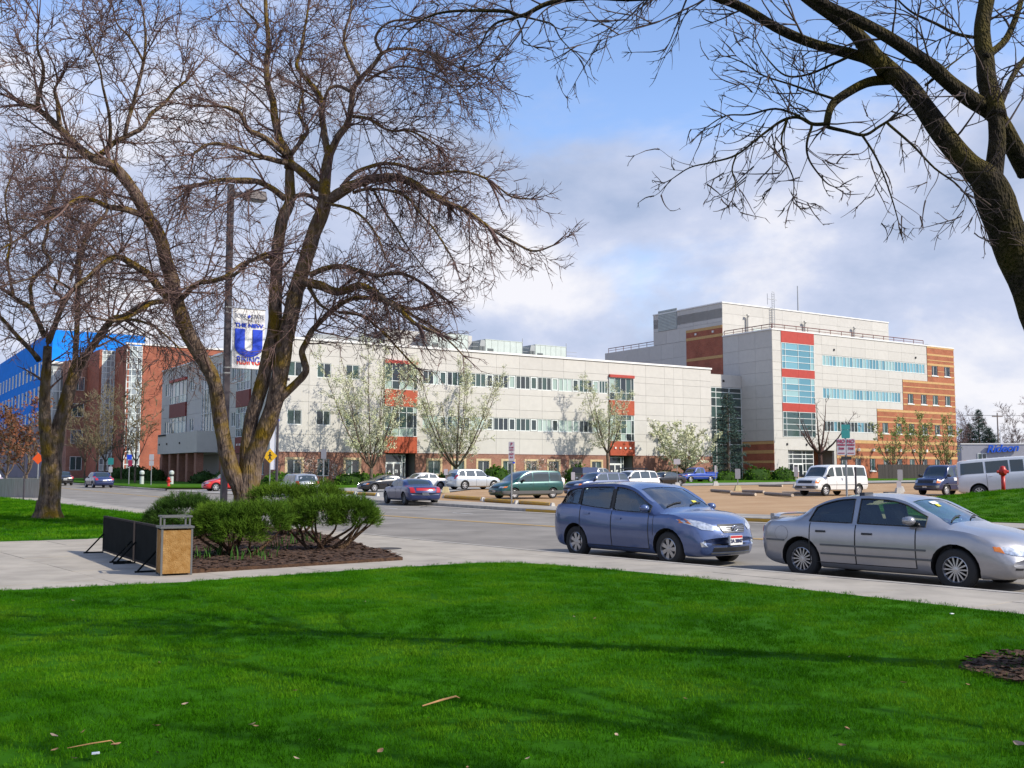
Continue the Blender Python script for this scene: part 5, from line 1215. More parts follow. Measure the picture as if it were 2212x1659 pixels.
def boolean(me,cutmb,mats):
    o=bpy.data.objects.new('tmp',me); COL.objects.link(o); cm=cutmb.mesh('cut',mats,recalc=True); co_=bpy.data.objects.new('tmpc',cm); COL.objects.link(co_)
    md=o.modifiers.new('b','BOOLEAN'); md.operation='DIFFERENCE'; md.object=co_; md.solver='EXACT'; md.material_mode='TRANSFER'
    dg=bpy.context.evaluated_depsgraph_get(); dg.update(); r=bpy.data.meshes.new_from_object(o.evaluated_get(dg))
    bpy.data.objects.remove(o); bpy.data.objects.remove(co_); return r
def patch(bvh,poly,proj,off=.006,thick=.02,step=.06):
    """closed slab lying on the body: poly in 2-D, proj(p) gives (origin, direction)"""
    ring=[]
    for i,a in enumerate(poly):
        a=Vector(a); b=Vector(poly[(i+1)%len(poly)]); n=max(1,int((b-a).length/step))
        for k in range(n): ring.append(a.lerp(b,k/n))
    pts=list(ring); x0,x1=min(p.x for p in ring),max(p.x for p in ring); y0,y1=min(p.y for p in ring),max(p.y for p in ring); x=x0+step*.5
    while x<x1:
        y=y0+step*.5
        while y<y1: pts.append(Vector((x,y))); y+=step
        x+=step
    v,e,f,_,_,_=delaunay_2d_cdt(pts,[(i,(i+1)%len(ring)) for i in range(len(ring))],[],1,1e-5)
    P=[];last=None
    for p in v:
        o,d=proj(p); h=bvh.ray_cast(Vector(o),Vector(d))
        P.append(None if h[0] is None else h[0]-Vector(d).normalized()*off)
    mb=MB(); D=Vector(proj(v[0])[1]).normalized(); ok=[]
    good=[p for p in P if p is not None]
    if not good: return mb
    for i,p in enumerate(P):
        if p is None:
            o,d=proj(v[i]); o=Vector(o); p=min(good,key=lambda g:(g-o-D*((g-o).dot(D))).length); p=o+D*((p-o).dot(D)); P[i]=p
    mb.v=[tuple(p) for p in P]; nrm=0
    for q in f:
        n=(P[q[1]]-P[q[0]]).cross(P[q[2]]-P[q[0]]); q=tuple(q) if n.dot(D)<0 else tuple(q)[::-1]; mb.f.append(q); mb.m.append(0)
    he={}
    for q in mb.f:
        for i in range(len(q)): he[(q[i],q[(i+1)%len(q)])]=1
    for a,b in [k for k in he if (k[1],k[0]) not in he]:
        A,B=P[a],P[b]; mb.quad(A,A+D*thick,B+D*thick,B)
    return mb
def side_proj(s): return lambda p:((p[0],2.5*s,p[1]),(0,-s,0))
front_proj=lambda p:((7.5,p[0],p[1]),(-1,0,0))
rear_proj=lambda p:((-2.5,p[0],p[1]),(1,0,0))
top_proj=lambda p:((p[0],p[1],4),(0,0,-1))
def wheel(par,x,y,r,w,rim,sp,style,side,rimr=.64):
    t=MB(); rr_=r*rimr
    prof=[(rr_,-w/2+.01),(r*.90,-w/2),(r*.975,-w/2+.02),(r,-w/4),(r,w/4),(r*.975,w/2-.02),(r*.90,w/2),(rr_,w/2-.01),(rr_*.97,w/2-.05),(rr_*.97,-w/2+.05),(rr_,-w/2+.01)]
    t.lathe(prof,28,'y'); wo=link('wheel',t.mesh('wheel',m_tyre,True),par,(x,y,r))
    d=MB(); s=side; f=w/2-.03
    d.lathe([(rr_*1.0,s*(f+.012)),(rr_*.93,s*(f+.02)),(rr_*.88,s*(f-.01)),(rr_*.86,s*(f-.06))],28,'y')
    d.lathe([(.001,s*(f+.0)),(r*.13,s*(f-.003)),(r*.17,s*(f-.02)),(r*.17,s*(f-.05))],14,'y')
    for i in range(sp):
        a=2*math.pi*i/sp; ca_,sa_=math.cos(a),math.sin(a); w0,w1=style
        for sd in (0,):
            q=[]
            for rad_,ww in ((r*.13,w0),(rr_*.9,w1)):
                for dd in (-ww/2,ww/2): q.append((ca_*rad_-sa_*dd,sa_*rad_+ca_*dd))
            b=len(d.v); z0,z1=s*(f-.005),s*(f-.045)
            for zz_ in (z0,z1):
                for (px_,pz_) in (q[0],q[1],q[3],q[2]): d.v.append((px_,zz_,pz_))
            for fc in ((0,1,2,3),(7,6,5,4),(0,4,5,1),(1,5,6,2),(2,6,7,3),(3,7,4,0)): d.f.append(tuple(b+k_ for k_ in fc)); d.m.append(0)
    ro=d.build('rim',rim,wo,recalc=True); sharpen(ro.data,40)
    bk=MB().lathe([(.001,s*(f-.08)),(rr_*.97,s*(f-.08))],20,'y').build('brake_disc',m_well,wo)
    return wo
def vehicle(name,label,cat,pos,heading,spec,group=None):
    c=Car(); c.__dict__.update(spec); hw=c.W/2
    th=thing(name,label,cat,(pos[0],pos[1],pos[2] if len(pos)>2 else tz(pos[1])+.034),heading,group); th.rotation_euler=(0,-c.__dict__.get('tilt',0),heading)
    cx=(c.ax[0]+c.ax[1])/2   # origin midway between the axles
    c.xs_extra=sorted(set(list(c.doors)+[c.ax[0],c.ax[1]]))
    mb=hull(c); 
    body=mb.mesh('body',[c.paint,m_well,m_int])
    bm=bmesh.new(); bm.from_mesh(body); bmesh.ops.recalc_face_normals(bm,faces=bm.faces); bm.to_mesh(body); bm.free()
    bvh=BVHTree.FromPolygons([v.co.copy() for v in body.vertices],[tuple(p.vertices) for p in body.polygons])
    # cutters: wheel openings and, where one looks in, the side lights and screens
    cut1=MB()
    for x in c.ax:
        for s in (1,-1):
            y0=s*(hw-.30); n=22; b=len(cut1.v); ra=c.r*c.__dict__.get('arch',1.19)
            for yy in (y0,s*(hw+.3)):
                for k in range(n): a=2*math.pi*k/n; cut1.v.append((x+ra*math.cos(a),yy,c.r+.01+ra*math.sin(a)))
            cut1.f.append(tuple(range(b,b+n))); cut1.f.append(tuple(range(b+2*n-1,b+n-1,-1))); cut1.m+=[0,0]
            for k in range(n): cut1.f.append((b+k,b+n+k,b+n+(k+1)%n,b+(k+1)%n)); cut1.m.append(0)
    def side_poly(a,b,zt_off,zb_off,rake=(0,0)):
        k=10; P=[]
        for i in range(k+1): x=a+(b-a)*i/k; P.append((x,c.f_belt(x)+zb_off))
        Q=[]
        for i in range(k+1):
            x=b+rake[1]+(a+rake[0]-b-rake[1])*i/k; z=c.f_top(x)-zt_off; zb=c.f_belt(min(max(x,a),b))+zb_off
            if z>zb+.02: Q.append((x,z))
        if not Q: return P
        # a steep front or tail light closes to a point
        R_=P+Q
        mx=max(q[0] for q in Q); mn=min(q[0] for q in Q)
        P2=[p for p in P if mn-.14<=p[0]<=mx+.14] if c.__dict__.get('pointed',True) else P
        return P2+Q
    polys=[side_poly(*w) for w in c.wins]
    def plan_poly(x0,x1,w0,w1): return [(x0,-w0),(x1,-w1),(x1-c.__dict__.get('wbow',.0)*0,0),(x1,w1),(x0,w0)]
    see=c.__dict__.get('see',False)
    if see:
        for P in polys:
            A=sum(P[i][0]*P[(i+1)%len(P)][1]-P[(i+1)%len(P)][0]*P[i][1] for i in range(len(P)))
            for s in (1,-1):
                b=len(cut1.v); n=len(P)
                for yy in (s*(hw*.52),s*(hw+.3)): cut1.v+=[(p[0],yy,p[1]) for p in P]
                cut1.f.append(tuple(range(b,b+n))); cut1.f.append(tuple(range(b+2*n-1,b+n-1,-1))); cut1.m+=[1,1]
                for k in range(n): cut1.f.append((b+k,b+n+k,b+n+(k+1)%n,b+(k+1)%n)); cut1.m.append(1)
    me=boolean(body,cut1,[m_well,m_int])
    if see:
        cut2=MB()
        for (x0,x1,w0,w1) in c.screens: cut2.prism([(x0,-w0),(x1,-w1),(x1,w1),(x0,w0)],c.f_belt((x0+x1)/2)-.28,c.H+.3,0)
        me=boolean(me,cut2,[m_int])
    # sort the faces: body, doors (below the belt), drop the cutter faces inside the cabin
    bm=bmesh.new(); bm.from_mesh(me); mi=[m.name if m else '' for m in me.materials]
    if see: bmesh.ops.delete(bm,geom=[f for f in bm.faces if mi[f.material_index]=='interior_dark'],context='FACES')
    doorsets=[]
    bm.faces.ensure_lookup_table()
    for a,b in zip(c.doors,c.doors[1:]):
        for s in (1,-1):
            fs=[f for f in bm.faces if mi[f.material_index]==c.paint.name and a-.002<f.calc_center_median().x<b+.002 and f.calc_center_median().y*s>hw*.86 and c.f_bot(a)+.09<f.calc_center_median().z<c.f_belt(f.calc_center_median().x)-.005]
            doorsets.append((a,b,s,[f.index for f in fs]))
    full=bm
    def submesh(idx,nm):
        b2=bmesh.new(); b2.from_mesh(me_full); b2.faces.ensure_lookup_table(); keep=set(idx); bmesh.ops.delete(b2,geom=[f for f in b2.faces if f.index not in keep],context='FACES'); m_=bpy.data.meshes.new(nm); b2.to_mesh(m_); b2.free(); return m_
    me_full=bpy.data.meshes.new('body'); full.to_mesh(me_full); full.free()
    for m_ in me.materials: me_full.materials.append(m_)
    used=set(i for d in doorsets for i in d[3])
    bd=submesh([i for i in range(len(me_full.polygons)) if i not in used],'body')
    off=Vector((-cx,0,0))
    def add(nm,me_,par=th,mats=None,sharp=True):
        if mats is not None:
            me_.materials.clear(); [me_.materials.append(x) for x in (mats if isinstance(mats,list) else [mats])]
        if par is th: me_.transform(Matrix.Translation(off))
        if sharp: sharpen(me_,38)
        return link(nm,me_,par)
    for m_ in me.materials: 
        if m_.name not in [q.name for q in bd.materials]: bd.materials.append(m_)
    body_o=add('body',bd)
    doors={}
    for a,b,s,ix in doorsets:
        if not ix: continue
        dm=submesh(ix,'door'); [dm.materials.append(q) for q in me.materials if q.name not in [w.name for w in dm.materials]]; d=add('door',dm); doors[(a,s)]=d
        # handle and shut line belong to the door
        hx=a+.12; hz=c.f_belt(hx)-.13; P=patch(bvh,[(hx,hz-.016),(hx+.17,hz-.012),(hx+.17,hz+.016),(hx,hz+.016)],side_proj(s),.022,.03,.08); P.v=[(x-cx,y,z) for x,y,z in P.v]; P.build('handle',c.__dict__.get('hm',c.paint),d)
        zb=c.f_bot(a)+.1
        for xx in (a,b):
            P=patch(bvh,[(xx-.009,zb),(xx+.009,zb),(xx+.009,c.f_belt(xx)),(xx-.009,c.f_belt(xx))],side_proj(s),.003,.006,.05); P.v=[(x-cx,y,z) for x,y,z in P.v]; P.build('shut_line',m_trim,d)
        P=patch(bvh,[(a,zb-.006),(b,zb-.006),(b,zb+.006),(a,zb+.006)],side_proj(s),.003,.006,.1); P.v=[(x-cx,y,z) for x,y,z in P.v]; P.build('shut_line',m_trim,d)
    def put_patch(nm,poly,proj,m_,o=.006,t_=.02,st=.06,par=th):
        P=patch(bvh,poly,proj,o,t_,st)
        if not P.v: return None
        P.v=[(x-cx,y,z) for x,y,z in P.v]; ob=P.build(nm,m_,par); sharpen(ob.data,40); return ob
    gm=m_glassc if see else m_glassd
    for P in polys:
        for s in (1,-1):
            if see: put_patch('side_window',P,side_proj(s),gm,-.006,.002,.09)
            else: put_patch('side_window',P,side_proj(s),gm,.005,.02,.1)
            if see:
                # dark rubber round the light
                cxp=sum(p[0] for p in P)/len(P); czp=sum(p[1] for p in P)/len(P)
                for i in range(len(P)):
                    a,b=Vector(P[i]),Vector(P[(i+1)%len(P)]); 
                    if (b-a).length<.02: continue
                fr=MB(); n=len(P)
                ring=[]
                for i in range(n):
                    p=Vector(P[i]); h=bvh.ray_cast(Vector((p.x,2.5*s,p.y)),Vector((0,-s,0))); 
                    if h[0] is not None: ring.append(h[0]-off*0+Vector((-cx,.004*s,0)))
                if len(ring)>3: fr.tube(ring+[ring[0]],.011,5,cap=False); fr.build('window_seal',m_trim,th)
    for (x0,x1,w0,w1) in c.screens:
        nm='windscreen' if x0>c.L*.5 else 'rear_window'
        put_patch(nm,[(x0,-w0),(x1,-w1),(x1,w1),(x0,w0)],top_proj,m_glassw if see else gm,-.006 if see else .005,.002 if see else .02,.09)
    # wheels
    for x in c.ax:
        for s in (1,-1): wheel(th,x-cx,s*(hw-c.tw/2-.03),c.r,c.tw,c.rim,c.sp,c.style,s)
    # lamps, grille, plates
    for nm,poly,pr,m_,o_,t_ in c.marks:
        put_patch(nm,poly,{'f':front_proj,'r':rear_proj,'l':side_proj(1),'R':side_proj(-1),'t':top_proj}[pr],m_,o_,t_,.05)
    # mirrors
    if c.__dict__.get('mx'):
        for s in (1,-1):
            z=c.f_belt(c.mx)+.09; h=bvh.ray_cast(Vector((c.mx,2.5*s,z)),Vector((0,-s,0))); y=(abs(h[0].y) if h[0] is not None else hw*.8)
            mbm=MB(); b=0; ms=c.__dict__.get('ms',1)
            prof=[(-.05,.0),(-.04,.6),(0,.95),(.06,1),(.10,.8),(.125,.35)]
            for px_,k_ in prof:
                for j in range(10): a=2*math.pi*j/10; mbm.v.append((c.mx+.02+px_*ms-cx,s*(y+.125*ms+.095*ms*(k_ if k_>.1 else .55)*math.cos(a)),z+.02+.07*ms*(k_ if k_>.1 else .75)*math.sin(a)))
            for i in range(len(prof)-1):
                for j in range(10): jj=(j+1)%10; mbm.f.append((i*10+j,i*10+jj,(i+1)*10+jj,(i+1)*10+j)); mbm.m.append(0)
            mbm.f.append(tuple(range(10))); mbm.f.append(tuple(range(len(prof)*10-1,len(prof)*10-11,-1))); mbm.m+=[0,0]
            mbm.tube([(c.mx-cx+.03,s*(y-.02),z-.03),(c.mx-cx+.03,s*(y+.07),z+.0)],.025,6)
            ob=mbm.build('mirror',c.__dict__.get('mm',c.paint),th,smooth=True,recalc=True)
    if see:
        xw=max(q[1] for q in c.screens); zf=.30; zs=c.f_belt(c.L*.5)
        fl=MB(); fl.box(c.ax[0]-.3-cx,c.ax[1]+.25-cx,-hw*.80,hw*.80,zf-.1,zf); fl.build('cabin_floor',m_int,th)
        ds=MB(); x0=max(q[0] for q in c.screens)
        dxf=c.dash; ds.prism([(dxf-cx,-hw*.78),(dxf+.5-cx,-hw*.76),(dxf+.5-cx,hw*.76),(dxf-cx,hw*.78)],zf,c.f_belt(dxf)-.05); ds.build('dashboard',m_int,th)
        MB().tube([(dxf-.12-cx+.05*math.sin(a*.5236)*1.0,hw*.42+.18*math.cos(a*.5236),c.f_belt(dxf)-.08+.18*math.sin(a*.5236)) for a in range(13)],.016,6).build('steering_wheel',m_int,th)
        def seat(x,y,w,h=.62):
            q=MB(); q.box(x-.25,x+.25,y-w/2,y+w/2,zf+.05,zf+.3); q.prism([(x-.22,y-w/2),(x-.36,y-w/2),(x-.36,y+w/2),(x-.22,y+w/2)],zf+.28,zf+.28+h,top=[(x-.42,y-w*.42),(x-.52,y-w*.42),(x-.52,y+w*.42),(x-.42,y+w*.42)])
            return q
        for s in (1,-1):
            x=c.seat-cx; q=seat(x,s*hw*.42,.5); q.prism([(x-.46,s*hw*.42-.13),(x-.55,s*hw*.42-.13),(x-.55,s*hw*.42+.13),(x-.46,s*hw*.42+.13)],zf+.93,zf+1.10); q.build('front_seat',m_seat,th)
        rs=c.__dict__.get('rear_seat',c.seat-.92); q=seat(rs-cx,0,hw*1.5,c.__dict__.get('rear_h',.6))
        for s in (1,-1) if 'rear_h' not in c.__dict__ else (): q.prism([(c.seat-.92-cx-.46,s*hw*.4-.12),(c.seat-.92-cx-.54,s*hw*.4-.12),(c.seat-.92-cx-.54,s*hw*.4+.12),(c.seat-.92-cx-.46,s*hw*.4+.12)],zf+.88,zf+1.03)
        q.build('rear_seat',m_seat,th)
        # wipers
        sx=[q for q in c.screens if q[0]>c.L*.5][0]
        for y0,y1 in ((-hw*.6,-.05),(.1,hw*.55)):
            pts=[]
            for k in range(7):
                x=sx[1]-.05-.10*math.sin(k/6*1.6); y=y0+(y1-y0)*k/6; h=bvh.ray_cast(Vector((x,y,4)),Vector((0,0,-1))); pts.append(h[0]+Vector((-cx,0,.012)))
            MB().tube(pts,.012,5).build('wiper',m_trim,th)
    c.th=th; c.bvh=bvh; c.cx=cx; c.put_patch=put_patch; c.hw=hw; return c
def sym(poly): return [(-y,z) for y,z in poly][::-1]
def heading(dx,dy): return math.atan2(dy,dx)
def mirror_marks(lst):
    out=[]
    for nm,poly,pr,m_,o_,t_ in lst: out.append((nm,poly,pr,m_,o_,t_)); out.append((nm,sym(poly),pr,m_,o_,t_))
    return out
# --- 1 the blue-violet hatchback parked at the kerb
p_blue=paint('violet_blue',(.085,.125,.265),.40,.26)
hatch=dict(L=4.35,W=1.775,H=1.54,ax=(.86,3.46),r=.315,tw=.205,bow=(.30,.14),xb=3.3,xr=.55,tumble=15,paint=p_blue,rim=m_rim,sp=7,style=(.05,.085),see=True,
 top=[(0,.66),(.015,.80),(.05,.93),(.09,1.0),(.2,1.12),(.38,1.31),(.54,1.435),(.80,1.495),(1.3,1.53),(1.75,1.54),(2.15,1.52),(2.46,1.45),(2.88,1.24),(3.26,1.045),(3.5,1.005),(3.8,.965),(4.05,.90),(4.2,.835),(4.29,.74),(4.33,.64),(4.35,.55)],
 bot=[(0,.52),(.02,.40),(.08,.30),(.25,.22),(.6,.19),(3.7,.19),(4.1,.19),(4.27,.21),(4.33,.27),(4.35,.40)],
 belt=[(0,.90),(.2,1.05),(.6,1.06),(1.5,1.0),(2.6,.94),(3.2,.94),(3.6,.945),(4.0,.87),(4.2,.78),(4.35,.5)],
 wid=[(0,.74),(.06,.82),(.3,.872),(1,.8875),(3.4,.8875),(3.9,.86),(4.2,.80),(4.31,.745),(4.35,.70)],
 doors=(1.02,1.95,2.98),wins=[(.34,.94,.11,.03,(.20,.02)),(1.0,1.88,.105,.03,(.0,.0)),(1.97,2.98,.10,.03,(0,0))],
 screens=[(2.50,3.20,.56,.66),(.20,.46,.58,.54)],mx=2.88,seat=2.15,dash=2.82,
 marks=mirror_marks([('headlamp',[(.40,.745),(.47,.665),(.66,.69),(.82,.79),(.845,.86),(.78,.88),(.60,.83)],'f',m_head,.012,.03),('indicator',[(.775,.785),(.845,.80),(.86,.875),(.79,.88)],'f',m_amber,.016,.03),('fog_lamp',[(.60,.38),(.70,.38),(.72,.46),(.62,.48)],'f',m_head,.012,.02),('tail_lamp',[(.56,.72),(.72,.72),(.78,.98),(.68,1.0)],'r',m_tail,.01,.03)])+
  [('grille',[(-.37,.745),(-.27,.625),(.27,.625),(.37,.745),(.34,.78),(-.34,.78)],'f',m_trim,.010,.02),('lower_grille',[(-.50,.29),(.50,.29),(.46,.42),(-.46,.42)],'f',m_trim,.008,.02),]+
  [('grille_bar',[(-.27-.018*k,.640+.03*k),(.27+.018*k,.640+.03*k),(.27+.018*k,.646+.03*k),(-.27-.018*k,.646+.03*k)],'f',m_rim,.014,.008) for k in range(4)]+
  [('pillar',[(1.885,1.02),(1.965,1.01),(1.965,1.40),(1.885,1.40)],'R',m_trim,.004,.01),('pillar',[(1.885,1.02),(1.965,1.01),(1.965,1.40),(1.885,1.40)],'l',m_trim,.004,.01),('pillar',[(.945,1.08),(.995,1.075),(1.0,1.38),(.985,1.38)],'R',m_trim,.004,.01),('bumper_lip',[(-.52,.245),(.52,.245),(.52,.275),(-.52,.275)],'f',m_greytrim,.02,.03),('door_mirror_seam',[(3.10,.55),(3.11,.55),(3.11,.9),(3.10,.9)],'R',m_trim,.003,.006)])
H1=heading(.605,-.796)
c1=vehicle('parked_car','violet blue hatchback parked at the near kerb, front towards the silver sedan','car',(2.76,20.82,-.045),H1,hatch)
# emblem: three ovals; plate figures
e=MB()
def oval(mb,cy,cz,ry,rz,x): mb.tube([(x,cy+ry*math.cos(a*.3142),cz+rz*math.sin(a*.3142)) for a in range(21)],.009,5,cap=False)
xe_=c1.bvh.ray_cast(Vector((7,0,.70)),Vector((-1,0,0)))[0].x-c1.cx+.03
oval(e,0,.700,.075,.052,xe_); oval(e,0,.700,.028,.05,xe_); oval(e,0,.725,.055,.022,xe_); e.build('emblem',m_chrome,c1.th,smooth=True)
xp_=max(c1.bvh.ray_cast(Vector((7,0,z)),Vector((-1,0,0)))[0].x for z in (.43,.47,.5,.53,.57))-c1.cx+.03
pl_=MB().box(xp_-.05,xp_-.006,-.165,.165,.405,.575).build('number_plate',m_plate,c1.th); MB().box(xp_-.006,xp_-.003,-.158,.158,.53,.57).build('plate_band',m_platered,pl_)
o=link('plate_figures',text_mesh('2A 20M7',.085,'plate_figures',m_ink,.002,.004),c1.th,(xp_,0,.475),(math.pi/2,0,math.pi/2))
c1.put_patch('sticker',[(2.98,.30),(3.06,.30),(3.06,.42),(2.98,.42)],top_proj,m_sticker,.004,.002)
# --- 2 silver sedan
p_silver=paint('silver_beige',(.36,.355,.375),.55,.3)
sedan=dict(L=4.50,W=1.75,H=1.39,ax=(.98,3.56),r=.305,tw=.2,bow=(.30,.22),xb=3.4,xr=.7,tumble=20,paint=p_silver,rim=m_rim,sp=14,style=(.018,.024),see=True,
 top=[(0,.64),(.02,.76),(.06,.86),(.12,.93),(.3,.965),(.62,.985),(.80,1.02),(1.1,1.17),(1.4,1.305),(1.7,1.37),(2.05,1.39),(2.45,1.375),(2.72,1.325),(3.1,1.15),(3.5,.965),(3.7,.93),(4.0,.875),(4.25,.80),(4.39,.71),(4.465,.61),(4.5,.5)],
 bot=[(0,.47),(.02,.36),(.09,.27),(.3,.21),(.6,.18),(3.9,.18),(4.3,.19),(4.45,.23),(4.5,.36)],
 belt=[(0,.80),(.3,.90),(1.0,.905),(2,.895),(3.4,.875),(3.8,.85),(4.2,.74),(4.5,.45)],
 wid=[(0,.69),(.06,.78),(.3,.85),(1,.875),(3.4,.875),(3.95,.85),(4.25,.79),(4.43,.72),(4.5,.66)],
 doors=(1.16,1.98,2.98),wins=[(1.05,1.90,.085,.025,(.18,.0)),(2.0,3.12,.085,.025,(0,0))],
 screens=[(2.78,3.44,.52,.66),(.84,1.36,.60,.50)],mx=2.86,seat=2.42,rear_seat=1.66,rear_h=.44,dash=2.95,hm=m_trim,
 marks=mirror_marks([('headlamp',[(.40,.60),(.42,.52),(.62,.545),(.745,.60),(.74,.665),(.60,.655)],'f',m_head,.012,.03),('indicator',[(.70,.57),(.765,.60),(.76,.665),(.71,.66)],'f',m_amber,.016,.03),('bumper_lamp',[(.50,.33),(.62,.335),(.62,.365),(.50,.36)],'f',m_trim,.006,.02),('tail_lamp',[(.50,.72),(.70,.72),(.72,.83),(.52,.85)],'r',m_tail,.012,.05)])+
  [('grille',[(-.28,.565),(-.2,.515),(.2,.515),(.28,.565),(.2,.61),(-.2,.61)],'f',m_trim,.014,.02),('lower_grille',[(-.34,.29),(.34,.29),(.30,.38),(-.30,.38)],'f',m_trim,.008,.02)]+
  [(nm,[(a,z-.014),(b,z-.014),(b,z+.014),(a,z+.014)],sd,m_greytrim,.012,.02) for sd in 'lR' for nm,a,b,z in (('side_moulding',1.36,3.14,.56),('side_moulding',1.36,3.22,.42),('bumper_line',.30,.68,.60))])
H2=heading(.659,-.752)
c2=vehicle('parked_car','silver sedan with boot spoiler parked at the kerb, cut by the right frame edge','car',(6.24,16.80,-.045),H2,sedan)
sp=MB(); n=9; sec=[(-.09,.0),(-.03,.03),(.07,.02),(.05,-.005)]
for i in range(n):
    y=-.62+1.24*i/(n-1); dx=.14*(abs(y)/.62)**3; dz=-.05*(abs(y)/.62)**4
    for x,z in sec: sp.v.append((.22+dx+x-c2.cx,y,1.0+dz+z))
for i in range(n-1):
    for j in range(4): sp.f.append((i*4+j,i*4+(j+1)%4,(i+1)*4+(j+1)%4,(i+1)*4+j)); sp.m.append(0)
sp.f+=[(0,1,2,3),(n*4-1,n*4-2,n*4-3,n*4-4)]; sp.m+=[0,0]
for y in (-.5,.5): sp.box(.20-c2.cx,.27-c2.cx,y-.05,y+.05,.90,1.02)
sp.build('spoiler',p_silver,c2.th,recalc=True); 
for pl,m_ in (([(2.86,-.18),(2.93,-.18),(2.93,.02),(2.86,.02)],m_plate),([(2.94,-.14),(3.0,-.14),(3.0,-.04),(2.94,-.04)],m_sticker)): c2.put_patch('sticker',pl,top_proj,m_,.004,.002)
c2.put_patch('fuel_flap',[(.62+.13*math.cos(a*.449),.71+.12*math.sin(a*.449)) for a in range(14)],side_proj(-1),p_silver,.003,.004)
c2.put_patch('flap_line',[(.62+.135*math.cos(a*.449),.71+.125*math.sin(a*.449)) for a in range(14)],side_proj(-1),m_greytrim,.0015,.004)
# --- families for the further cars
def scaled(spec,**k): d=dict(spec); d.update(k); return d
def family(L,W,H,kind,**k):
    f=lambda P:[(x*L,z) for x,z in P]
    if kind=='sedan': top=f([(0,.62),(.01,.78),(.03,.88),(.08,.95),(.16,.98),(.20,1.02),(.27,1.02+(H-1.02)*.6),(.34,H-.04),(.44,H),(.54,H-.02),(.60,H-.09),(.68,1.08),(.77,.95),(.86,.86),(.94,.74),(.985,.62),(1,.5)]); belt=f([(0,.8),(.1,.9),(.3,.92),(.75,.87),(.9,.76),(1,.45)]); wins=[(.26*L,.43*L,.09,.03,(.03*L,0)),(.445*L,.685*L,.09,.03,(0,0))]; scr=[(.61*L,.755*L,.54,.64),(.205*L,.33*L,.58,.5)]; doors=(.27*L,.44*L,.66*L)
    if kind=='coupe': top=f([(0,.62),(.01,.80),(.03,.90),(.08,.96),(.13,.99),(.22,1.15),(.34,H-.06),(.43,H),(.52,H-.02),(.58,H-.09),(.68,1.04),(.76,.92),(.86,.83),(.94,.71),(.985,.6),(1,.48)]); belt=f([(0,.82),(.1,.93),(.3,.93),(.75,.85),(.9,.74),(1,.44)]); wins=[(.22*L,.40*L,.10,.03,(.07*L,0)),(.415*L,.68*L,.085,.03,(0,0))]; scr=[(.595*L,.745*L,.52,.64),(.14*L,.33*L,.6,.5)]; doors=(.38*L,.67*L)
    if kind=='wagon': top=f([(0,.64),(.006,.82),(.02,.95),(.05,1.12),(.085,H-.10),(.12,H-.035),(.3,H),(.5,H-.01),(.58,H-.08),(.66,1.12),(.74,.96),(.86,.87),(.94,.74),(.985,.62),(1,.5)]); belt=f([(0,.86),(.06,.95),(.3,.93),(.72,.88),(.9,.76),(1,.45)]); wins=[(.075*L,.225*L,.10,.03,(.03*L,0)),(.24*L,.42*L,.095,.03,(0,0)),(.435*L,.67*L,.095,.03,(0,0))]; scr=[(.595*L,.73*L,.54,.64),(.03*L,.082*L,.60,.56)]; doors=(.25*L,.43*L,.65*L)
    if kind=='suv': top=f([(0,.72),(.006,.9),(.02,1.05),(.045,1.25),(.075,H-.12),(.11,H-.04),(.3,H),(.5,H-.015),(.57,H-.09),(.65,1.28),(.72,1.13),(.85,1.05),(.94,.93),(.985,.78),(1,.62)]); belt=f([(0,.98),(.06,1.08),(.3,1.06),(.7,1.02),(.9,.93),(1,.55)]); wins=[(.07*L,.22*L,.11,.03,(.03*L,0)),(.235*L,.42*L,.10,.03,(0,0)),(.435*L,.66*L,.10,.03,(0,0))]; scr=[(.585*L,.71*L,.58,.68),(.025*L,.072*L,.62,.58)]; doors=(.25*L,.43*L,.64*L)
    if kind=='minivan': top=f([(0,.66),(.005,.85),(.014,1.05),(.03,1.3),(.055,H-.12),(.09,H-.03),(.3,H),(.52,H-.03),(.62,H-.16),(.76,1.19),(.82,1.06),(.90,.96),(.96,.83),(.99,.68),(1,.52)]); belt=f([(0,1.0),(.1,1.04),(.5,1.02),(.75,1.0),(.9,.86),(1,.5)]); wins=[(.05*L,.24*L,.12,.03,(.015*L,0)),(.255*L,.50*L,.11,.03,(0,0)),(.515*L,.76*L,.11,.03,(0,0))]; scr=[(.635*L,.805*L,.58,.68),(.018*L,.05*L,.66,.62)]; doors=(.27*L,.51*L,.74*L)
    if kind=='van': top=f([(0,.7),(.004,.9),(.008,1.3),(.016,H-.2),(.03,H-.08),(.06,H-.02),(.4,H),(.66,H-.03),(.705,H-.12),(.79,1.40),(.83,1.26),(.91,1.20),(.96,1.10),(.985,.9),(1,.66)]); belt=f([(0,1.2),(.1,1.28),(.5,1.26),(.78,1.22),(.9,1.02),(1,.5)]); wins=[(.04*L,.25*L,.17,.04,(.01*L,0)),(.27*L,.47*L,.17,.04,(0,0)),(.485*L,.60*L,.17,.04,(0,0)),(.635*L,.785*L,.16,.04,(0,0))]; scr=[(.715*L,.815*L,.66,.76),(.010*L,.024*L,.7,.68)]; doors=(.27*L,.61*L,.78*L)
    bot=[(0,.5),(.02,.36),(.1,.27),(.35,.22),(L-.6,.2),(L-.15,.22),(L-.03,.3),(L,.42)] if kind!='van' else [(0,.55),(.03,.45),(.2,.36),(.8,.32),(L-.5,.33),(L-.06,.36),(L,.5)]
    hw=W/2; wid=[(0,hw*.86),(.05,hw*.94),(.3,hw*.985),(1,hw),(L-1.2,hw),(L-.5,hw*.96),(L-.12,hw*.88),(L,hw*.8)]
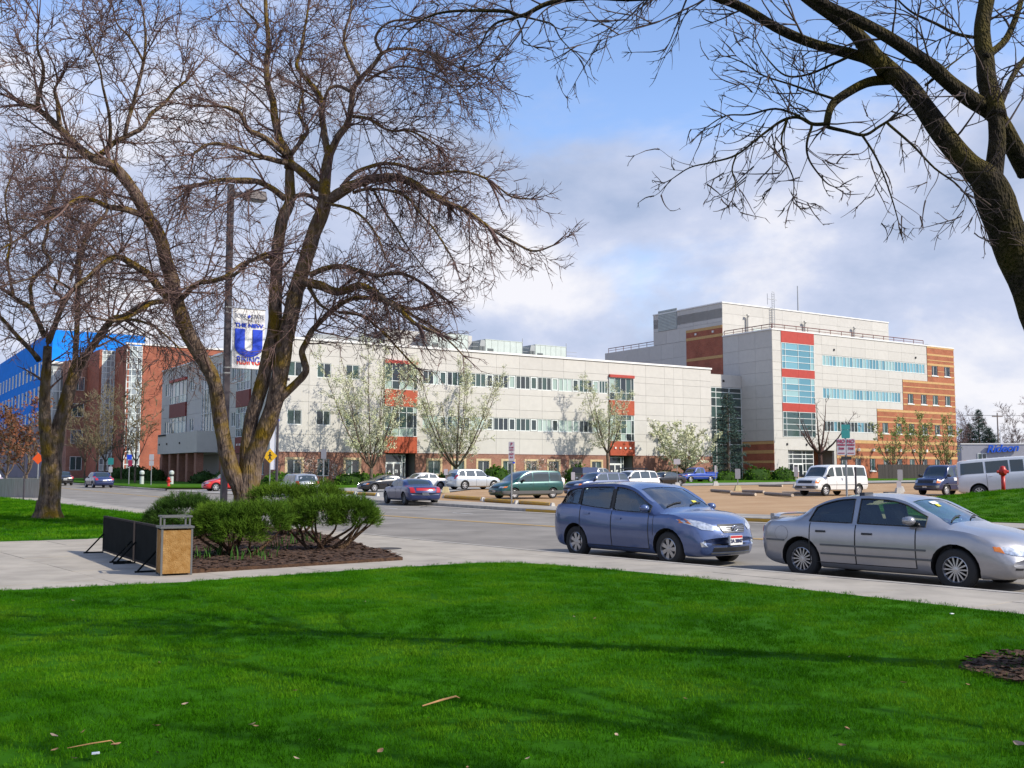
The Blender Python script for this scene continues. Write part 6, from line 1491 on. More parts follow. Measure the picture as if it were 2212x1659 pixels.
    d=dict(L=L,W=W,H=H,top=top,belt=belt,bot=bot,wid=wid,wins=wins,screens=scr,doors=doors,ax=(.2*L,.795*L),r=.31,tw=.2,bow=(.22,.12),xb=.78*L,xr=.12*L,tumble=18 if kind not in('van','minivan') else 10,rim=m_rim,sp=6,style=(.04,.06),mx=(.66 if kind!='van' else .77)*L,marks=[],mm=m_trim)
    if kind=='van': d.update(wid=[(0,hw*.95),(.1,hw*.985),(.3,hw),(L-1.2,hw),(L-.3,hw*.96),(L,hw*.9)],bow=(.14,.05),ms=1.5)
    d.update(k); return d
def std_marks(W,zh,zt,amber=True,plate=True,hm=None,lw=.26,tl=(.12,.22)):
    h=W/2; L_=[('headlamp',[(h*.50,zh-.06),(h*.80,zh-.05),(h*.86,zh+.06),(h*.55,zh+.05)],'f',hm or m_head,.012,.04),('tail_lamp',[(h*.62,zt-tl[0]),(h*.88,zt-tl[0]),(h*.9,zt+tl[1]),(h*.68,zt+tl[1])],'r',m_tail,.014,.10)]
    if amber: L_.append(('indicator',[(h*.78,zh-.05),(h*.9,zh-.04),(h*.92,zh+.05),(h*.82,zh+.05)],'f',m_amber,.016,.06))
    L_=mirror_marks(L_)
    L_+=[('grille',[(-h*.4,zh-.06),(h*.4,zh-.06),(h*.44,zh+.05),(-h*.44,zh+.05)],'f',m_trim,.01,.03)]
    if plate: L_+=[('number_plate',[(-.17,zt-.25),(.17,zt-.25),(.17,zt-.09),(-.17,zt-.09)],'r',m_plate,.02,.04),('number_plate',[(-.16,.40),(.16,.40),(.16,.54),(-.16,.54)],'f',m_plate,.03,.04)]
    return L_
HE1=heading(-E1.x,-E1.y)   # bonnet towards the road end of the lot
HR=heading(-.43,.90)
p_navy=paint('navy',(.02,.035,.12),.3); p_black=paint('black',(.012,.012,.014),.1,.2); p_white=paint('white',(.72,.72,.72),0,.35); p_silv2=paint('silver',(.42,.44,.47),.55); p_red=paint('red',(.55,.015,.012),.1); p_lsilv=paint('light_silver',(.52,.57,.62),.45); p_green=paint('dark_green',(.012,.075,.065),.3,.25); p_dblue=paint('dark_blue',(.018,.035,.10),.3); p_truck=paint('truck_blue',(.01,.05,.32),.2); p_vwhite=paint('van_white',(.70,.70,.70),0,.4); p_vnavy=paint('van_navy',(.012,.022,.085),.15,.25); p_pale=paint('van_pale',(.60,.62,.68),0,.4); p_grey=paint('mid_grey',(.16,.17,.18),.4)
vehicle('passing_car','dark blue sedan with full width red tail lamps passing along the far kerb','car',(-5.3,54.3),HR,family(4.75,1.82,1.33,'sedan',paint=p_navy,rim=m_greytrim,sp=5,style=(.09,.12),bow=(.3,.22),marks=std_marks(1.82,.66,.74)+[('tail_band',[(-.5,.72),(.5,.72),(.5,.86),(-.5,.86)],'r',m_tail,.012,.05),('bumper_band',[(-.72,.5),(.72,.5),(.72,.53),(-.72,.53)],'r',m_greytrim,.01,.03)]))
vehicle('parked_car','black coupe parked behind the dark blue sedan, front to the left','car',(-9.7,80.0),HE1,family(4.5,1.76,1.33,'coupe',paint=p_black,rim=m_rimw,marks=std_marks(1.76,.62,.75)),'cars parked in the gravel lot')
vehicle('parked_car','white car mostly hidden behind the black coupe','car',(-7.6,87.5),HE1,family(4.5,1.75,1.42,'sedan',paint=p_white,marks=std_marks(1.75,.64,.78)),'cars parked in the gravel lot')
cw=vehicle('station_wagon','silver station wagon seen from behind, turning in left of the bushes','car',(-14.4,69.6),heading(-.5,.87),family(4.72,1.75,1.50,'wagon',paint=p_silv2,marks=std_marks(1.75,.64,.86,tl=(.1,.14))))
mbx=MB()
for s in (1,-1): mbx.tube([(-1.3,s*.58,1.50),(-1.2,s*.58,1.555),(.3,s*.58,1.56),(.5,s*.58,1.49)],.022,6)
mbx.build('roof_rail',m_trim,cw.th)
vehicle('parked_car','bright red car, only its front showing left of the banner pole','car',(-22.5,82.3),HE1,family(4.0,1.74,1.44,'sedan',paint=p_red,rim=m_rimw,marks=std_marks(1.74,.64,.78)))
vehicle('passing_car','dark blue sedan driving away on the left beyond the tree','car',(-38.0,95.6,tz(95)),heading(-.57,.82),family(4.6,1.78,1.46,'sedan',paint=p_navy,marks=std_marks(1.78,.64,.82)))
vehicle('suv','pale silver suv parked by the building, tail to the left','car',(-3.2,87.3),heading(E1.x,E1.y),family(4.75,1.93,1.72,'suv',paint=p_lsilv,r=.36,rim=m_rimw,marks=std_marks(1.93,.85,1.0)),'cars parked in the gravel lot')
cm=vehicle('minivan','dark green minivan facing left behind the pavement sign','car',(.85,64.2),HE1,family(4.75,1.92,1.74,'minivan',paint=p_green,r=.32,rim=m_rimw,sp=9,style=(.05,.07),marks=std_marks(1.92,.72,.95)+[('lower_cladding',[(.0,.28),(4.75,.28),(4.75,.50),(.0,.50)],'l',m_greytrim,.008,.02)]),'cars parked in the gravel lot')
vehicle('parked_car','small white car, only its tail showing right of the green minivan','car',(2.6,91.5),HE1,family(4.2,1.7,1.42,'coupe',paint=p_white,rim=m_rimw,marks=std_marks(1.7,.62,.78)),'cars parked in the gravel lot')
vehicle('suv','dark blue wagon behind the roof of the violet hatchback','car',(5.5,67.5),HE1,family(4.6,1.8,1.62,'suv',paint=p_dblue,r=.34,marks=std_marks(1.8,.82,.95)),'cars parked in the gravel lot')
cw=vehicle('suv','white wagon with roof bars behind the violet hatchback','car',(8.6,75.5),HE1,family(4.5,1.78,1.68,'suv',paint=p_white,r=.34,marks=std_marks(1.78,.82,.98)),'cars parked in the gravel lot')
mbx=MB()
for x in (-.9,.3): mbx.tube([(x,-.8,1.80),(x,.8,1.80)],.035,6); [mbx.tube([(x,s*.68,1.6),(x,s*.68,1.8)],.025,5) for s in (1,-1)]
mbx.build('roof_bar',m_trim,cw.th)
vehicle('parked_car','black car, its bonnet just showing left of the blue pickup','car',(14.8,101),HE1,family(4.5,1.75,1.42,'sedan',paint=p_black,marks=std_marks(1.75,.64,.78)),'cars parked in the gravel lot')
def pickup(name,label,pos,hd,pt,group,cap=False):
    L=5.3; W=1.95; H=1.78
    f=lambda P:[(x*L,z) for x,z in P]
    d=family(L,W,H,'suv',paint=pt,r=.37,rim=m_rimw,top=f([(0,.72),(.004,1.0),(.01,1.10),(.35,1.12),(.36,1.2),(.375,H-.12),(.40,H-.03),(.5,H),(.57,H-.04),(.61,H-.16),(.68,1.22),(.72,1.12),(.9,1.04),(.96,.95),(.99,.8),(1,.62)]),belt=f([(0,1.06),(.35,1.06),(.7,1.04),(.9,.95),(1,.55)]),wins=[(.40*L,.50*L,.10,.03,(0,0)),(.51*L,.675*L,.10,.03,(0,0))],screens=[(.62*L,.70*L,.58,.68)],doors=(.43*L,.66*L),ax=(.22*L,.80*L),bot=[(0,.6),(.05,.5),(.3,.38),(L-.4,.36),(L-.05,.42),(L,.55)],marks=std_marks(W,.86,.95,tl=(.15,.2))+[('bed_floor',[(.08,-.72),(1.78,-.72),(1.78,.72),(.08,.72)],'t',m_trim,.004,.02),('side_strip',[(.1,.70),(L-.3,.70),(L-.3,.74),(.1,.74)],'l',m_chrome,.008,.02)])
    c=vehicle(name,label,'pickup truck',pos,hd,d,group)
    mb=MB()
    for s in (1,-1): mb.box(.03-c.cx,1.85-c.cx,s*.90-.05,s*.90+.05,1.08,1.24)
    mb.box(.0-c.cx,.07-c.cx,-.9,.9,1.08,1.24); mb.build('bed_rim',pt,c.th)
    if cap:
        mb=MB(); mb.prism([(.02-c.cx,-.9),(1.9-c.cx,-.9),(1.9-c.cx,.9),(.02-c.cx,.9)],1.24,1.8,top=[(.12-c.cx,-.8),(1.9-c.cx,-.8),(1.9-c.cx,.8),(.12-c.cx,.8)]); mb.build('bed_cap',p_dblue,c.th)
    return c
pickup('pickup_truck','blue pickup truck facing left under the blossoming tree',(20.9,118.5),HE1,p_truck,'pickups near the building')
pickup('pickup_truck','grey pickup truck with a dark blue box, above the violet hatchback',(8.6,103),heading(E1.x,E1.y),p_grey,'pickups near the building',True)
def pass_van(label,pos,hd,pt,grille=True,group='passenger vans on the right',tilt=0):
    L=5.4; W=2.02; d=family(L,W,2.08,'van',paint=pt,r=.36,rim=m_rimw,sp=8,ax=(.19*L,.80*L),arch=1.28,marks=mirror_marks([('headlamp',[(.60,.86),(.80,.86),(.80,1.02),(.60,1.02)],'f',m_head,.014,.05),('indicator',[(.82,.84),(.93,.84),(.93,1.04),(.82,1.04)],'f',m_amber,.016,.12),('tail_lamp',[(.84,.80),(.96,.80),(.96,1.22),(.86,1.22)],'r',m_tail,.014,.10)])+[('grille',[(-.58,.84),(.58,.84),(.58,1.03),(-.58,1.03)],'f',m_trim,.012,.03),('front_bumper',[(-.95,.48),(.95,.48),(.95,.68),(-.95,.68)],'f',m_greytrim,.04,.08),('number_plate',[(-.16,.52),(.16,.52),(.16,.64),(-.16,.64)],'f',m_plate,.05,.02),('side_moulding',[(.1,.72),(L-.6,.72),(L-.6,.75),(.1,.75)],'l',m_greytrim,.01,.02),('door_notice',[(.60*L,1.0),(.60*L+.3,1.0),(.60*L+.3,1.2),(.60*L,1.2)],'l',m_plate,.008,.01),('door_mark',[(.50*L,1.02),(.50*L+.1,1.02),(.50*L+.1,1.2),(.50*L,1.2)],'l',m_ink,.008,.01)])
    d['tilt']=tilt; return vehicle('passenger_van',label,'van',pos,hd,d,group)
pass_van('white passenger van with black grille, facing left in the gravel lot',(21.6,70.4),HE1,p_vwhite)
pass_van('navy blue passenger van between the white van and the pale van',(29.9,71.2),HE1,p_vnavy)
pass_van('pale van in shade at the right edge, tail to the left behind the mound',(26.2,54.3,.42),heading(.92,-.39),p_pale,tilt=rad(4.5))
vehicle('parked_car','black car end showing just right of the left tree trunk','car',(-45.6,105),heading(-.57,.82),family(4.5,1.75,1.42,'sedan',paint=p_black,marks=std_marks(1.75,.64,.78)))
vehicle('parked_car','white car glimpsed over the pale barrier on the far left','car',(-46.5,92.5),heading(-.57,.82),family(4.5,1.75,1.45,'sedan',paint=p_white,marks=std_marks(1.75,.64,.78)))
# ------------------------------------------------------------ street furniture
m_pole=mat('bronze_pole',(.055,.045,.055),.45,metal=.2,var=.08,scale=3)
m_galv=mat('galvanised',(.30,.31,.32),.45,metal=.5,var=.1,scale=5)
m_ban=mat('banner_cloth',(.80,.80,.82),.8)
m_bluep=mat('print_blue',(.012,.06,.62),.7)
m_redp=mat('print_red',(.75,.06,.03),.7)
m_greyp=mat('print_grey',(.30,.32,.40),.7)
m_signw=mat('sign_white',(.44,.42,.46),.5)
m_signr=mat('sign_red',(.32,.02,.07),.5)
m_signg=mat('sign_teal',(.02,.22,.22),.5)
m_signy=mat('sign_yellow',(.80,.45,.01),.5)
m_signo=mat('sign_orange',(.85,.10,.01),.5)
m_hyd=mat('hydrant_red',(.45,.02,.012),.4,var=.08,scale=4)
m_back_sign=mat('sign_back',(.33,.33,.36),.4,metal=.5)
FACE=(math.pi/2,0,0)
# lamp post with banner
YL=32.0; LP=thing('banner_pole','dark square lamp post with box lantern beside the left tree, carrying a banner','lamp post',(X(484.5,YL),YL,.14),TH)
hL=10.55
MB().box(-.088,.088,-.088,.088,0,hL).build('pole',m_pole,LP); MB().box(-.2,.2,-.2,.2,0,.06).build('base_plate',m_pole,LP); MB().box(-.095,.095,-.095,.095,hL,hL+.03).build('pole_cap',m_pole,LP)
mb=MB(); mb.box(.088,.46,-.06,.06,hL-.34,hL-.18); mb.build('arm',m_pole,LP)
mb=MB(); mb.prism([(.44,-.22),(1.12,-.22),(1.12,.22),(.44,.22)],hL-.36,hL-.08,top=[(.48,-.19),(1.08,-.19),(1.08,.19),(.48,.19)]); mb.build('lantern',m_pole,LP); MB().box(.50,1.06,-.17,.17,hL-.385,hL-.36).build('lens',m_greyp,LP)
zb0,zb1=4.78,6.67
for z in (zb0+.0,zb0-.17,zb1-.0,zb1-.17):
    mb=MB(); mb.box(-.096,.096,-.096,.096,z-.02,z+.02); mb.build('strap',m_galv,LP)
for z in (zb0-.01,zb1+.0): MB().tube([(.11,0,z),(1.22,0,z)],.014,6).build('banner_arm',m_galv,LP)
ban=thing('banner','white and blue cloth banner hanging on the lamp post, reading the new u rising','banner',(X(484.5,YL),YL,.14),TH)
mb=MB(); nn=14
for i in range(nn+1):
    for j in range(9):
        x=.13+.87*j/8; z=zb0+(zb1-zb0)*i/nn; y=.004*math.sin(j*.9+i*.35); mb.v.append((x,y,z))
for i in range(nn+1):
    for j in range(9): v=mb.v[i*9+j]; mb.v.append((v[0],v[1]+.006,v[2]))
o_=(nn+1)*9
for i in range(nn):
    for j in range(8): a=i*9+j; q=(a,a+1,a+10,a+9); mb.f.append(q); mb.f.append(tuple(o_+k for k in q[::-1])); mb.m+=[0,0]
mb.build('cloth',m_ban,ban,smooth=True); ban.scale=(1.2,1,1)
def letters(par,txt,size,m,x,z,y=-.014,sx=1,sz=1,bold=0,nm='lettering',rot=FACE):
    o=link(nm,text_mesh(txt,size,nm,m,.003,bold),par,(x,y,z),rot); o.scale=(sx,sz,1); return o
xc=.565
letters(ban,'BOISE',.155,m_greyp,.335,6.43,sx=.8,sz=1.25); letters(ban,'STATE',.155,m_greyp,.80,6.43,sx=.8,sz=1.25)
mb=MB(); mb.prism([(-.05,0),(0,-.06),(.05,0),(0,.06)],0,.006); link('diamond',mb.mesh('diamond',m_bluep),ban,(.565,-.014,6.43),FACE)
letters(ban,'THE NEW',.165,m_bluep,xc,6.14,sx=1.05,bold=.006)
# the large U
U=[]; w=.37; t=.125; zt=.43
for a in range(0,13): an=math.pi+math.pi*a/12; U.append((w*math.cos(an),-.13+.30*math.sin(an)))
outer=[(-w,zt)]+[(w*math.cos(math.pi+math.pi*a/14),-.11+.34*math.sin(math.pi+math.pi*a/14)) for a in range(15)]+[(w,zt)]
wi=.105; inner=[(wi,zt)]+[(wi*math.cos(-math.pi*a/14),-.16+.10*math.sin(-math.pi*a/14)) for a in range(15)]+[(-wi,zt)]
mb=MB(); n=len(outer); inn=inner[::-1]
for q in outer+inn: mb.v.append((q[0],q[1],0))
for q in outer+inn: mb.v.append((q[0],q[1],.006))
for i in range(n-1):
    mb.f.append((2*n+i,2*n+i+1,3*n+i+1,3*n+i)); mb.f.append((i,n+i,n+i+1,i+1)); mb.m+=[0,0]
link('large_letter',mb.mesh('large_letter',m_bluep,recalc=True),ban,(xc,-.014,5.60),FACE)
# RISING, blue above and red below
rm=text_mesh('RISING',.30,'lettering',m_bluep,.003,.004); rm.materials.append(m_redp)
bm=bmesh.new(); bm.from_mesh(rm); bmesh.ops.bisect_plane(bm,geom=bm.verts[:]+bm.edges[:]+bm.faces[:],plane_co=(0,-.015,0),plane_no=(0,1,0))
for f in bm.faces:
    if f.calc_center_median().y<-.015: f.material_index=1
bm.to_mesh(rm); bm.free(); o=link('lettering',rm,ban,(xc,-.014,5.02),FACE); o.scale=(.68,1.25,1)
# second lamp post by the corner of the long building
t=thing('lamp_post','thin dark lamp post with narrow white pennant at the long building corner','lamp post',(X(598,86),86,tz(86)+.1),0)
MB().tube([(0,0,0),(0,0,9)],[.12,.09],10).build('pole',m_pole,t); MB().box(-.1,.9,-.2,.2,9,9.2).build('lantern',m_pole,t)
t=thing('pennant','narrow white pennant with a blue top on the thin lamp post','banner',(X(598,86),86,tz(86)+.1),0)
MB().box(-.62,-.14,-.01,.01,1.6,5.6).build('cloth',m_ban,t); MB().box(-.62,.14,-.015,.015,5.6,5.8).build('top_band',m_bluep,t)
def signpost(name,label,pos,h,face,cat='sign',r=.032,m=m_galv,group=None,rz=0.):
    t=thing(name,label,cat,pos,rz,group); MB().tube([(0,0,-.1),(0,0,h)],r,8).build('post',m,t); face(t,h); return t
def plate(t,nm,m,w,z0,z1,x=0,y=-.045): 
    bx=[]; rr_=min(w,z1-z0)*.1
    P=[(x-w/2+rr_,z0),(x+w/2-rr_,z0),(x+w/2,z0+rr_),(x+w/2,z1-rr_),(x+w/2-rr_,z1),(x-w/2+rr_,z1),(x-w/2,z1-rr_),(x-w/2,z0+rr_)]
    o=MB().prism(P,-.006,.006).build(nm,m,t); o.rotation_euler=FACE; o.location=(0,y,0); return o
def txt(t,s,size,m,x,z,y=-.062,sx=1,bold=.004): return letters(t,s,size,m,x,z,y,sx,1,bold)
def f_np(t,h):
    for x in (-.165,.165):
        plate(t,'no_parking_plate',m_signw,.31,h-1.12,h-.55,x); txt(t,'NO',.17,m_signr,x,h-.64); txt(t,'PARKING',.075,m_signr,x,h-.76,sx=.85); txt(t,'7AM',.11,m_signr,x,h-.89,sx=.9)
        mb=MB(); mb.box(x-.11,x+.11,-.062,-.055,h-1.06,h-1.035); mb.build('arrow',m_signr,t)
    plate(t,'street_name_plate',m_signg,.30,h-.53,h-.24); plate(t,'street_name_plate',m_signg,.30,h-.23,h-.05); plate(t,'blade',m_trim,.36,h-1.28,h-1.16)
signpost('parking_sign','double no parking sign under a teal plate, behind the silver sedan','parking sign',0,0) if False else None
pp=(X(1828,36.2),36.2,.14)
signpost('no_parking_sign','twin white and red no parking plates below a teal plate, behind the silver sedan roof',pp,3.25,f_np,'parking sign',.038)
signpost('sign_post','thin dark post just right of the twin no parking plates',(X(1848,35.6),35.6,.14),1.72,lambda t,h:None,'post',.035,m_pole)
def f_mid(t,h):
    plate(t,'upper_plate',m_signw,.31,h-.52,h); txt(t,'P',.2,m_signr,0,h-.13); txt(t,'2 HR',.1,m_signr,0,h-.3); txt(t,'PARKING',.06,m_signr,0,h-.42,sx=.8)
    plate(t,'lower_plate',m_signw,.31,h-.98,h-.54); txt(t,'NO',.13,m_signr,0,h-.64); txt(t,'8-5',.12,m_signr,0,h-.8); plate(t,'small_plate',m_galv,.33,h-1.12,h-1.02); plate(t,'small_plate',m_bluep,.12,h-1.11,h-1.03,.12,-.055)
signpost('parking_sign','tall stacked parking sign on the far pavement in front of the green minivan',(X(1105,53.3),53.3,.02),3.22,f_mid,'parking sign',.04)
def f_ped(t,h):
    o=MB().prism([(-.53,0),(0,-.53),(.53,0),(0,.53)],-.006,.006).build('diamond_plate',m_signy,t); o.rotation_euler=FACE; o.location=(0,-.045,h-.56)
    mb=MB(); mb.lathe([(.001,.0),(.06,.0)],10); z=0
    fig=MB()
    def strip(a,b,w): 
        a,b=Vector(a),Vector(b); d=(b-a).normalized(); n=Vector((-d.y,d.x))*w; fig.prism([tuple(a+n),tuple(b+n),tuple(b-n),tuple(a-n)],0,.006)
    fig.prism([(.06*math.cos(k*.6283),.24+.06*math.sin(k*.6283)) for k in range(10)],0,.006)
    strip((0,.17),(0,-.05),.05); strip((0,-.04),(-.1,-.3),.03); strip((0,-.04),(.1,-.28),.03); strip((0,.14),(-.14,.0),.022); strip((0,.14),(.14,.02),.022)
    o=fig.build('walking_figure',m_ink2,t); o.rotation_euler=FACE; o.location=(0,-.058,h-.56)
m_ink2=mat('print_black',(.015,.015,.015),.6)
signpost('crossing_sign','yellow diamond pedestrian crossing sign right of the big tree',(X(583,76),76,tz(76)+.1),4.1-.9,f_ped,'traffic sign',.04)
def f_grey(t,h): plate(t,'plate',m_back_sign,.34,h-.62,h)
signpost('sign_post','grey sign back on a post at the right of the silver wagon',(X(699,66.5),66.5,tz(66)),3.1,f_grey,'sign',.035)
def f_two(t,h): plate(t,'upper_plate',m_signw,.45,h-.55,h); plate(t,'lower_plate',m_signw,.45,h-1.1,h-.6)
def f_blue(t,h): plate(t,'plate',m_bluep,.5,h-.5,h); plate(t,'lower_plate',m_signr,.4,h-1.15,h-.55,.1)
def f_teal(t,h): plate(t,'upper_plate',m_signg,.6,h-.7,h); plate(t,'lower_plate',m_signw,.4,h-1.5,h-.9)
signpost('street_sign','pair of white plates on a post before the red brick wall',(X(327,100),100,tz(100)+.1),3.0,f_two,'sign',.05)
signpost('street_sign','blue over red plate on a post before the right stair tower',(X(279,103),103,tz(103)+.1),3.0,f_blue,'sign',.05)
signpost('street_sign','teal and white plates on a post right of the far dark blue car',(X(239,108),108,tz(108)+.1),2.7,f_teal,'sign',.05)
def dia(t,h):
    o=MB().prism([(-.42,0),(0,-.42),(.42,0),(0,.42)],-.006,.006).build('diamond_plate',m_signo,t); o.rotation_euler=FACE; o.location=(0,-.05,h-.45)
signpost('roadwork_sign','orange diamond roadwork sign left of the left tree trunk',(X(82,76),76,tz(76)+.1),2.9,dia,'traffic sign',.05)
# small signs standing in concrete feet in the lot
m_foot=mat('yellow_foot',(.52,.42,.22),.8,var=.12,scale=4); m_footw=mat('white_foot',(.52,.50,.46),.8,var=.12,scale=4)
def lot_sign(u,v,h,w,lab,pm,foot,ph=.45):
    g=G(u,v,.03); t=thing('lot_sign',lab,'sign',(g.x,g.y,g.z),0,'signs in concrete feet in the lot'); 
    mb=MB(); mb.prism([(-.28,-.28),(.28,-.28),(.28,.28),(-.28,.28)],-.02,.42,top=[(-.17,-.17),(.17,-.17),(.17,.17),(-.17,.17)]); mb.build('foot',foot,t); MB().tube([(0,0,.3),(0,0,h)],.03,6).build('post',m_galv,t); plate(t,'plate',pm,w,h-ph,h)
lot_sign(963,1064,1.75,.3,'small white sign in a yellow foot left of the green minivan',m_signw,m_foot)
lot_sign(1594,1060,1.75,.42,'grey sign in a yellow foot right of the violet hatchback',m_back_sign,m_foot,.8)
lot_sign(1720,1054,1.9,.36,'grey sign in a pale foot left of the white van',m_back_sign,m_footw,.9)
lot_sign(1546,1049,2.0,.2,'thin white sign in a pale foot right of the blue pickup',m_signw,m_footw,.7)
lot_sign(1463,1052,2.6,.62,'white topped sign in front of the blue pickup',m_signw,m_footw,.5)
lot_sign(1945,1062,1.7,.40,'grey sign at the nose of the navy van',m_back_sign,m_footw,.8)
lot_sign(1942,1066,.9,.34,'white notice board low at the nose of the navy van',m_signw,m_footw,.8)
lot_sign(1238,1062,1.5,.3,'white and red post sign behind the hatchback roof',m_signw,m_footw,.6)
# timber wheel stops in the lot
m_log=mat('log_grey',(.20,.16,.135),.9,col2=(.30,.25,.21),scale=3,stretch=(1,8,8)); m_logend=mat('log_end',(.55,.46,.36),.8)
def stop_(a,b,lab,yel=False):
    p,q=G(*a,.03),G(*b,.03); d=q-p; t=thing('wheel_stop',lab,'wheel stop',(p.x,p.y,p.z),math.atan2(d.y,d.x),'yellow wheel stops along the pavement' if yel else 'log wheel stops in the lot'); L=Vector((d.x,d.y)).length
    MB().tube([(0,0,.1),(L*.5,0,.105),(L,0,.1)],.11,8).build('log',m_yellow if yel else m_log,t,smooth=False); 
    if not yel: MB().tube([(L,0,.1),(L+.012,0,.1)],.1,8).build('cut_end',m_logend,t)
    else:
        for x in (-.2,L+.2): MB().prism([(x-.16,-.12),(x+.16,-.12),(x+.16,.12),(x-.16,.12)],-.02,.2,top=[(x-.1,-.06),(x+.1,-.06),(x+.1,.06),(x-.1,.06)]).build('end_block',m_footw,t)
for a,b,lab in (((1537,1062),(1580,1067),'log wheel stop left of the grey lot sign'),((1580,1070),(1632,1072),'log wheel stop just below the grey lot sign'),((1653,1069),(1712,1075),'log wheel stop in front of the white van'),((1690,1068),(1780,1069),'log wheel stop under the white van front'),((1640,1051),(1690,1052),'far log wheel stop left of the white van'),((1605,1064),(1650,1066),'log wheel stop right of the grey lot sign')): stop_(a,b,lab)
for a,b,lab in (((698,1065),(765,1069),'yellow wheel stop right of the silver wagon'),((775,1070),(812,1072),'yellow wheel stop left of the dark blue sedan'),((962,1076),(1040,1083),'yellow wheel stop left of the green minivan'),((1050,1084),(1112,1089),'yellow wheel stop in front of the green minivan'),((1122,1089),(1190,1095),'yellow wheel stop behind the green minivan')): stop_(a,b,lab,True)
# litter bin
BP=G(373,1241,.14); t=thing('litter_bin','square litter bin with tan pebbled panels and open metal top','litter bin',(BP.x,BP.y+.05,.14),rad(27))
m_agg=mat('pebble_panel',(.25,.125,.035),.9,spec=.1,col2=(.36,.21,.08),scale=9,bump=.6,bscale=60,detail=8); m_binm=mat('bin_frame',(.14,.14,.14),.5,metal=.4)
w=.215; hb=.70
for i,(x0,x1,y0,y1) in enumerate(((-w,w,-w-.012,-w),(-w,w,w,w+.012),(-w-.012,-w,-w,w),(w,w+.012,-w,w))): MB().box(x0+.012*(i<2),x1-.012*(i<2),y0+.012*(i>1),y1-.012*(i>1),.03,hb-.03).build('panel',m_agg,t)
mb=MB()
for sx in (-1,1):
    for sy in (-1,1): mb.box(sx*w-.014,sx*w+.014,sy*w-.014,sy*w+.014,0,hb); mb.box(sx*(w-.03)-.012,sx*(w-.03)+.012,sy*(w-.03)-.012,sy*(w-.03)+.012,hb+.0302,hb+.16)
mb.build('corner_post',m_binm,t)
mb=MB(); mb.box(-w-.03,w+.03,-w-.03,w+.03,hb,hb+.03); mb.box(-w+.02,w-.02,-w-.005,-w+.045,hb+.16,hb+.185); mb.box(-w+.02,w-.02,w-.045,w+.005,hb+.16,hb+.185); mb.box(-w-.005,-w+.0199,-w,w,hb+.16,hb+.185); mb.box(w-.0199,w+.005,-w,w,hb+.16,hb+.185); mb.build('top_frame',m_binm,t)
MB().box(-w+.02,w-.02,-w+.02,w-.02,.02,hb-.05).build('liner',m_dark,t)
# two dark boards propped from behind, seen from the back
m_board=mat('board_dark',(.009,.011,.011),.9,spec=.08,var=.25,scale=3); m_boarde=mat('board_edge',(.035,.03,.03),.8,spec=.1)
pa,pb,pc,pd=G(224,1193,.14),G(290,1215,.14),G(293,1216,.14),G(350,1236,.14)
def board(a,b,lab):
    d=b-a; L=Vector((d.x,d.y)).length; t=thing('display_board',lab,'display board',(a.x,a.y,.14),math.atan2(d.y,d.x),'dark boards propped on the paving')
    MB().box(.03,L-.03,-.02,.02,.07,.67).build('panel',m_board,t); mb=MB(); mb.box(0,.03,-.028,.028,.02,.70); mb.box(L-.03,L,-.028,.028,.02,.70); mb.box(.0301,L-.0301,-.028,.028,.6701,.70); mb.box(.0301,L-.0301,-.028,.028,.035,.0699); mb.build('frame',m_boarde,t)
    for x in (.1,L-.12): MB().tube([(x,-.03,.36),(x,-.34,.02)],.016,6).build('prop',m_board,t); MB().box(x-.02,x+.02,-.38,-.03,.0,.025).build('foot',m_board,t)
    return t
board(pa,pb,'dark propped board on the paving, farther left of two'); board(pc,pd,'dark propped board on the paving, directly beside the litter bin')
# hydrants and bollards
def hydrant(pos,h,lab,name='fire_hydrant',slim=False):
    t=thing(name,lab,'hydrant',pos,0,None if slim else None); k=h/.75
    if slim: MB().tube([(0,0,-.2),(0,0,h*.62)],.085,12).build('standpipe',m_hyd,t,smooth=True); MB().lathe([(.085,h*.62),(.14,h*.64),(.16,h*.72),(.15,h*.86),(.12,h*.9),(.10,h*.97),(.0,h)],14).build('head',m_hyd,t,smooth=True); MB().tube([(-.24,0,h*.76),(.24,0,h*.76)],.07,10).build('outlet',m_hyd,t); MB().tube([(0,0,h*.76),(0,-.24,h*.76)],.08,10).build('outlet',m_hyd,t)
    else: MB().lathe([(.19,-.1),(.19,.05),(.12,.06),(.12,.5*k),(.16,.52*k),(.15,.62*k),(.08,.72*k),(.0,.75*k)],14).build('barrel',m_hyd,t,smooth=True); MB().tube([(-.22,0,.4*k),(.22,0,.4*k)],.07,10).build('outlet',m_hyd,t); MB().tube([(0,0,.38*k),(0,-.22,.38*k)],.085,10).build('outlet',m_hyd,t)
    return t
hp=(X(365,94),94,tz(94)+.14); hydrant(hp,.85,'small red fire hydrant on the far kerb left of the red car')
mh=(X(2166,44.5),44.5,mound(Vector((X(2166,44.5),44.5)))); hydrant(mh,1.08,'tall dark red standpipe on the grass mound in front of the pale van','fire_standpipe',True)
m_bol=mat('bollard_grey',(.48,.52,.50),.5)
for u,lab in ((307,'pale light bollard by the young tree before the brick wall'),(371,'pale light bollard right behind the red hydrant')):
    t=thing('bollard',lab,'bollard',(X(u,104),104,tz(104)+.12),0,'light bollards by the dark hedges'); MB().lathe([(.2,-.1),(.2,1.05),(.24,1.06),(.24,1.25),(.15,1.38),(0,1.42)],12).build('column',m_bol,t,smooth=False); MB().lathe([(.205,.82),(.205,1.0)],12).build('louvre',m_trim,t)
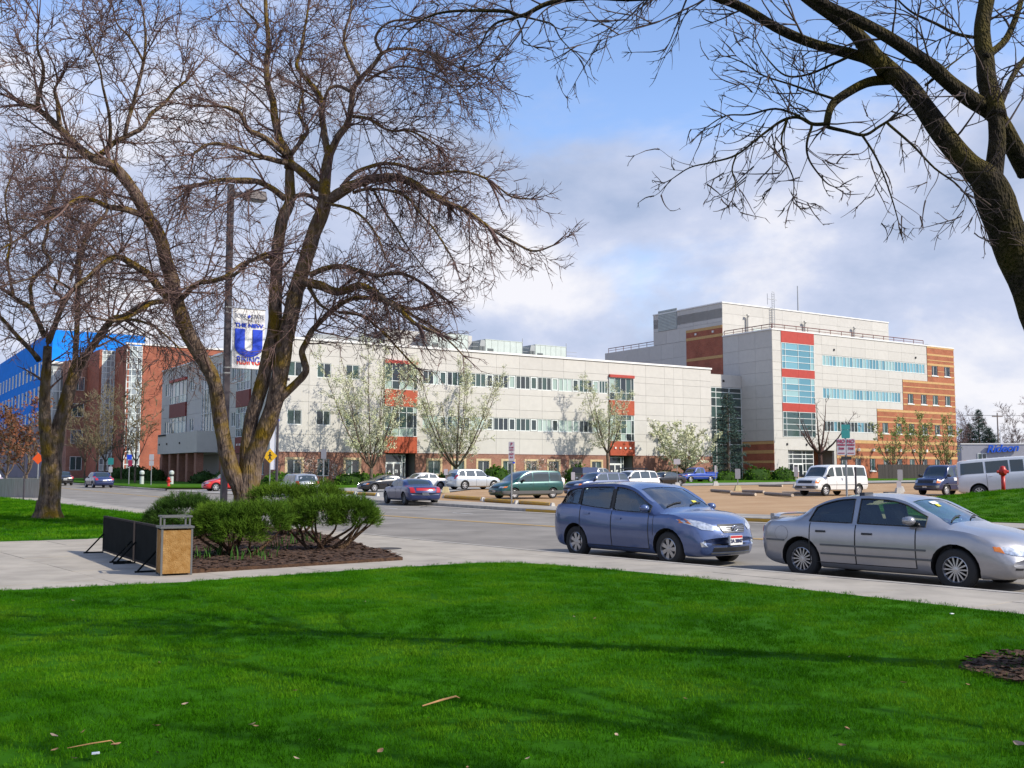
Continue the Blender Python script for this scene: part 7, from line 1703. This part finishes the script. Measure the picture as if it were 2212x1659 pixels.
# pale concrete barrier and post on the far left
a,b=G(-60,1062,.1),G(86,1076,.1)
t=thing('site_barrier','pale streaked site hoarding along the road, far left behind the lawn','barrier',(X(-60,66),66,tz(66)),math.atan2(X(86,62)-0,1)*0)
m_hoard=mat('hoarding_cloth',(.42,.38,.33),.9,col2=(.30,.26,.22),scale=2.5,stretch=(6,6,.4))
mb=MB(); x0=X(-60,66); n=22
for i in range(n):
    u0=-60+ (146*i/n); u1=-60+146*(i+1)/n; Ya=66-4*i/n; Yb=66-4*(i+1)/n; xa,xb=X(u0,Ya)-x0,X(u1,Yb)-x0; w_=.05*math.sin(i*1.7); w2=.05*math.sin((i+1)*1.7)
    mb.v+=[(xa,Ya-66+w_,-.05),(xb,Yb-66+w2,-.05),(xb,Yb-66+w2,1.25),(xa,Ya-66+w_,1.25),(xa,Ya-66+w_+.03,-.05),(xb,Yb-66+w2+.03,-.05),(xb,Yb-66+w2+.03,1.25),(xa,Ya-66+w_+.03,1.25)]
    k=len(mb.v)-8
    for q in ((0,1,2,3),(7,6,5,4),(3,2,6,7)): mb.f.append(tuple(k+j for j in q)); mb.m.append(0)
mb.build('cloth',m_hoard,t)
MB().box(-.05,X(86,62)-x0+.05,-.1,.0,1.25,1.31).build('rail',m_log,t) if False else None
for i in range(5):
    f=i/4; MB().tube([(X(-60+146*f,66-4*f)-x0,-4*f+.1,-.1),(X(-60+146*f,66-4*f)-x0,-4*f+.1,1.4)],.04,6).build('stake',m_log,t)
signpost('sign_post','thin dark post before the pale hoarding on the left',(X(53,57),57,.15),2.6,lambda t,h:None,'post',.04,m_pole)
# power pole with wires behind the shop
t=thing('power_pole','wooden power pole with crossarm behind the white shop','power pole',(X(2159,256),256,.7),0); MB().tube([(0,0,0),(0,0,15.6)],[.22,.15],8).build('pole',m_log,t); MB().box(-1.3,1.3,-.08,.08,14.6,14.9).build('crossarm',m_log,t)
t2=thing('flag_pole','thin white mast behind the white shop','mast',(X(2164,254),254,.7),0); MB().tube([(0,0,0),(0,0,11.4)],.12,6).build('mast',m_cop,t2)
for k,dx in enumerate((-1.1,1.1)):
    P=[(X(2159,256)+dx-40+80*i/16,256+4*(i/16-.5),15.7-.02*(k)-1.0*(1-((i-8)/8)**2)*0-.35*math.sin(i/16*math.pi*2)**2) for i in range(17)]
    w_=thing('power_wire',('overhead wire on the left insulator of the power pole','overhead wire on the right insulator of the power pole')[k],'wire',P[0],0,'overhead wires behind the shop'); MB().tube([Vector(p)-Vector(P[0]) for p in P],.035,4).build('strand',m_trim,w_)
# manhole cover
g=G(835,1185,.142); t=thing('manhole_cover','dark round cover set in the pavement beside the planting bed','manhole cover',(g.x,g.y,.1415),0); MB().lathe([(0.001,.006),(.30,.006),(.31,.0)],24).build('lid',mat('iron',(.06,.05,.045),.7,metal=.3,var=.2,scale=12,bump=.3),t)
# lectern: utility box posts at the science entrance
for u,lab in ((1772,'small tan planter box at the science entrance'),):
    p=at_b2(1769,4); t=thing('planter_box',lab,'planter',p,TH); MB().prism([(-.6,-.6),(.6,-.6),(.6,.6),(-.6,.6)],0,1.2,top=[(-.7,-.7),(.7,-.7),(.7,.7),(-.7,.7)]).build('box',m_stone,t)
# ------------------------------------------------------------ grass blades and litter on the lawn
def clump(name,n,rad_,h,w,seed):
    rr=random.Random(seed); mb=MB()
    for _ in range(n):
        a=rr.uniform(0,6.283); r=rad_*math.sqrt(rr.random()); x,y=r*math.cos(a),r*math.sin(a); an=rr.uniform(0,6.283); dx,dy=math.cos(an)*w,math.sin(an)*w; L_=h*rr.uniform(.55,1.25); lx,ly=rr.gauss(0,.45)*L_,rr.gauss(0,.45)*L_
        mb.quad((x-dx,y-dy,0),(x+dx,y+dy,0),(x+dx*.6+lx*.45,y+dy*.6+ly*.45,L_*.6),(x-dx*.6+lx*.45,y-dy*.6+ly*.45,L_*.6)); mb.quad((x-dx*.6+lx*.45,y-dy*.6+ly*.45,L_*.6),(x+dx*.6+lx*.45,y+dy*.6+ly*.45,L_*.6),(x+lx,y+ly,L_*.95))
    return mb
def grass_mat(name,c1,c2,c3):
    m=bpy.data.materials.new(name); m.use_nodes=True; nt=m.node_tree; N=nt.nodes.new; L=nt.links.new; b=nt.nodes['Principled BSDF']; b.inputs['Roughness'].default_value=.8; b.inputs['Specular IOR Level'].default_value=.03
    g=N('ShaderNodeNewGeometry'); n=N('ShaderNodeTexNoise'); n.inputs['Scale'].default_value=.75; n.inputs['Detail'].default_value=5; L(g.outputs['Position'],n.inputs['Vector'])
    n2=N('ShaderNodeTexNoise'); n2.inputs['Scale'].default_value=55; n2.inputs['Detail'].default_value=2; L(g.outputs['Position'],n2.inputs['Vector'])
    ad=N('ShaderNodeMath'); ad.operation='MULTIPLY_ADD'; L(n2.outputs['Fac'],ad.inputs[0]); ad.inputs[1].default_value=.55; L(n.outputs['Fac'],ad.inputs[2])
    r=N('ShaderNodeValToRGB'); L(ad.outputs[0],r.inputs[0]); e=r.color_ramp.elements; e[0].position=.55; e[0].color=(*c1,1); e[1].position=.98; e[1].color=(*c3,1); x=r.color_ramp.elements.new(.76); x.color=(*c2,1); L(r.outputs[0],b.inputs['Base Color'])
    tr=N('ShaderNodeBsdfTranslucent'); L(r.outputs[0],tr.inputs[0]); mx=N('ShaderNodeMixShader'); mx.inputs[0].default_value=.25; L(b.outputs[0],mx.inputs[1]); L(tr.outputs[0],mx.inputs[2]); L(mx.outputs[0],nt.nodes['Material Output'].inputs[0])
    MATS[name]=m; return m
m_blade=grass_mat('grass_blade',(.016,.08,.001),(.045,.17,.003),(.12,.26,.010))
def scatter(name,poly,z,cl,dens,seed,scale=(.7,1.25)):
    """grass: blades instanced over the lawn by geometry nodes"""
    o=up(area(name,poly,z,m_turf,1.5)); stuff(o)
    ng=bpy.data.node_groups.new(name,'GeometryNodeTree'); ng.interface.new_socket('Geometry',in_out='INPUT',socket_type='NodeSocketGeometry'); ng.interface.new_socket('Geometry',in_out='OUTPUT',socket_type='NodeSocketGeometry')
    N=ng.nodes.new; L=ng.links.new; gi=N('NodeGroupInput'); go=N('NodeGroupOutput'); d=N('GeometryNodeDistributePointsOnFaces'); d.inputs['Density'].default_value=dens; d.inputs['Seed'].default_value=seed
    oi=N('GeometryNodeObjectInfo'); oi.inputs['Object'].default_value=cl; oi.inputs['As Instance'].default_value=True
    ins=N('GeometryNodeInstanceOnPoints'); rv=N('FunctionNodeRandomValue'); rv.data_type='FLOAT_VECTOR'; rv.inputs[1].default_value=(.25,.25,6.283); rv.inputs[0].default_value=(-.25,-.25,0)
    rs=N('FunctionNodeRandomValue'); rs.data_type='FLOAT'; rs.inputs[2].default_value=scale[0]; rs.inputs[3].default_value=scale[1]
    L(gi.outputs[0],d.inputs[0]); L(d.outputs[0],ins.inputs[0]); L(oi.outputs['Geometry'],ins.inputs['Instance']); L(rv.outputs[0],ins.inputs['Rotation']); L(rs.outputs[1],ins.inputs['Scale']); L(ins.outputs[0],go.inputs[0])
    md=o.modifiers.new('grass','NODES'); md.node_group=ng; return o
cl=stuff(clump('grass_tuft',60,.10,.031,.0020,1).build('grass_tuft',m_blade)); cl.location=(5.3,4.5,.147)
NEAR=[(7,3.5),(6.6,10),(5.52,11.36),(3.64,13.96),(2.05,16.0),(1.0,17.04),(.33,17.6),(-.09,17.8),(-.6,17.75),(-2.25,16.6),(-4.58,14.64),(-6.65,13.57),(-10,12),(-8.5,8.6),(-2.85,5.8),(-2.58,5.4),(-2.3,4.4),(0,3.2)]
def sub(poly,y0,y1): return clip(poly,-99,99,y0,y1)
scatter('grass',sub(NEAR,3,9.5),.143,cl,125,1); scatter('grass',sub(NEAR,9.5,18),.143,cl,85,2,(.85,1.25))
cl2=stuff(clump('grass_tuft',50,.2,.06,.006,2).build('grass_tuft',m_blade)); cl2.location=(-14,24,.147)
scatter('grass',sub(LLAWN,17,62),.143,cl2,14,3)
scatter('grass',MND,.1,cl2,14,4).data
o=[q for q in bpy.data.objects if q.get('kind')=='stuff' and q.name.startswith('grass.')][-1]
for v in o.data.vertices: v.co.z=mound(v.co)-.005
# fallen leaves and sticks, each where the photograph shows one
m_leafd=mat('dead_leaf',(.20,.11,.055),.9,col2=(.33,.20,.11),scale=20); m_leafp=mat('pale_leaf',(.36,.26,.19),.9)
LV=[(157,1298,.07),(985,1397,.06),(345,1432,.05),(400,1522,.07),(338,1570,.09),(250,1612,.12),(116,1592,.10),(118,1622,.07),(820,1625,.10),(545,1566,.07),(552,1570,.06),(340,1628,.08),(160,1640,.07),(637,1493,.06),(180,1582,.06),(1240,1333,.05),(1285,1336,.05),(1325,1388,.05),(1330,1590,.09),(1828,1577,.12),(1952,1476,.08),(2204,1612,.16),(1820,1612,.08),(1750,1642,.06),(1835,1420,.05),(2090,1480,.06),(1100,1390,.05),(790,1300,.05),(520,1335,.05),(690,1600,.05),(640,1640,.06),(925,1552,.05),(1010,1660,.06),(1140,1640,.05),(1480,1510,.05),(1560,1650,.05)]
mb0=[]
for i,(u,v,s) in enumerate(LV):
    g=G(u,v,.18); s*=.62; rr=random.Random(300+i); t=thing('dead_leaf','curled brown dead leaf lying on the mown lawn','leaf',(g.x,g.y,.182),rr.uniform(0,6.28),'dead leaves on the lawn'); mb=MB(); n=5; w=s*.42
    for k in range(n+1):
        x=-s/2+s*k/n; ww=w*math.sin(math.pi*(k+.25)/(n+.5)); zc=.35*s*abs(k/n-.5); mb.v+=[(x,-ww*.5,zc+.3*ww),(x,0,zc),(x,ww*.5,zc+.3*ww)]
    for k in range(n):
        for j in range(2): a=k*3+j; mb.f.append((a,a+3,a+4,a+1)); mb.m.append(0)
    o=mb.build('blade',m_leafd if i%3 else m_leafp,t); o.rotation_euler=(rr.uniform(-.5,.5),rr.uniform(-.3,.3),0)
m_stick=mat('peeled_stick',(.45,.24,.09),.8,col2=(.30,.16,.07),scale=15)
for u_,(a,b,lab) in enumerate((((912,1525),(993,1508),'orange brown stick lying on the lawn, right of middle'),((145,1616),(248,1606),'thin pale stick lying on the lawn at bottom left'))):
    p,q=G(*a,.19),G(*b,.19); t=thing('stick',lab,'stick',tuple(p),0); d=q-p; MB().tube([(0,0,0),tuple(d*.5+Vector((0,0,.012))),tuple(d*.85+Vector((.01,.02,.015))),tuple(d)],[.004,.007,.006,.002] if u_<1 else [.002,.004,.003,.002],6).build('wood',m_stick,t)
for u,v,lab in ((2056,1326,'scrap of white paper on the lawn near the pavement'),(206,1628,'scrap of white paper on the lawn at bottom left')):
    g=G(u,v,.185); t=thing('paper_scrap',lab,'litter',tuple(g),.5); MB().prism([(-.02,-.012),(.02,-.015),(.022,.012),(-.016,.015)],0,.006).build('paper',m_ban,t)
